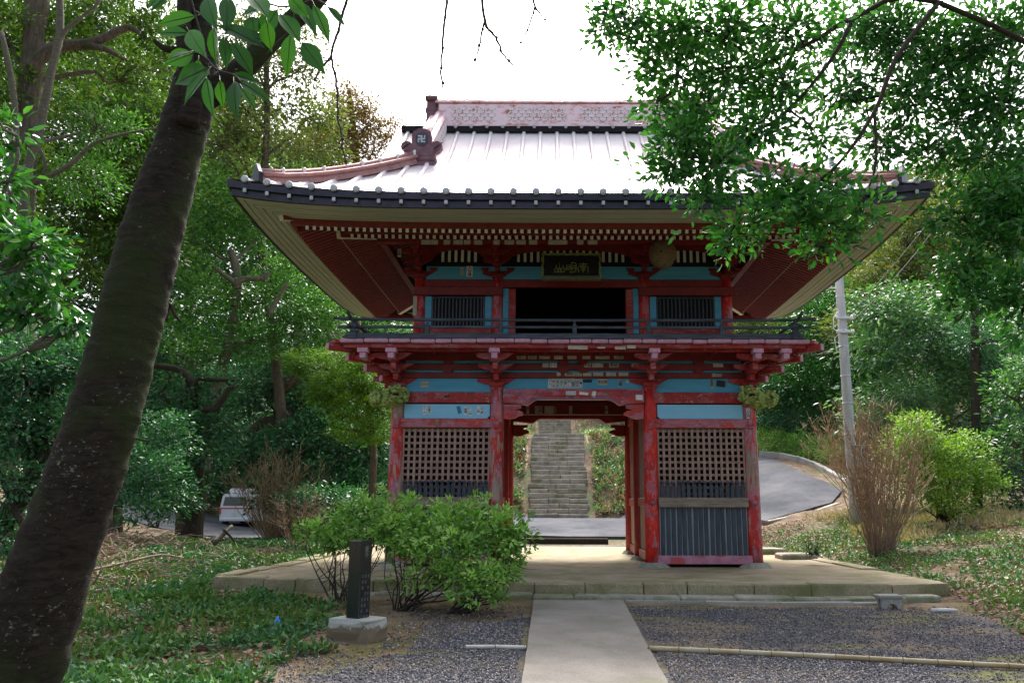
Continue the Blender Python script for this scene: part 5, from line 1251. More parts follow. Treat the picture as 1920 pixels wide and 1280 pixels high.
# bamboo poles edging the gravel
def bamboo(p0, p1, r, lab, nodes=.27, mat='bamboo'):
    p0 = Vector(p0); p1 = Vector(p1); L = (p1-p0).length; n_ = int(L/nodes); pts = []; rad = []
    for i in range(n_+1):
        for k, rr in ((-.012, 1.0), (0, 1.13), (.012, 1.0)):
            t_ = (i*nodes+k)/L
            if 0 <= t_ <= 1: p = p0.lerp(p1, t_); pts.append(p+Vector((0, .025*sin(t_*5), gz(p.x, p.y)+r*.9-p.z))); rad.append(r*rr*(1-.15*t_))
    mb = MB(); mb.tube(pts, rad, 10); bo = tag(part('bamboo_pole', mb, M[mat]), lab, 'bamboo pole')
    for j in range(1, len(pts), 3):
        if 0 < j < len(pts)-1: mb = MB(); mb.tube([pts[j]-Vector((.004, 0, 0)), pts[j]+Vector((.004, 0, 0))], rad[j]*1.03, 10); part('node_ring', mb, M['twig_dark'], bo)
t = NT('weathered_bamboo'); n1 = t.noise(3, 5, .6); M['bamboo'] = t.fin(t.ramp(n1, [(.3, (.22, .15, .06)), (.5, (.34, .26, .13)), (.65, (.40, .36, .25))]), .55, 0, .4)
M['bamboo_pale'] = simple('bleached_bamboo', (.42, .38, .33), (.6, .56, .5), 6, .6)
a_ = atz(1214, 1217, gz(1, 8.2)); b_ = atz(1975, 1252, gz(4.5, 7.6))
bamboo((a_.x, a_.y, 0), (b_.x, b_.y, 0), .025, 'long jointed bamboo pole edging the gravel right of the path')
a_ = atz(986, 1214, gz(-.3, 8.3)); b_ = atz(833, 1212, gz(-1, 8.3)); bamboo((a_.x, a_.y, 0), (b_.x, b_.y, 0), .019, 'short bleached bamboo pole edging the gravel left of the path', mat='bamboo_pale')
# low stone block right of the gate
p = at(1492, 1026, 16.2); mb = MB(); z_ = gz(p.x, 16.2); stone_q = [(p.x-.32, 16.0), (p.x+.38, 16.1), (p.x+.34, 16.7), (p.x-.3, 16.6)]
o = stone_block('stone_slab', stone_q, z_-.15, z_+.19, M['stair'], None, 7, .03); tag(o, 'low flat-topped brown stone block lying behind the right corner of the platform', 'stone')
q_ = [(p.x-.55, 17.6), (p.x+.25, 17.6), (p.x+.2, 18.4), (p.x-.5, 18.4)]; o = stone_block('stone_slab', q_, z_-.1, z_+.20, M['tread'], None, 9, .04); tag(o, 'rounded pale grey rock half buried behind the low stone block at right', 'stone')
# blue bottle cap in the ground cover
p = atz(520, 1166, gz(-3, 8.7)+.09); mb = MB(); mb.lathe([(.022, -.05), (.03, -.04), (.03, .015), (.014, .04), (.012, .06)], (p.x, p.y, p.z), 12); M['blueplastic'] = NT('blue_plastic').fin((.05, .25, .7), .35)
tag(part('plastic_bottle', mb, M['blueplastic']), 'small bright blue plastic bottle lying in the ground cover near the monument', 'bottle')

# utility pole with fittings
PY = 21.0; pb0 = at(1600, 905, PY); pb0.z = gz(pb0.x, PY)-.1; pt_ = at(1572, 510, PY); dirp = (pt_-at(1594, 840, PY)).normalized(); topz = 10.2
ptop = pt_ + dirp*((topz-pt_.z)/dirp.z)
pole = thing('utility_pole', 'tall grey concrete utility pole leaning slightly beside the road', 'utility pole', (pb0.x, PY, pb0.z))
t = NT('pale_pole_concrete'); n1 = t.noise(3, 5, .6, t.map((3, 3, .6))); t.bump(t.noise(60, 3), .2, .005); M['polec'] = t.fin(t.ramp(n1, [(.3, (.34, .36, .37)), (.7, (.50, .52, .53))]), .7)
mb = MB(); nn_ = 14; P_ = [pb0.lerp(ptop, i/nn_) for i in range(nn_+1)]; mb.tube(P_, lin(.148, .085, nn_+1), 20); part('shaft', mb, M['polec'], pole)
def onpole(y): d0 = at(1594, 840, PY); a = at(1590, y, PY); tt = (a.z-pb0.z)/(ptop.z-pb0.z); return pb0.lerp(ptop, tt), .148+(.085-.148)*tt
for y in (556, 620, 650, 705, 756, 814):
    q, r = onpole(y); mb = MB(); mb.tube([q-dirp*.018, q+dirp*.018], [r*1.06, r*1.06], 20); part('band', mb, M['silver'], pole)
for y in (598, 624):
    q, r = onpole(y); mb = MB(); mb.box(q.x-r-.07, q.x+r+.10, PY-r-.05, PY-r+.02, q.z-.03, q.z+.03, .006); part('bracket', mb, M['silver'], pole)
    mb = MB(); mb.lathe([(.035, -.05), (.045, 0), (.03, .05)], (q.x+r+.09, PY-r-.03, q.z+.01), 10); part('insulator', mb, M['paper_white'], pole)
    mb = MB(); mb.lathe([(.03, -.05), (.04, 0), (.03, .05)], (q.x-r-.06, PY-r-.03, q.z+.01), 10); part('insulator', mb, M['paper_white'], pole)
q, r = onpole(600); mb = MB(); mb.tube([q+Vector((-r, -r, .2)), q+Vector((-r-.14, -r, .05)), q+Vector((-r-.16, -r, -.25)), q+Vector((-r-.02, -r, -.38)), q+Vector((-r-.15, -r, -.5)), q+Vector((-r-.12, -r, -.85)), q+Vector((-r, -r, -.9))], .012, 6); part('looped_cable', mb, M['paper_white'], pole)
q, r = onpole(540); mb = MB(); mb.blob((q.x-r-.22, PY-.1, q.z), (.10, .05, .05), 10, 8, 0); mb.tube([q, (q.x-r-.2, PY-.1, q.z-.03)], .014, 6); part('lamp_fitting', mb, M['paper_white'], pole)
q, r = onpole(860); q = Vector((q.x+.16, PY-.16, q.z+.12)); mb = MB(); mb.box(q.x-.16, q.x+.19, PY-.40, PY-.12, q.z+.19, q.z+.21, .004); bxx = part('meter_box_roof', mb, M['silver'], pole)
mb = MB(); mb.box(q.x-.10, q.x+.15, PY-.33, PY-.14, q.z-.28, q.z+.19, .006); bx1 = part('meter_box', mb, M['polec'], pole)
mb = MB(); mb.box(q.x+.0, q.x+.09, PY-.345, PY-.332, q.z-.14, q.z+.13, .004); part('box_window', mb, M['twig_dark'], bx1); mb = MB(); mb.box(q.x+.092, q.x+.115, PY-.345, PY-.332, q.z-.14, q.z+.13, .004); part('box_label', mb, M['blue'], bx1)
for (y0, x1, y1_w, Yw, lab) in ((598, 1790, 330, 27, 'dark cable rising from the utility pole to the upper right'), (612, 1745, 420, 29, 'second dark cable rising from the utility pole below the first')):
    q, r = onpole(y0); e = at(x1, y1_w, Yw); e2 = q.lerp(e, 1.35); pts = []
    for i in range(13): s_2 = i/12; pts.append(q.lerp(e2, s_2)+Vector((r, 0, -1.0*s_2*(1-s_2))))
    mb = MB(); mb.tube(pts, .013, 6); tag(part('overhead_cable', mb, M['twig_dark']), lab, 'cable')
q, r = onpole(648); e = Vector((5.75, 18.2, 5.4)); 
mb = MB(); mb.tube([q, q.lerp(Vector((4.2, 15, 3.72)), .5)-Vector((0, 0, .12)), Vector((4.2, 15, 3.72))], .008, 6); tag(part('overhead_cable', mb, M['twig_dark']), 'thin cable running from the utility pole to the right corner of the balcony', 'cable')

# white ambulance-like van parked far left, seen from behind
vy = 49.0; vx = at(438, 985, vy).x; vz = gz(vx, vy)+.06
van = thing('parked_van', 'white van with red stripes and a roof housing parked behind dry shrubs', 'van', (vx, vy, vz)); W2 = .86
M['vanwhite'] = simple('white_van_paint', (.72, .74, .76), (.78, .80, .82), 1, .28, bump=0, spec=.5); M['vanred'] = NT('red_stripe').fin((.55, .03, .04), .35); M['tyre'] = NT('tyre_rubber').fin((.02, .02, .02), .8)
mb = MB(); sec = [(-W2, .35), (-W2+.03, .22), (W2-.03, .22), (W2, .35), (W2, 1.05), (W2-.10, 1.68), (W2-.22, 1.80), (-W2+.22, 1.80), (-W2+.10, 1.68), (-W2, 1.05)]
mb.prism([(vx+x, vz+z) for x, z in sec], vy, vy+4.4); body = part('body', mb, M['vanwhite'], van)
mb = MB(); mb.prism([(vx-W2+.16, vz+1.12), (vx+W2-.16, vz+1.12), (vx+W2-.25, vz+1.62), (vx-W2+.25, vz+1.62)], vy-.015, vy-.002); part('rear_window', mb, M['glass'], van)
for s in (-1, 1):
    mb = MB(); mb.beam((vx+s*(W2-.005), vy+1.2, vz+1.36), (vx+s*(W2-.005), vy+4.0, vz+1.36), .09, .40); part('side_window', mb, M['glass'], van)
    mb = MB(); mb.box(vx+s*(W2-.04)-.07, vx+s*(W2-.04)+.03, vy-.02, vy+.05, vz+.62, vz+.95, .01); part('tail_lamp', mb, M['vanred'], van)
    for yy in (.8, 3.5):
        mb = MB(); mb.tube([(vx+s*(W2-.16), vy+yy, vz+.30), (vx+s*(W2+.01), vy+yy, vz+.30)], .31, 18); wh = part('wheel', mb, M['tyre'], van); mb = MB(); mb.tube([(vx+s*(W2+.005), vy+yy, vz+.30), (vx+s*(W2+.02), vy+yy, vz+.30)], .18, 14); part('rim', mb, M['silver'], wh)
    mb = MB(); mb.box(vx+s*(W2+.002)-.004, vx+s*(W2+.002)+.004, vy+.02, vy+4.3, vz+.93, vz+1.0); part('side_stripe', mb, M['vanred'], van)
mb = MB(); mb.box(vx-W2+.02, vx+W2-.02, vy-.012, vy-.002, vz+.93, vz+1.0); part('rear_stripe', mb, M['vanred'], van)
mb = MB(); mb.box(vx-W2+.05, vx+W2-.05, vy-.10, vy+.02, vz+.25, vz+.42, .03); part('bumper', mb, M['vanwhite'], van)
mb = MB(); mb.box(vx-.17, vx+.17, vy-.02, vy-.003, vz+.56, vz+.72); part('number_plate', mb, M['paper_white'], van)
mb = MB(); mb.box(vx-.52, vx+.52, vy+.25, vy+2.2, vz+1.80, vz+2.12, .10); part('roof_housing', mb, M['vanwhite'], van)
mb = MB(); mb.box(vx-.004, vx+.004, vy-.006, vy-.001, vz+.3, vz+1.1); part('door_seam', mb, M['black'], van)

# ================================================================= VEGETATION
def blobs(l):
    """(px, py, Y, rpx, rpy[, depth]) in photograph units onto real places"""
    out = []
    for b in l:
        px, py, Y, rx, ry = b[:5]; c = at(px, py, Y); k = ppm(Y, c.z); r = rx/k; out.append((c.x, Y, c.z, r, (b[5] if len(b) > 5 else r*.9), ry/k))
    return out
def limbs(name, parent, paths, mat, n=8, jit=.12):
    if len(paths) <= 8 or name == 'twigs':
        for pts, r0, r1 in paths: mb = MB(); mb.tube(pts, lin(r0, r1, len(pts)), n, jit=jit); part(name, mb, M[mat], parent)
        return
    mb = MB()
    for pts, r0, r1 in paths: mb.tube(pts, lin(r0, r1, len(pts)), n, jit=jit)
    o = part(name, mb, M[mat], parent); o['kind'] = 'stuff'; return o
def pxpath(l, Y): return [at(p[0], p[1], p[2] if len(p) > 2 else Y) for p in l]
def smooth(pts, k=4):
    out = []; n_ = len(pts)
    for i in range(n_-1):
        p0, p1, p2, p3 = pts[max(i-1, 0)], pts[i], pts[i+1], pts[min(i+2, n_-1)]
        for j in range(k):
            t = j/k; out.append(.5*((2*p1)+(p2-p0)*t+(2*p0-5*p1+4*p2-p3)*t*t+(-p0+3*p1-3*p2+p3)*t**3))
    return out+[pts[-1]]
def tree(label, cat, trunk, r0, r1, bl, leaf, mat, bark='bark', name='broadleaf_tree', group=None, lai=2.2, asp=.5, seed=1, extra=None, nb=5, **kw):
    base = Vector(trunk[0]); base.z = gz(base.x, base.y) - .15; pts = smooth([base]+[Vector(p) for p in trunk[1:]], 4)
    t_ = thing(name, label, cat, (base.x, base.y, base.z+.15), group)
    mb = MB(); rr = [r0*(1.25 if i == 0 else 1)*(1-(i/(len(pts)-1)))+r1*(i/(len(pts)-1)) for i in range(len(pts))]; mb.tube(pts, rr, 12, jit=.14); part('trunk', mb, M[bark], t_)
    rs = random.Random(seed); paths = []
    for i, b in enumerate(bl[:40]):
        if i % max(1, len(bl)//max(nb, 1)) == 0 or len(bl) <= nb:
            c = Vector(b[:3]); j = min(range(len(pts)), key=lambda q: (pts[q]-c).length+ (pts[q].z > c.z)*3); st_ = pts[max(j-2, len(pts)//3)] if len(pts) > 3 else pts[-1]
            w_ = smooth(wander(st_, c, 4, .09, rs), 3); paths.append((w_, min(.055, max(.02, r1*.7)), .012))
            for k in range(4):
                d = Vector((rs.gauss(0, 1), rs.gauss(0, 1), rs.gauss(0, .6))).normalized(); e = c+Vector((d.x*b[3], d.y*b[4], d.z*b[5]))*.85; paths.append((smooth(wander(w_[-3], e, 3, .12, rs), 2), .022+.01*r0, .006))
    if extra: paths += extra
    if paths: limbs('branch', t_, paths, bark, 6)
    crown('crown', t_, bl, leaf=leaf, aspect=asp, mat=mat, lai=lai, seed=seed, **kw); return t_

# ---- leaning mossy cherry trunk, close on the left
TY = 3.95
cp = [(-50, 1500, 245), (17, 1276, 196), (98, 1060, 168), (176, 845, 145), (205, 745, 138), (234, 640, 131), (262, 530, 128), (292, 410, 120), (335, 275, 104), (364, 172, 96), (374, 110, 80), (378, 40, 56), (378, -60, 50), (374, -160, 46)]
pts = []; rad = []
for x, y, w_ in cp:
    p = at(x, y, TY); pts.append(p); rad.append(w_*.5/ppm(TY, p.z)*.86)
base = pts[0].copy(); base.z = gz(base.x, TY)-.1; base.x -= .15; pts = [base]+pts; rad = [rad[0]*1.25]+rad
sp_ = smooth(pts, 18); ri = []
for i in range(len(rad)-1):
    for j in range(18): ri.append(rad[i]+(rad[i+1]-rad[i])*j/18)
ri.append(rad[-1])
ct = thing('cherry_tree', 'thick dark mossy tree trunk leaning in from the left foreground', 'tree', (base.x, TY, base.z+.1))
mb = MB(); mb.tube(sp_, ri, 72, jit=0)
for i, v in enumerate(mb.v):                                    # burls, ring ridges and swellings in the bark
    p = Vector(v); k = i//72
    if k < len(sp_):
        c = sp_[k]; d = p-c; r_ = d.length+1e-6
        q = mnoise.noise(Vector((p.x*2.2, p.y*2.2, p.z*1.6)))*.10 + mnoise.noise(Vector((p.x*6, p.y*6, p.z*11)))*.055 + mnoise.noise(Vector((p.x*12, p.y*12, p.z*38)))*.045 + abs(mnoise.noise(Vector((p.x*5, p.y*5, p.z*24+p.x*6))))*.05
        mb.v[i] = tuple(c+d*(1+q))
part('trunk', mb, M['cherry'], ct)
br = [(smooth(pxpath([(372, 190), (415, 162), (462, 122), (500, 88), (545, 45), (600, -10), (640, -80)], TY), 4), .066, .04),
      (smooth(pxpath([(352, 235), (362, 180), (350, 120), (345, 60), (346, -40)], TY-.1), 4), .05, .035),
      (smooth(pxpath([(330, 95), (308, 90), (290, 76)], TY-.1), 3), .02, .012),
      (smooth(pxpath([(255, 822), (275, 826), (290, 824)], TY-.1), 3), .006, .002)]
limbs('branch', ct, br, 'cherry', 16, .25)
# ---- hanging laurel spray of large leaves, each its own
HY = 2.25
ls = thing('laurel_branch', 'spray of large glossy green leaves hanging from the top left corner', 'branch', at(400, 60, HY))
lv = [(385, -8, 404, 50, 30), (428, -8, 424, 56, 27), (366, 30, 300, 45, 27), (352, 62, 300, 62, 24), (362, 100, 312, 120, 30), (352, 55, 382, 102, 30), (398, 52, 404, 115, 26), (420, 66, 424, 125, 20), (362, 96, 316, 112, 22), (388, 128, 332, 155, 38), (392, 130, 348, 190, 28), (386, 145, 399, 214, 26), (412, 150, 418, 200, 20), (438, 150, 443, 218, 30), (436, 78, 472, 138, 30), (412, 45, 490, 85, 30), (440, 58, 500, 78, 22), (432, 138, 488, 155, 22), (448, 150, 506, 190, 20), (452, 162, 478, 205, 18), (545, 62, 538, 138, 28), (565, 78, 606, 134, 30), (505, 10, 455, 28, 36), (520, 18, 488, 70, 32), (525, 25, 560, 75, 36), (552, -5, 592, 62, 28), (588, 8, 616, 76, 24), (540, -10, 575, 30, 26), (614, 12, 646, 48, 18), (500, 40, 508, 92, 30), (470, -10, 500, 30, 36), (312, -6, 286, 18, 20), (298, -8, 280, 14, 14), (472, 30, 478, 66, 30), (372, 112, 372, 150, 18)]
g = random.Random(4); twp = []
def bigleaf(i, a, b, wpx, name='leaf', parent=None, mat='lf_big', Y=HY):
    Ya = Y+g.uniform(-.12, .12); b = (a[0]+(b[0]-a[0])*1.12, a[1]+(b[1]-a[1])*1.12); wpx *= 1.15; p = at(a[0], a[1], Ya); q = at(b[0], b[1], Ya+g.uniform(-.05, .05)); ax = q-p; L = ax.length; W = wpx/ppm(Y, 2.2)
    Nn = Vector((g.uniform(-.6, .6), -1, g.uniform(-.2, .6))).normalized(); ax.normalize(); S_ = ax.cross(Nn).normalized(); Nn = S_.cross(ax)
    prof_ = [0, .30, .46, .5, .45, .30, .12, 0]; vs = []; k = len(prof_)
    for j, w_ in enumerate(prof_):
        t = j/(k-1); c = p+ax*L*t+Nn*(-.10*L*(t-.5)**2)*1.2; edge = Nn*(W*w_*.28+g.uniform(-.0015, .0015)); vs += [c-S_*W*w_+edge, c, c+S_*W*w_+edge]
    fs = []
    for j in range(k-1):
        for s_ in (0, 1): fs.append((j*3+s_, j*3+s_+1, (j+1)*3+s_+1, (j+1)*3+s_))
    me = bpy.data.meshes.new(name); me.from_pydata([tuple(v) for v in vs], [], fs); a_ = me.attributes.new('tint', 'FLOAT', 'FACE'); tv = g.random(); a_.data.foreach_set('value', [tv]*len(fs)); me.polygons.foreach_set('use_smooth', [True]*len(fs)); me.update()
    o = link_obj(name, me, M[mat], parent)
    mbm = MB(); mbm.tube([p-ax*.012, p+ax*L*.5+Nn*.001, q-ax*L*.05], [.0016, .0012, .0006], 4); part('midrib', mbm, M['lf_yellow'], o); return p
for i, (x0, y0, x1, y1, w_) in enumerate(lv): twp.append((x0, y0, bigleaf(i, (x0, y0), (x1, y1), w_, parent=ls)))
mb = MB(); tw = [[(350, -40), (364, 20), (375, 60), (388, 110), (392, 145)], [(388, 110), (405, 130), (440, 142), (455, 160)], [(364, 20), (395, 40), (412, 50), (440, 62)], [(620, -40), (560, 10), (545, 55), (520, 80), (500, 102)], [(560, 10), (520, 12), (470, -8)], [(560, 10), (590, 0), (612, 10)]]
for q in tw: mb.tube(smooth(pxpath(q, HY), 4), .0028, 6)
part('twig', mb, M['twig_dark'], ls)
# ---- bare twigs hanging from above
def hang(label, paths, Y):
    t_ = thing('hanging_twig', label, 'twig', at(paths[0][0][0], paths[0][0][1], Y)); mb = MB()
    for q in paths:
        P_ = smooth(pxpath(q, Y), 5)
        P_ = [p+Vector((RN.gauss(0, .004), 0, RN.gauss(0, .003))) for p in P_]; mb.tube(P_, lin(.0115 if q is paths[0] else .009, .005, len(P_)), 6)
        for p in P_[2::4]: mb.blob(p, (.012, .012, .013), 6, 5, 0)
    part('twig', mb, M['twig_dark'], t_)
hang('thin bare twig hanging past the large leaves at upper left', [[(655, -30), (645, 20), (632, 60), (622, 105), (632, 160), (634, 210), (640, 260), (650, 310)], [(622, 105), (606, 125), (590, 150)]], 5)
hang('single straight bare twig hanging alone in the white sky', [[(837, -30), (836, 20), (830, 90), (827, 135), (831, 165)]], 5)
hang('forked bare twig hanging in the white sky above the ridge', [[(902, -30), (909, 42), (930, 70), (942, 100), (962, 122)], [(909, 42), (901, 80), (894, 112)]], 5)
hang('faint small forked twig at the top right of the open sky', [[(998, -30), (1003, 12), (1022, 37)], [(1003, 12), (992, 50), (976, 80)]], 6)

# ---- azalea bushes in front of the gate (stems visible below the leaves)
def shrub(label, base, stems, bl, leaf, mat, seed, stem='twig_dark', name='azalea_bush', cat='shrub', r=.013, **kw):
    t_ = thing(name, label, cat, base); rs = random.Random(seed); mb = MB()
    for i in range(stems):
        b = bl[i % len(bl)]; e = Vector((b[0]+rs.uniform(-.8, .8)*b[3], b[1]+rs.uniform(-.8, .8)*b[4], b[2]+rs.uniform(-.6, .8)*b[5])); s = Vector(base)+Vector((rs.uniform(-.12, .12), rs.uniform(-.1, .1), -.03)); m_ = s.lerp(e, .45)+Vector(((e.x-s.x)*.1+rs.gauss(0, .03), rs.gauss(0, .03), -.06)); P_ = smooth([s, s.lerp(m_, .5)+Vector((rs.gauss(0, .03), 0, .03)), m_, m_.lerp(e, .55)+Vector((rs.gauss(0, .05), 0, rs.gauss(0, .05))), e], 3); mb.tube(P_, lin(r*rs.uniform(.7, 1.2), .003, len(P_)), 6)
        for k in range(4):
            j = rs.randrange(4, len(P_)-1); e2 = P_[j]+Vector((rs.gauss(0, .2), rs.gauss(0, .18), rs.uniform(-.04, .28))); mb.tube(smooth([P_[j], P_[j].lerp(e2, .5)+Vector((rs.gauss(0, .03),)*3), e2], 2), lin(.005, .002, 5), 5)
    part('stem', mb, M[stem], t_); crown('foliage', t_, bl, leaf=leaf, mat=mat, seed=seed, **kw); return t_
AY = 10.3
shrub('leafy azalea bush at the left corner of the platform, thin open lower stems', (-2.62, 10.7, gz(-2.6, 10.7)), 14, blobs([(655, 985, 10.7, 62, 45), (600, 1000, 10.6, 48, 30), (690, 955, 10.8, 55, 42), (640, 1020, 10.5, 50, 22), (725, 995, 10.6, 50, 45), (565, 985, 10.6, 26, 16)]), .066, 'lf_azalea', 21, lai=1.25, asp=.42, near=True, shell=.75, flat=.7, droop=-.2, flatN=.6, twig=.055)
shrub('largest azalea bush, broad dense dome in front of the left bay', (-1.75, 10.15, gz(-1.7, 10.1)), 18, blobs([(800, 985, 10.1, 90, 48), (870, 975, 10.1, 80, 45), (760, 965, 10.3, 60, 40), (850, 1030, 9.9, 95, 38), (790, 1075, 9.9, 50, 26), (870, 1085, 9.75, 60, 24), (740, 1000, 10.3, 50, 40), (770, 1030, 10.0, 50, 32), (925, 1010, 10.1, 60, 55), (835, 1070, 9.8, 60, 22)]), .066, 'lf_azalea', 22, lai=1.5, asp=.42, near=True, shell=.7, flat=.7, droop=-.2, flatN=.6, twig=.055)
shrub('smaller azalea bush with drooping low twigs nearest the concrete path', (-1.12, 10.0, gz(-1.1, 10.0)), 14, blobs([(955, 985, 10.0, 48, 42), (955, 1075, 9.8, 38, 26), (960, 1035, 9.95, 40, 40), (905, 1080, 9.8, 55, 26), (880, 1110, 9.6, 45, 16), (930, 1118, 9.6, 28, 12), (985, 1000, 10.1, 22, 30)]), .066, 'lf_azalea', 23, lai=1.3, asp=.42, near=True, shell=.75, flat=.7, droop=-.1, flatN=.6, twig=.055)

# ---- overhanging branches, upper right foreground (large oak-like tree out of frame)
RTx = 5.2
def overhang(label, trunk_pts, r0, bl, seed, leaf=.088, mat='lf_overhang', lai=1.6, brs=None, bark='bark_dark', **kw):
    t_ = thing('evergreen_oak', label, 'tree', (trunk_pts[0][0], trunk_pts[0][1], gz(trunk_pts[0][0], trunk_pts[0][1]))); b0 = Vector(trunk_pts[0]); b0.z = gz(b0.x, b0.y)-.1
    P_ = smooth([b0]+[Vector(p) for p in trunk_pts[1:]], 4); mb = MB(); mb.tube(P_, lin(r0, r0*.5, len(P_)), 14, jit=.15); part('trunk', mb, M[bark], t_)
    rs = random.Random(seed); paths = []
    for (q, ra, rb) in (brs or []): paths.append((smooth(q, 4), ra, rb))
    for b in bl:
        c = Vector(b[:3]); best = min([p for q, _, _ in paths for p in q] or P_, key=lambda p: (p-c).length); w_ = smooth(wander(best, c, 3, .1, rs), 3); paths.append((w_, .016, .006))
        for k in range(5): d = Vector((rs.gauss(0, 1), rs.gauss(0, 1), rs.gauss(0, 1))).normalized(); e = c+Vector((d.x*b[3], d.y*b[4], d.z*b[5]))*.9; paths.append((smooth(wander(c.lerp(best, .3), e, 3, .1, rs), 2), .007, .003))
    limbs('branch', t_, paths, bark, 6); crown('crown', t_, bl, leaf=leaf, mat=mat, lai=lai, seed=seed, near=True, **kw); return t_
OY = 8.2
bA = blobs([(1190, 35, OY, 70, 40), (1260, 60, OY, 95, 60), (1150, 20, OY, 45, 22), (1370, 55, OY, 110, 62), (1265, 130, OY, 85, 50), (1370, 150, OY, 85, 55), (1300, 210, OY, 85, 55), (1230, 195, 8.0, 35, 25), (1275, 265, 8.0, 70, 50), (1265, 315, 8.0, 60, 40), (1340, 300, 8.0, 75, 50), (1330, 365, 7.9, 55, 28), (1420, 240, 8.1, 70, 50), (1470, 160, 8.3, 75, 60), (1490, 60, 8.3, 95, 60), (1400, 420, 7.7, 60, 42), (1370, 450, 7.7, 32, 28), (1450, 390, 7.7, 62, 42), (1525, 390, 7.7, 60, 35), (1560, 430, 7.7, 55, 42), (1620, 400, 7.7, 45, 35), (1545, 465, 7.7, 45, 22), (1470, 335, 7.8, 70, 35), (1560, 345, 7.8, 60, 35), (1530, 250, 8.1, 60, 38), (1130, 55, 8.0, 22, 12)])
P1 = [at(2300, 300, 9), at(2080, 40, 8.6), at(1800, -60, 8.4)]
overhang('vivid green evergreen oak whose branches hang over the right half of the roof', [(8.6, 9.4, 0), (8.3, 9.2, 2.2), (7.6, 8.9, 4.2), (7.0, 8.6, 5.2)], .30, bA, 31, lai=2.05, asp=.48, shell=.85, flat=.75, flatN=.45, twig=.15, brs=[
    ([Vector((7.0, 8.6, 5.2)), at(1760, 5, 8.4), at(1600, 35, 8.3), at(1530, 75, 8.2), at(1430, 120, 8.2), at(1340, 130, 8.2), at(1270, 160, 8.1)], .034, .010),
    ([at(1600, 35, 8.3), at(1560, 110, 8.2), at(1480, 205, 8.1), at(1400, 260, 8.0), at(1320, 330, 7.9)], .026, .010),
    ([at(1760, 5, 8.4), at(1680, 110, 8.1), at(1640, 210, 7.9), at(1560, 320, 7.8), at(1470, 370, 7.7), at(1410, 430, 7.7)], .03, .008),
    ([at(1640, 210, 7.9), at(1640, 320, 7.8), at(1600, 400, 7.7)], .018, .006),
    ([at(1430, 120, 8.2), at(1330, 60, 8.2), at(1200, 30, 8.2)], .016, .006)])
bB = blobs([(1600, 70, 9.4, 90, 60), (1580, 175, 9.3, 70, 45), (1690, 60, 9.3, 90, 65), (1700, 180, 9.2, 85, 55), (1650, 260, 9.2, 60, 40), (1770, 110, 9.2, 80, 70), (1790, 230, 9.0, 70, 55), (1740, 290, 9.0, 50, 30), (1860, 60, 9.0, 90, 80), (1870, 190, 8.8, 90, 70), (1850, 290, 8.7, 80, 50), (1910, 330, 8.6, 80, 60)])
overhang('darker evergreen oak behind, filling the top right corner with scattered leaves', [(10.2, 11.2, 0), (9.9, 11, 3), (9.2, 10.4, 5.6), (8.6, 9.9, 6.8)], .32, bB, 32, leaf=.09, mat='lf_deep', lai=2.2, asp=.46, shell=.9, flat=.7, flatN=.45, twig=.18, brs=[
    ([Vector((8.6, 9.9, 6.8)), at(1900, 60, 9.2), at(1760, 120, 9.2), at(1680, 170, 9.2), at(1600, 190, 9.2)], .05, .012), ([at(1900, 60, 9.2), at(1880, 200, 9.0), at(1820, 300, 8.9)], .03, .01), ([at(1760, 120, 9.2), at(1700, 50, 9.3), at(1620, 30, 9.3)], .02, .008)])
bC = blobs([(1860, 370, 8.0, 70, 50), (1800, 410, 8.0, 55, 42), (1880, 450, 7.9, 75, 55), (1800, 500, 8.0, 50, 40), (1840, 560, 7.9, 55, 38), (1905, 540, 7.8, 60, 55), (1780, 560, 8.0, 28, 22), (1920, 400, 7.9, 60, 60), (1910, 620, 7.9, 30, 25)])
overhang('glossy dark evergreen oak bough drooping at the right edge', [(9.0, 8.2, 0), (8.8, 8.1, 2.5), (8.0, 8, 4.4), (7.4, 8, 5.2)], .22, bC, 33, leaf=.085, mat='lf_deep', lai=2.4, asp=.46, shell=.85, flat=.7, flatN=.6, twig=.13, brs=[([Vector((7.4, 8, 5.2)), at(1960, 300, 8), at(1880, 380, 8), at(1820, 470, 8), at(1800, 540, 8)], .03, .008), ([at(1880, 380, 8), at(1900, 480, 7.9), at(1880, 560, 7.9)], .02, .006)])

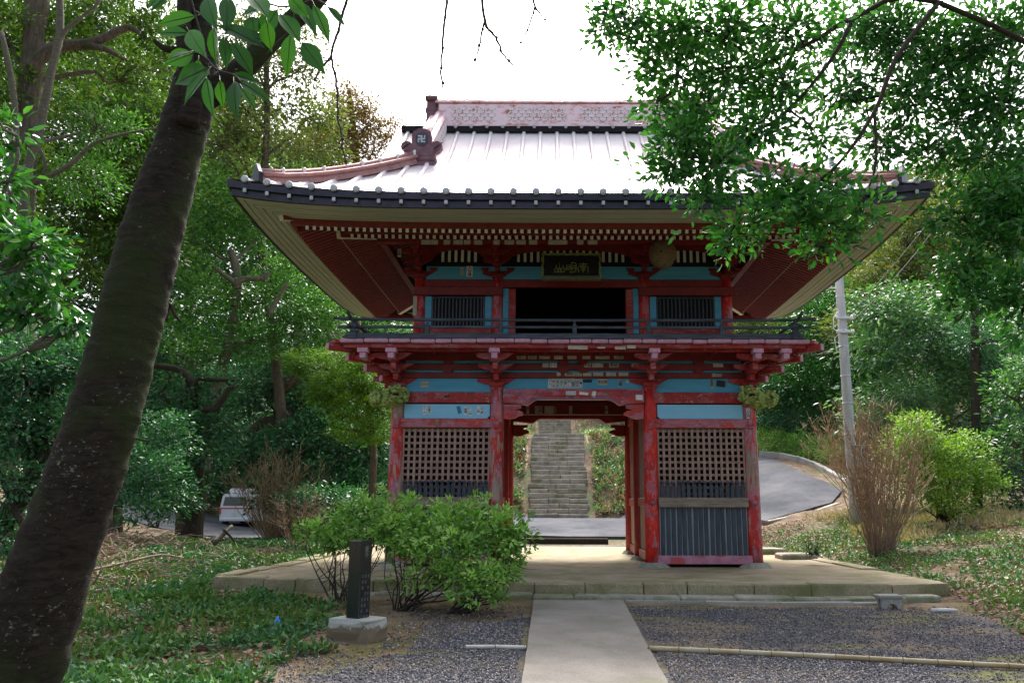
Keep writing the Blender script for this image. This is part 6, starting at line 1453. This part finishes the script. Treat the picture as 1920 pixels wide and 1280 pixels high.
# ---- left foreground and forest
tree('glossy broad-leaved sapling bough entering at the left edge', 'tree', [(-6.6, 7.2, 0), (-6.3, 7.2, 1.8), at(-20, 520, 7.2), at(60, 470, 7.2)], .07, .03, blobs([(20, 430, 7.2, 60, 40), (55, 500, 7.1, 75, 50), (20, 580, 7.1, 60, 35), (105, 565, 7.1, 55, 32), (140, 610, 7.1, 25, 15), (-20, 340, 7.3, 60, 50), (20, 250, 7.4, 40, 30), (60, 460, 7.0, 60, 40)]), .11, 'lf_deep', 'bark_pale', lai=2.2, asp=.42, seed=41, near=True, shell=.8, droop=.4, flatN=.7, twig=.13)
tree('dark small-leaved evergreen filling the left edge behind the leaning trunk', 'tree', [(-7.4, 10.5, 0), at(60, 900, 10.5), at(85, 760, 10.5), at(60, 640, 10.5)], .14, .06, blobs([(40, 700, 10.2, 100, 60), (120, 680, 10.4, 80, 55), (20, 800, 10.2, 90, 60), (130, 790, 10.4, 80, 60), (40, 900, 10.2, 80, 45), (-40, 740, 10, 80, 90), (10, 1000, 10.4, 50, 50), (100, 640, 10.6, 90, 40)]), .075, 'lf_teal', 'bark_dark', lai=1.9, asp=.5, seed=42, shell=.6, twig=.13, extra=[(smooth(pxpath([(65, 870), (30, 800), (0, 760)], 10.5), 3), .05, .02), (smooth(pxpath([(62, 1000), (30, 960), (-10, 860)], 10.2), 3), .06, .02), (smooth(pxpath([(-10, 955), (25, 970), (55, 978)], 9.6), 3), .008, .004), (smooth(pxpath([(30, 905), (58, 938)], 9.6), 3), .008, .004)])
# big ivy-clad tree, upper left, with the broken limb
IY = 13.0
tree('big ivy-covered tree at upper left with a stout broken limb reaching right', 'tree', [at(70, 1000, IY), at(45, 700, IY), at(40, 420, IY), at(50, 250, IY), at(62, 120, IY), at(72, -60, IY), at(75, -200, IY)], .21, .17,
     blobs([(10, 60, 13, 75, 60), (110, 60, 13.6, 60, 50), (25, 170, 12.8, 45, 50), (60, 320, 12.7, 55, 60), (20, 420, 12.7, 50, 60), (220, 40, 14, 100, 60), (260, 140, 14.2, 90, 40), (180, -40, 14, 120, 40), (300, 70, 14, 60, 60), (-50, 200, 13.2, 60, 160), (80, 460, 12.8, 40, 35)]), .10, 'lf_yellow', 'bark', lai=2.8, asp=.42, seed=43, shell=.7, gap=.2, twig=.15, nb=3,
     extra=[(smooth(pxpath([(55, 130), (85, 100), (120, 85), (160, 82), (200, 70), (238, 52), (262, 62)], IY-.2), 4), .13, .045), (smooth(pxpath([(160, 84), (195, 92), (240, 115)], IY-.2), 4), .10, .012)])
tree('slim pale grey tree leaning up through the upper left', 'tree', [at(30, 980, 11.8), at(38, 620, 11.8), at(48, 345, 11.8), at(72, 250, 11.8), at(95, 140, 11.8), at(112, 60, 11.8), at(110, -60, 11.8)], .08, .05, blobs([(200, 240, 12.5, 70, 50), (60, 560, 12.4, 60, 50), (150, 330, 12.8, 80, 60)]), .07, 'lf_mid', 'bark_pale', lai=1.2, asp=.45, seed=44, shell=.7, nb=1,
     extra=[(smooth(pxpath([(110, 80), (125, 55), (150, 35), (180, 10), (200, -20)], 11.8), 4), .035, .02), (smooth(pxpath([(60, 345), (130, 310), (175, 270), (240, 250), (295, 240)], 11.8), 4), .045, .012), (smooth(pxpath([(2, 60), (22, 150), (30, 250), (20, 330), (22, 520)], 11.5), 4), .04, .05), (smooth(pxpath([(45, 345), (85, 320), (70, 280), (62, 380), (58, 470)], 12.2), 4), .03, .02)])
tree('yellow-green evergreen behind the leaning trunk, upper left', 'tree', [at(190, 1000, 19), at(200, 700, 19), at(215, 450, 19), at(220, 250, 19)], .26, .10, blobs([(150, 260, 18, 120, 70), (240, 210, 18.5, 100, 60), (200, 350, 18, 120, 70), (110, 400, 18, 100, 70), (270, 300, 18.5, 90, 70), (240, 450, 18.5, 100, 70), (330, 210, 20, 60, 70), (140, 160, 19, 110, 50), (270, 130, 19.5, 90, 50), (130, 500, 18, 100, 60)]), .13, 'lf_yellow', lai=2.6, asp=.42, seed=45, shell=.6, droop=.3)
tree('tall olive-green evergreen rising beside the roof corner', 'tree', [at(545, 1000, 25), at(520, 700, 25), at(490, 450, 25), at(500, 250, 25), at(500, 120, 25)], .17, .08, blobs([(450, 260, 25, 80, 60), (380, 180, 25, 60, 80), (430, 160, 25, 60, 60), (520, 200, 25.5, 70, 50), (560, 130, 25.5, 60, 45), (500, 110, 25, 50, 40), (590, 215, 26, 55, 40), (430, 340, 25, 80, 60), (530, 285, 25.5, 90, 35), (600, 280, 26, 60, 30), (450, 60, 26, 60, 50), (565, 60, 26, 45, 25), (400, 250, 24, 50, 90)]), .16, 'lf_tan', lai=2.3, asp=.42, seed=46, shell=.7, gap=.2)
tree('dark camphor tree with gnarled bare limbs left of the gate', 'tree', [at(366, 1000, 23), at(385, 850, 23), at(412, 710, 23), at(434, 620, 23), at(445, 520, 23), at(432, 470, 23)], .20, .10, blobs([(350, 450, 23, 80, 70), (420, 400, 23.5, 90, 60), (510, 430, 24, 80, 60), (380, 560, 22.6, 90, 60), (500, 560, 23.5, 100, 60), (570, 520, 24, 80, 60), (340, 660, 22.6, 80, 60), (460, 640, 23, 70, 40), (560, 620, 24, 90, 50), (370, 350, 23.5, 80, 60), (600, 590, 24.5, 60, 50)]), .14, 'lf_mid', 'bark_pale', lai=2.0, asp=.42, seed=47, shell=.65, gap=.2,
     extra=[(smooth(pxpath([(445, 540), (440, 530), (420, 515), (402, 500)], 22.4), 4), .10, .05), (smooth(pxpath([(442, 535), (455, 523), (490, 522), (505, 510)], 22.4), 4), .12, .06), (smooth(pxpath([(505, 590), (520, 560), (540, 530)], 22.4), 4), .08, .05)])
tree('ivy-clad stump tree with dark crooked arms left of the gate', 'tree', [at(362, 1000, 21), at(360, 900, 21), at(358, 800, 21), at(362, 720, 21)], .28, .16, blobs([(350, 800, 20.8, 50, 60), (380, 860, 20.8, 50, 50), (340, 740, 20.8, 45, 40), (400, 790, 21, 50, 40), (310, 870, 20.6, 70, 50), (330, 930, 20.6, 50, 36), (420, 720, 21, 50, 30)]), .12, 'lf_teal', 'bark_dark', lai=1.9, asp=.55, seed=48, shell=.5, nb=1,
     extra=[(smooth(pxpath([(362, 722), (340, 695), (310, 688), (280, 684)], 20.5), 4), .12, .05), (smooth(pxpath([(365, 720), (372, 710), (400, 712), (440, 713)], 20.5), 4), .07, .04), (smooth(pxpath([(362, 740), (360, 725), (368, 712)], 20.4), 4), .06, .04), (smooth(pxpath([(380, 765), (400, 768), (420, 745), (428, 730), (440, 725)], 20.5), 4), .10, .05), (smooth(pxpath([(345, 750), (320, 755), (303, 735), (315, 720), (320, 700)], 20.5), 4), .04, .03), (smooth(pxpath([(310, 600), (318, 570), (328, 590), (340, 605)], 20.2), 4), .06, .03)])
tree('low dark thicket tree with an arching brown trunk left of the gate', 'tree', [at(600, 1000, 27), at(560, 850, 27), at(535, 800, 27), at(500, 790, 27), at(460, 815, 27)], .30, .14, blobs([(480, 720, 26, 80, 50), (560, 720, 26.5, 80, 60), (500, 850, 25.5, 90, 45), (590, 830, 25.5, 90, 60), (660, 850, 25.5, 60, 50), (620, 900, 25, 80, 45), (430, 850, 25.5, 60, 40), (600, 770, 26.5, 60, 50), (690, 920, 25, 50, 40), (540, 920, 24.5, 70, 35), (660, 780, 26.5, 70, 60), (710, 850, 26, 40, 60)]), .15, 'lf_teal', 'bark', lai=2.4, asp=.5, seed=49, shell=.55,
     extra=[(smooth(pxpath([(600, 660), (575, 690), (545, 715), (520, 735)], 25.5), 4), .16, .20), (smooth(pxpath([(505, 730), (530, 760), (545, 800), (575, 850)], 26), 4), .18, .22)])
tree('dense green tree filling behind the gate roof at left', 'tree', [at(610, 1000, 32), at(640, 700, 32), at(650, 600, 32)], .25, .10, blobs([(600, 480, 31, 90, 70), (640, 600, 31, 90, 60), (570, 380, 32, 90, 70), (530, 480, 31, 90, 70), (690, 650, 31, 80, 60), (480, 360, 32, 100, 60), (640, 560, 32, 60, 50), (720, 610, 32, 80, 40)]), .19, 'lf_pale', lai=2.3, asp=.45, seed=50, shell=.6)
# yellow-green cedar with drooping sprays
CYD = 22.0
tree('young cedar with bright yellow-green sprays drooping beside the left column', 'cedar tree', [at(697, 985, CYD), at(700, 860, CYD), at(690, 760, CYD), at(680, 690, CYD), at(672, 600, CYD)], .11, .05, blobs([(600, 690, 22, 50, 26), (650, 670, 22, 50, 26), (640, 720, 21.8, 60, 30), (690, 710, 22, 50, 30), (610, 740, 21.8, 40, 22), (660, 765, 21.6, 50, 25), (655, 800, 21.5, 36, 24), (700, 810, 21.6, 36, 24), (720, 770, 22, 30, 20), (560, 675, 22, 25, 20), (700, 740, 22, 40, 25)]), .13, 'lf_cedar', 'bark', name='cedar_tree', lai=2.6, asp=.17, seed=51, shell=.5, droop=.2, flat=.7, twig=.10)
tree('bare-trunked cedar standing farther back behind the yellow-green cedar', 'cedar tree', [at(640, 960, 28), at(628, 780, 28), at(627, 660, 28), at(625, 560, 28)], .30, .24, blobs([(600, 560, 28, 60, 40), (660, 540, 28, 60, 40), (630, 470, 28.5, 60, 50)]), .12, 'lf_pale', 'bark_pale', name='cedar_tree', lai=1.6, asp=.3, seed=52)
tree('tall rust-tinged cedar showing above the left roof corner', 'cedar tree', [at(690, 900, 44), at(680, 500, 44), at(668, 300, 44), at(655, 170, 44)], .4, .1, blobs([(650, 185, 44, 32, 40), (690, 200, 44, 22, 30), (670, 235, 43.5, 60, 40), (730, 245, 43.5, 35, 25), (640, 265, 43.5, 60, 40), (700, 285, 43, 60, 30), (590, 290, 43.5, 50, 35), (650, 320, 43, 70, 30)]), .20, 'lf_rust', name='cedar_tree', lai=2.1, asp=.3, seed=53, shell=.7, twig=.4)
tree('pale yellow-green tree behind the rusty cedar at left', 'tree', [at(560, 900, 48), at(560, 500, 48), at(560, 260, 48)], .4, .1, blobs([(580, 280, 48, 80, 50), (520, 320, 47, 90, 60), (470, 250, 48, 80, 80), (610, 230, 48, 40, 40), (560, 380, 46, 120, 60), (420, 350, 46, 120, 90)]), .22, 'lf_tan', lai=2.0, asp=.45, seed=54, shell=.7)
def backrow(label, l, leaf, mat, seed, Yb, name='broadleaf_tree', **kw):
    x = sum(b[0] for b in l)/len(l); y = min(b[1] for b in l); tree(label, 'tree', [at(x, 940, Yb+1.0), at(x+5, (y+900)/2, Yb+1.0), at(x, y+20, Yb+1.0)], .3, .12, blobs(l), leaf, mat, seed=seed, name=name, **kw)
backrow('far yellow-green woodland tree at the extreme left', [(0, 100, 34, 200, 120), (160, 120, 34, 160, 110), (-60, 320, 34, 200, 160)], .2, 'lf_yellow', 61, 34, lai=3.0, gap=.6)
backrow('far dark woodland tree behind the leaning trunk', [(120, 560, 32, 200, 150), (300, 520, 32, 150, 150), (60, 760, 30, 180, 120), (240, 720, 30, 150, 130), (200, 880, 29, 200, 70), (400, 700, 31, 160, 120)], .17, 'lf_teal', 62, 32, lai=2.2)
backrow('far mid-green woodland tree seen between trunk and roof', [(340, 300, 36, 150, 120), (300, 420, 35, 150, 120), (430, 480, 35, 160, 110), (330, 160, 37, 120, 90)], .2, 'lf_mid', 63, 36, lai=3.0, gap=.6)
backrow('far shaded woodland tree low behind the gate at left', [(480, 820, 56, 200, 110), (620, 760, 56, 160, 140), (740, 700, 55, 120, 120), (330, 860, 58, 170, 90), (560, 640, 56, 200, 90)], .3, 'lf_teal', 64, 57, lai=2.2)
# ---- right side hillside
HRY = 24.0
tree('large grey-green layered evergreen on the right hillside', 'tree', [at(1760, 960, 25), at(1770, 760, 25), at(1760, 600, 25)], .35, .15, blobs([(1680, 600, 24, 80, 50), (1640, 660, 23.6, 70, 45), (1740, 640, 23.8, 90, 50), (1820, 660, 24, 80, 50), (1660, 740, 23.5, 80, 40), (1760, 720, 23.6, 90, 45), (1860, 720, 23.5, 80, 50), (1720, 560, 24.5, 70, 40), (1640, 570, 24.5, 50, 35), (1800, 590, 24.4, 70, 40), (1890, 630, 24, 70, 50), (1620, 800, 23.2, 40, 40), (1900, 800, 23.5, 60, 60)]), .17, 'lf_pale', lai=2.2, asp=.36, seed=71, shell=.55, flat=.35, droop=.5, twig=.35)
tree('tan and olive tree high on the right hillside beyond the pole', 'tree', [at(1690, 900, 36), at(1690, 600, 36), at(1700, 420, 36)], .35, .12, blobs([(1700, 440, 36, 70, 45), (1740, 400, 36, 60, 45), (1650, 500, 35.5, 70, 45), (1720, 500, 35.5, 70, 45), (1600, 620, 35, 60, 40), (1780, 470, 36, 60, 60), (1650, 560, 35.5, 60, 35)]), .22, 'lf_tan', lai=2.2, asp=.4, seed=72, shell=.6, flat=.4)
tree('tree with golden autumn leaves between the eave and the pole', 'tree', [at(1650, 900, 41), at(1640, 600, 41), at(1650, 480, 41)], .3, .12, blobs([(1625, 510, 40, 40, 20), (1660, 490, 40, 40, 22), (1600, 525, 40, 35, 16), (1710, 400, 41, 45, 22), (1650, 540, 40.5, 25, 12)]), .18, 'lf_gold', 'bark_dark', lai=1.8, asp=.45, seed=73, extra=[(smooth(pxpath([(1685, 415), (1700, 428), (1722, 436)], 39), 4), .16, .14)])
tree('dark green tree standing right behind the utility pole', 'tree', [at(1560, 900, 38), at(1560, 740, 38), at(1570, 640, 38)], .25, .1, blobs([(1520, 600, 38, 60, 40), (1560, 560, 39, 60, 50), (1600, 640, 38, 60, 50), (1500, 660, 37.5, 60, 40), (1540, 720, 37.5, 60, 40), (1620, 720, 37.5, 60, 50), (1470, 720, 37.5, 60, 45), (1580, 790, 37, 50, 35), (1660, 780, 37, 60, 40), (1680, 660, 38, 60, 50), (1630, 560, 39, 70, 50)]), .2, 'lf_deep', lai=2.3, asp=.45, seed=74, shell=.55)
tree('bluish green tree beside the road above the clipped hedge', 'tree', [at(1470, 870, 38.5), at(1475, 760, 38.5), at(1475, 700, 38.5)], .12, .06, blobs([(1450, 745, 38, 45, 30), (1500, 745, 38, 45, 32), (1430, 780, 37.6, 40, 26), (1480, 790, 37.6, 50, 25), (1540, 770, 37.6, 40, 25), (1430, 700, 39, 40, 30)]), .13, 'lf_teal', 'bark_pale', lai=1.9, asp=.45, seed=75)
tree('olive tree visible under the eave beyond the balcony at right', 'tree', [at(1480, 900, 46), at(1470, 700, 46), at(1470, 620, 46)], .3, .12, blobs([(1440, 610, 46, 80, 40), (1520, 570, 46, 70, 50), (1400, 640, 45, 70, 40), (1480, 660, 45, 80, 40), (1560, 500, 46, 60, 60), (1380, 590, 46, 60, 50)]), .2, 'lf_tan', lai=2.2, asp=.42, seed=76)
tree('tall dark conifer with a bare lower trunk at far right', 'conifer tree', [at(1832, 950, 21.5), at(1830, 800, 21.5), at(1828, 680, 21.5), at(1828, 560, 21.5)], .12, .09, blobs([(1840, 640, 21.8, 60, 40), (1890, 700, 21.8, 60, 50), (1880, 860, 21, 60, 60), (1910, 920, 21, 60, 40), (1900, 780, 21, 50, 45)]), .12, 'lf_teal', 'bark_dark', name='conifer_tree', lai=2.0, asp=.3, seed=77)
tree('light leafy young tree at the right edge above the bank', 'tree', [at(1945, 1000, 14), at(1940, 850, 14), at(1935, 760, 14)], .08, .04, blobs([(1900, 740, 14, 40, 40), (1935, 800, 14, 40, 60), (1905, 830, 14, 30, 30), (1940, 700, 14, 50, 50)]), .10, 'lf_pale', lai=1.5, asp=.4, seed=78, near=True)
backrow('far wooded crown on the ridge at upper right', [(1790, 330, 52, 90, 60), (1870, 420, 50, 120, 80), (1600, 560, 52, 160, 70), (1750, 560, 50, 140, 90), (1740, 340, 54, 60, 30)], .3, 'lf_tan', 81, 52, lai=2.0)
backrow('far dark woodland tree low on the right hillside', [(1900, 620, 34, 160, 120), (1850, 800, 32, 150, 100), (1700, 830, 36, 140, 70)], .2, 'lf_teal', 82, 34, lai=2.3)
backrow('far woodland tree behind the gate at right', [(1430, 740, 50, 120, 80), (1560, 680, 50, 130, 90), (1350, 640, 52, 120, 90), (1640, 760, 47, 100, 70)], .28, 'lf_deep', 83, 50, lai=2.3)
fw = []; g_ = random.Random(9)
for i in range(120):
    X = -62+i*1.02
    if -5 < X < 6: continue
    for k in range(3):
        Y = g_.uniform(62, 84); r = g_.uniform(2.0, 3.6); fw.append((X+g_.uniform(-1, 1), Y, gz(X, Y)+r*.6+k*g_.uniform(1.2, 3.4), r, r, r*.75))
fo = crown('far_woodland', None, fw, leaf=.60, aspect=.5, mat='lf_teal', lai=1.25, seed=84, shell=.6); tag(fo, 'continuous dark woodland closing the view far behind the gate', 'woodland', kind='stuff')
# clipped hedge above the road
hd = thing('hedge', 'loosely clipped green hedge running along the far side of the climbing road', 'hedge', at(1490, 850, 37)); hb = []
for (x, y, Y) in ((1430, 830, 38), (1465, 832, 37.2), (1500, 838, 36.2), (1535, 848, 35), (1565, 862, 33.6)): hb += blobs([(x, y, Y, 30, 30)])
crown('foliage', hd, hb, leaf=.10, mat='lf_azalea', lai=2.4, seed=91, shell=.45, aspect=.5)
# lime-green shrub, right
shrub('rounded lime-green shrub tapering to the right behind the dry stems', tuple(at(1765, 975, 18.5)), 14, blobs([(1740, 845, 18.5, 60, 45), (1800, 870, 18.3, 60, 45), (1850, 905, 18.2, 40, 22), (1760, 910, 18.2, 70, 42), (1720, 800, 18.8, 45, 30), (1700, 860, 18.6, 45, 55), (1810, 830, 18.6, 40, 22), (1790, 945, 18, 50, 22), (1880, 915, 18.1, 16, 8)]), .075, 'lf_lime', 92, name='lime_shrub', lai=2.0, aspect=.5, shell=.55, stem='bark_dark', r=.02)
# many-stemmed dry bush, right
def dry_bush(label, base, n, spread, hgt, seed, mat, mat2, droop=0, name='dry_bush', tips=True, r=.011, lean=(0, 0)):
    t_ = thing(name, label, 'shrub', tuple(base)); rs = random.Random(seed); mb = MB(); m2 = MB()
    for i in range(n):
        a_ = rs.uniform(0, 2*pi); sp = rs.random()**.7*spread; h = hgt*rs.uniform(.65, 1.05)*(1-.25*(sp/spread)**2); s = Vector(base)+Vector((cos(a_)*.22*rs.random(), sin(a_)*.18*rs.random(), -.06)); e = Vector(base)+Vector((cos(a_)*sp+lean[0], sin(a_)*sp*.8+lean[1], h)); m_ = s.lerp(e, .5)+Vector((cos(a_)*.06*spread+rs.gauss(0, .07), rs.gauss(0, .06), -.04*h)); P_ = smooth([s, s.lerp(m_, .5), m_, m_.lerp(e, .5)+Vector((rs.gauss(0, .08), rs.gauss(0, .07), 0)), e-Vector((0, 0, droop*rs.random()))], 3)
        mb.tube(P_, lin(r*rs.uniform(.6, 1.3), .004, len(P_)), 5)
        for k in range(rs.randrange(4, 9)):
            j = rs.randrange(len(P_)//2, len(P_)-1); L = rs.uniform(.15, .45)*hgt*.4; e2 = P_[j]+Vector((rs.gauss(0, .16)+cos(a_)*.10, rs.gauss(0, .14), L*rs.uniform(.5, 1))); m2.tube([P_[j], P_[j].lerp(e2, .5)+Vector((rs.gauss(0, .015), 0, 0)), e2], [.006, .0045, .0025], 4)
    part('stem', mb, M[mat], t_); part('twig', m2, M[mat2], t_); return t_
pb1 = at(1650, 1030, 16.0); pb1.z = gz(pb1.x, 16)
dry_bush('tall fan-shaped bush of bare brown stems right of the gate', pb1, 105, .95, 2.9, 5, 'twig', 'twig_tan', r=.010, lean=(.22, 0))
pb2 = at(1585, 960, 22.8); pb2.z = gz(pb2.x, 22.8)+.1
dry_bush('thicket of bleached reddish stems leaning around the utility pole', pb2+Vector((.6, 0, 0)), 150, 1.5, 3.0, 6, 'twig_tan', 'twig_tan', lean=(-.25, 0), r=.009)
pb3 = at(515, 1000, 24); pb3.z = gz(pb3.x, 24)
dry_bush('tangled leafless brown thicket in front of the parked van', pb3, 130, 1.7, 3.0, 7, 'twig_tan', 'twig_tan', droop=.7, r=.013)
pb4 = at(560, 1000, 20); pb4.z = gz(pb4.x, 20)
dry_bush('small leafless bush of upright dry twigs left of the azaleas', pb4, 36, .7, 1.5, 8, 'twig', 'twig_tan', r=.008)
pb5 = at(1700, 800, 24); pb5.z = at(1700, 860, 24).z
dry_bush('arching tangle of pale dead vines above the lime-green shrub', pb5, 40, 1.4, 2.6, 9, 'twig', 'twig_tan', droop=1.2, r=.010)
# young bamboo tuft above
tree('feathery pale bamboo tuft behind the dry stems', 'bamboo', [at(1725, 900, 22.5), at(1715, 800, 22.5), at(1705, 730, 22.5)], .02, .012, blobs([(1700, 740, 22, 40, 30), (1740, 745, 22, 30, 22), (1690, 780, 22, 45, 30), (1730, 790, 22, 45, 30)]), .17, 'lf_pale', 'bark_pale', name='bamboo_tuft', lai=1.3, asp=.13, seed=94, shell=.9, droop=.6)
# shrubs close under the forest edge, left
shrub('dark leafy undergrowth bush at the foot of the forest behind the trunk', tuple(at(290, 985, 16)), 8, blobs([(290, 900, 16, 60, 60), (240, 860, 16.5, 60, 60), (330, 930, 16.5, 38, 40), (260, 960, 15.5, 40, 30), (310, 820, 17, 60, 50)]), .08, 'lf_teal', 95, name='undergrowth_bush', lai=1.8, aspect=.55, shell=.6)
shrub('green undergrowth bush below the left eave near the dry thicket', tuple(at(650, 985, 22.5)), 8, blobs([(620, 940, 22.5, 60, 30), (680, 950, 22.5, 50, 30), (560, 935, 23, 45, 22)]), .09, 'lf_teal', 96, name='undergrowth_bush', lai=2.0, aspect=.5)
shrub('small tuft of green leaves beside the low stone block', tuple(at(1523, 1035, 14.8)), 6, blobs([(1523, 1025, 14.8, 14, 9)]), .06, 'lf_pale', 97, name='grass_tuft', cat='plant', lai=2.2, aspect=.2)

# ---- ground cover, dead leaves, dry grass (uncountable)
def scatter(name, label, cat, n, region, leaf, asp, mat, seed, up=.9, hz=(.0, .06), clump=1.0, near=False, dens=None, stand=.4):
    g = np.random.default_rng(seed); X = []; Y = []
    x0, x1, y0, y1 = region; tries = 0
    while sum(len(a) for a in X) < n and tries < 60:
        k = n; xx = g.uniform(x0, x1, k); yy = y0+(y1-y0)*g.random(k)**1.35; v = np.array([mnoise.noise(Vector((a*1.1*clump, b*1.1*clump, seed*.37))) + .5*mnoise.noise(Vector((a*3.1*clump, b*3.1*clump, seed*.7))) for a, b in zip(xx, yy)])
        keep = g.random(k) < (dens(xx, yy) if dens is not None else 1)*np.clip(.62+v*1.9, .05, 1); X.append(xx[keep]); Y.append(yy[keep]); tries += 1
    X = np.concatenate(X)[:n]; Y = np.concatenate(Y)[:n]; n = len(X); Z = rough_ground(X, Y) + g.uniform(hz[0], hz[1], n)
    A = g.normal(size=(n, 3)); A[:, 2] = np.abs(A[:, 2])*stand; N = g.normal(size=(n, 3))*.45; N[:, 2] += up; L = leaf*(.6+.8*g.random(n)); me = leaf_mesh(name, np.stack([X, Y, Z], 1), A, N, L, L*asp, g.normal(.5, .22, n), M[mat], near=near); STAT['leaf'] += len(me.polygons)
    tag(link_obj(name, me, None), label, cat, kind='stuff')
def front_y(x): return np.interp(x, [p[0] for p in front], [p[1] for p in front])
def offplat(x, y): return ~((x > -4.8) & (x < 5.2) & (y > front_y(x)-.5) & (y < 21.2))
def dl(x, y): return offplat(x, y) & (x < np.interp(y, [2, 6.5, 7.5, 8.6, 9.6, 10.3, 10.9, 11.5], [-1.9, -2.35, -2.2, -2.25, -2.4, -2.6, -3.2, -4.3])+.18*np.sin(y*5)+.1*np.sin(y*13))
def dlg(x, y): return dl(x, y)*(1-.93*ss(-x-.35*(y-10.5), 4.9, 5.8)*ss(y, 9.6, 10.6))
def dr(x, y): return offplat(x, y) & (x > np.interp(y, [2, 6, 8, 9, 10, 10.8, 12, 16, 20], [4.6, 4.5, 4.5, 4.75, 4.9, 5.2, 5.35, 5.2, 4.9])) & ~((y > 23) & (x < 9.5))
scatter('ground_cover', 'low glossy ivy-like ground cover with gaps on the left slope', 'ground cover', 46000, (-9, -1.9, 4.2, 11.8), .07, .5, 'lf_ivy', 101, dens=dlg, near=False, hz=(.0, .09), stand=.9)
scatter('ground_cover', 'thick green ground cover beyond the platform on the left', 'ground cover', 40000, (-9.5, -3.5, 10.5, 26), .08, .5, 'lf_ivy', 102, dens=dlg, hz=(.0, .10), stand=.9)
scatter('ground_cover', 'patchy green ground cover on the right bank', 'ground cover', 38000, (4.4, 11, 6.2, 22), .07, .45, 'lf_ivy', 103, dens=dr, hz=(.0, .08), stand=.9)
scatter('long_grass', 'slender yellowish grass blades among the ground cover at left', 'grass', 6000, (-8, -2.2, 5.0, 12), .16, .07, 'lf_yellow', 104, dens=dl, hz=(0, .02), stand=2.2, up=.1)
scatter('dead_leaves', 'brown fallen leaves littering the left slope', 'dead leaves', 36000, (-10, -1.9, 4.2, 20), .065, .5, 'lf_dead', 105, dens=dl, hz=(.0, .075), stand=.2)
scatter('dead_leaves', 'brown fallen leaves littering the right bank', 'dead leaves', 36000, (4.2, 11, 5.5, 23), .062, .5, 'lf_dead', 106, dens=dr, hz=(.0, .07), stand=.2)
scatter('dry_grass', 'straw-coloured dry grass on the bank behind the dry bush', 'grass', 9000, (6.5, 13, 16.5, 24), .22, .07, 'lf_straw', 107, dens=lambda x, y: dr(x, y) & (x > 6.8), hz=(.0, .05), stand=1.3, up=.1)
def stair_side(x, y): return ((x < -1.2) | (x > 1.72)) & (y > 32.6)
scatter('bank_plants', 'mixed green and brown plants covering the slope beside the stone stairs', 'ground cover', 34000, (-7.5, 9.0, 32.6, 70), .15, .42, 'lf_pale', 108, dens=lambda x, y: stair_side(x, y) & ~((x > 3.6) & (x < 9.3) & (y < 41)), hz=(.0, .30), stand=1.2)
scatter('bank_grass', 'dry straw-coloured grass tufts along the edges of the stone stairs', 'grass', 16000, (-6.5, 7.5, 32.6, 70), .32, .07, 'lf_straw', 109, dens=lambda x, y: stair_side(x, y) & ~((x > 3.6) & (y < 41)), hz=(.0, .1), stand=2.2, up=.1)
scatter('dead_leaves', 'brown dead leaves among the plants beside the stone stairs', 'dead leaves', 7000, (-5, 4.5, 32.6, 42), .15, .5, 'lf_dead', 110, dens=stair_side, hz=(.0, .12), stand=.4)
scatter('dead_leaves', 'brown leaves and litter scattered on the bare soil around the monument', 'dead leaves', 1500, (-3.2, -.3, 7.2, 11.3), .05, .5, 'lf_dead', 112, dens=lambda x, y: (y < front_y(x)-.05)*np.exp(-np.abs(x+2.4)*1.6), hz=(.0, .014), stand=.1)
scatter('dead_leaves', 'a few dead leaves blown onto the gravel and path edges', 'dead leaves', 420, (-2.3, 4.6, 4.5, 10.4), .045, .5, 'lf_dead', 111, dens=lambda x, y: (x < -.3) | (x > .95), hz=(.004, .012), stand=.1)
# dead branches and brush on the left
for (l, r_, mt, lab) in (([(165, 1070, 11.5), (230, 1055, 12), (300, 1040, 12.6), (340, 1045, 12.8)], .022, 'twig', 'long crooked dead branch lying across the leaf litter at left'), ([(400, 1018, 16), (420, 1000, 16.2), (435, 985, 16.4)], .06, 'bark_pale', 'short pale forked log leaning in the brush before the van'), ([(420, 992, 16.2), (432, 1005, 16.2), (440, 1015, 16.2)], .035, 'twig_dark', 'dark broken stick crossing the pale forked log'), ([(175, 1095, 10.5), (190, 1065, 10.6), (182, 1045, 10.7)], .014, 'bark_pale', 'thin pale dead twig standing beside the leaning trunk'), ([(225, 1070, 11), (236, 1045, 11.2), (230, 1030, 11.3)], .010, 'twig', 'thin upright brown twig in the brush left of the platform'), ([(110, 1262, 7), (150, 1265, 7.1), (190, 1258, 7.2)], .014, 'twig', 'pale fallen stick at the foot of the leaning trunk')):
    P_ = []
    for (x, y, Y) in l: p = at(x, y, Y); P_.append(Vector((p.x, p.y, max(p.z, gz(p.x, p.y)+.02))))
    mb = MB(); P_ = smooth(P_, 3); mb.tube(P_, lin(r_, r_*.5, len(P_)), 8, jit=.15); tag(part('dead_branch', mb, M[mt]), lab, 'branch')
bs = MB(); rs = random.Random(77)
for i in range(520):
    x = rs.uniform(-8.6, -5.2); y = rs.uniform(10.6, 17.5); z = gz(x, y)+rs.uniform(0, .14); a_ = rs.uniform(0, pi); L = rs.uniform(.2, .8); d = Vector((cos(a_)*L, sin(a_)*L*.6, rs.uniform(-.05, .22))); bs.tube([Vector((x, y, z)), Vector((x, y, z))+d*.5+Vector((0, 0, rs.uniform(0, .08))), Vector((x, y, z))+d], [rs.uniform(.005, .014), .006, .003], 5)
tag(part('brushwood', bs, M['twig']), 'pile of tangled dead brushwood left of the platform', 'brushwood', kind='stuff')
print('LEAF TRIS', STAT['leaf'], 'OBJS', len(bpy.data.objects))
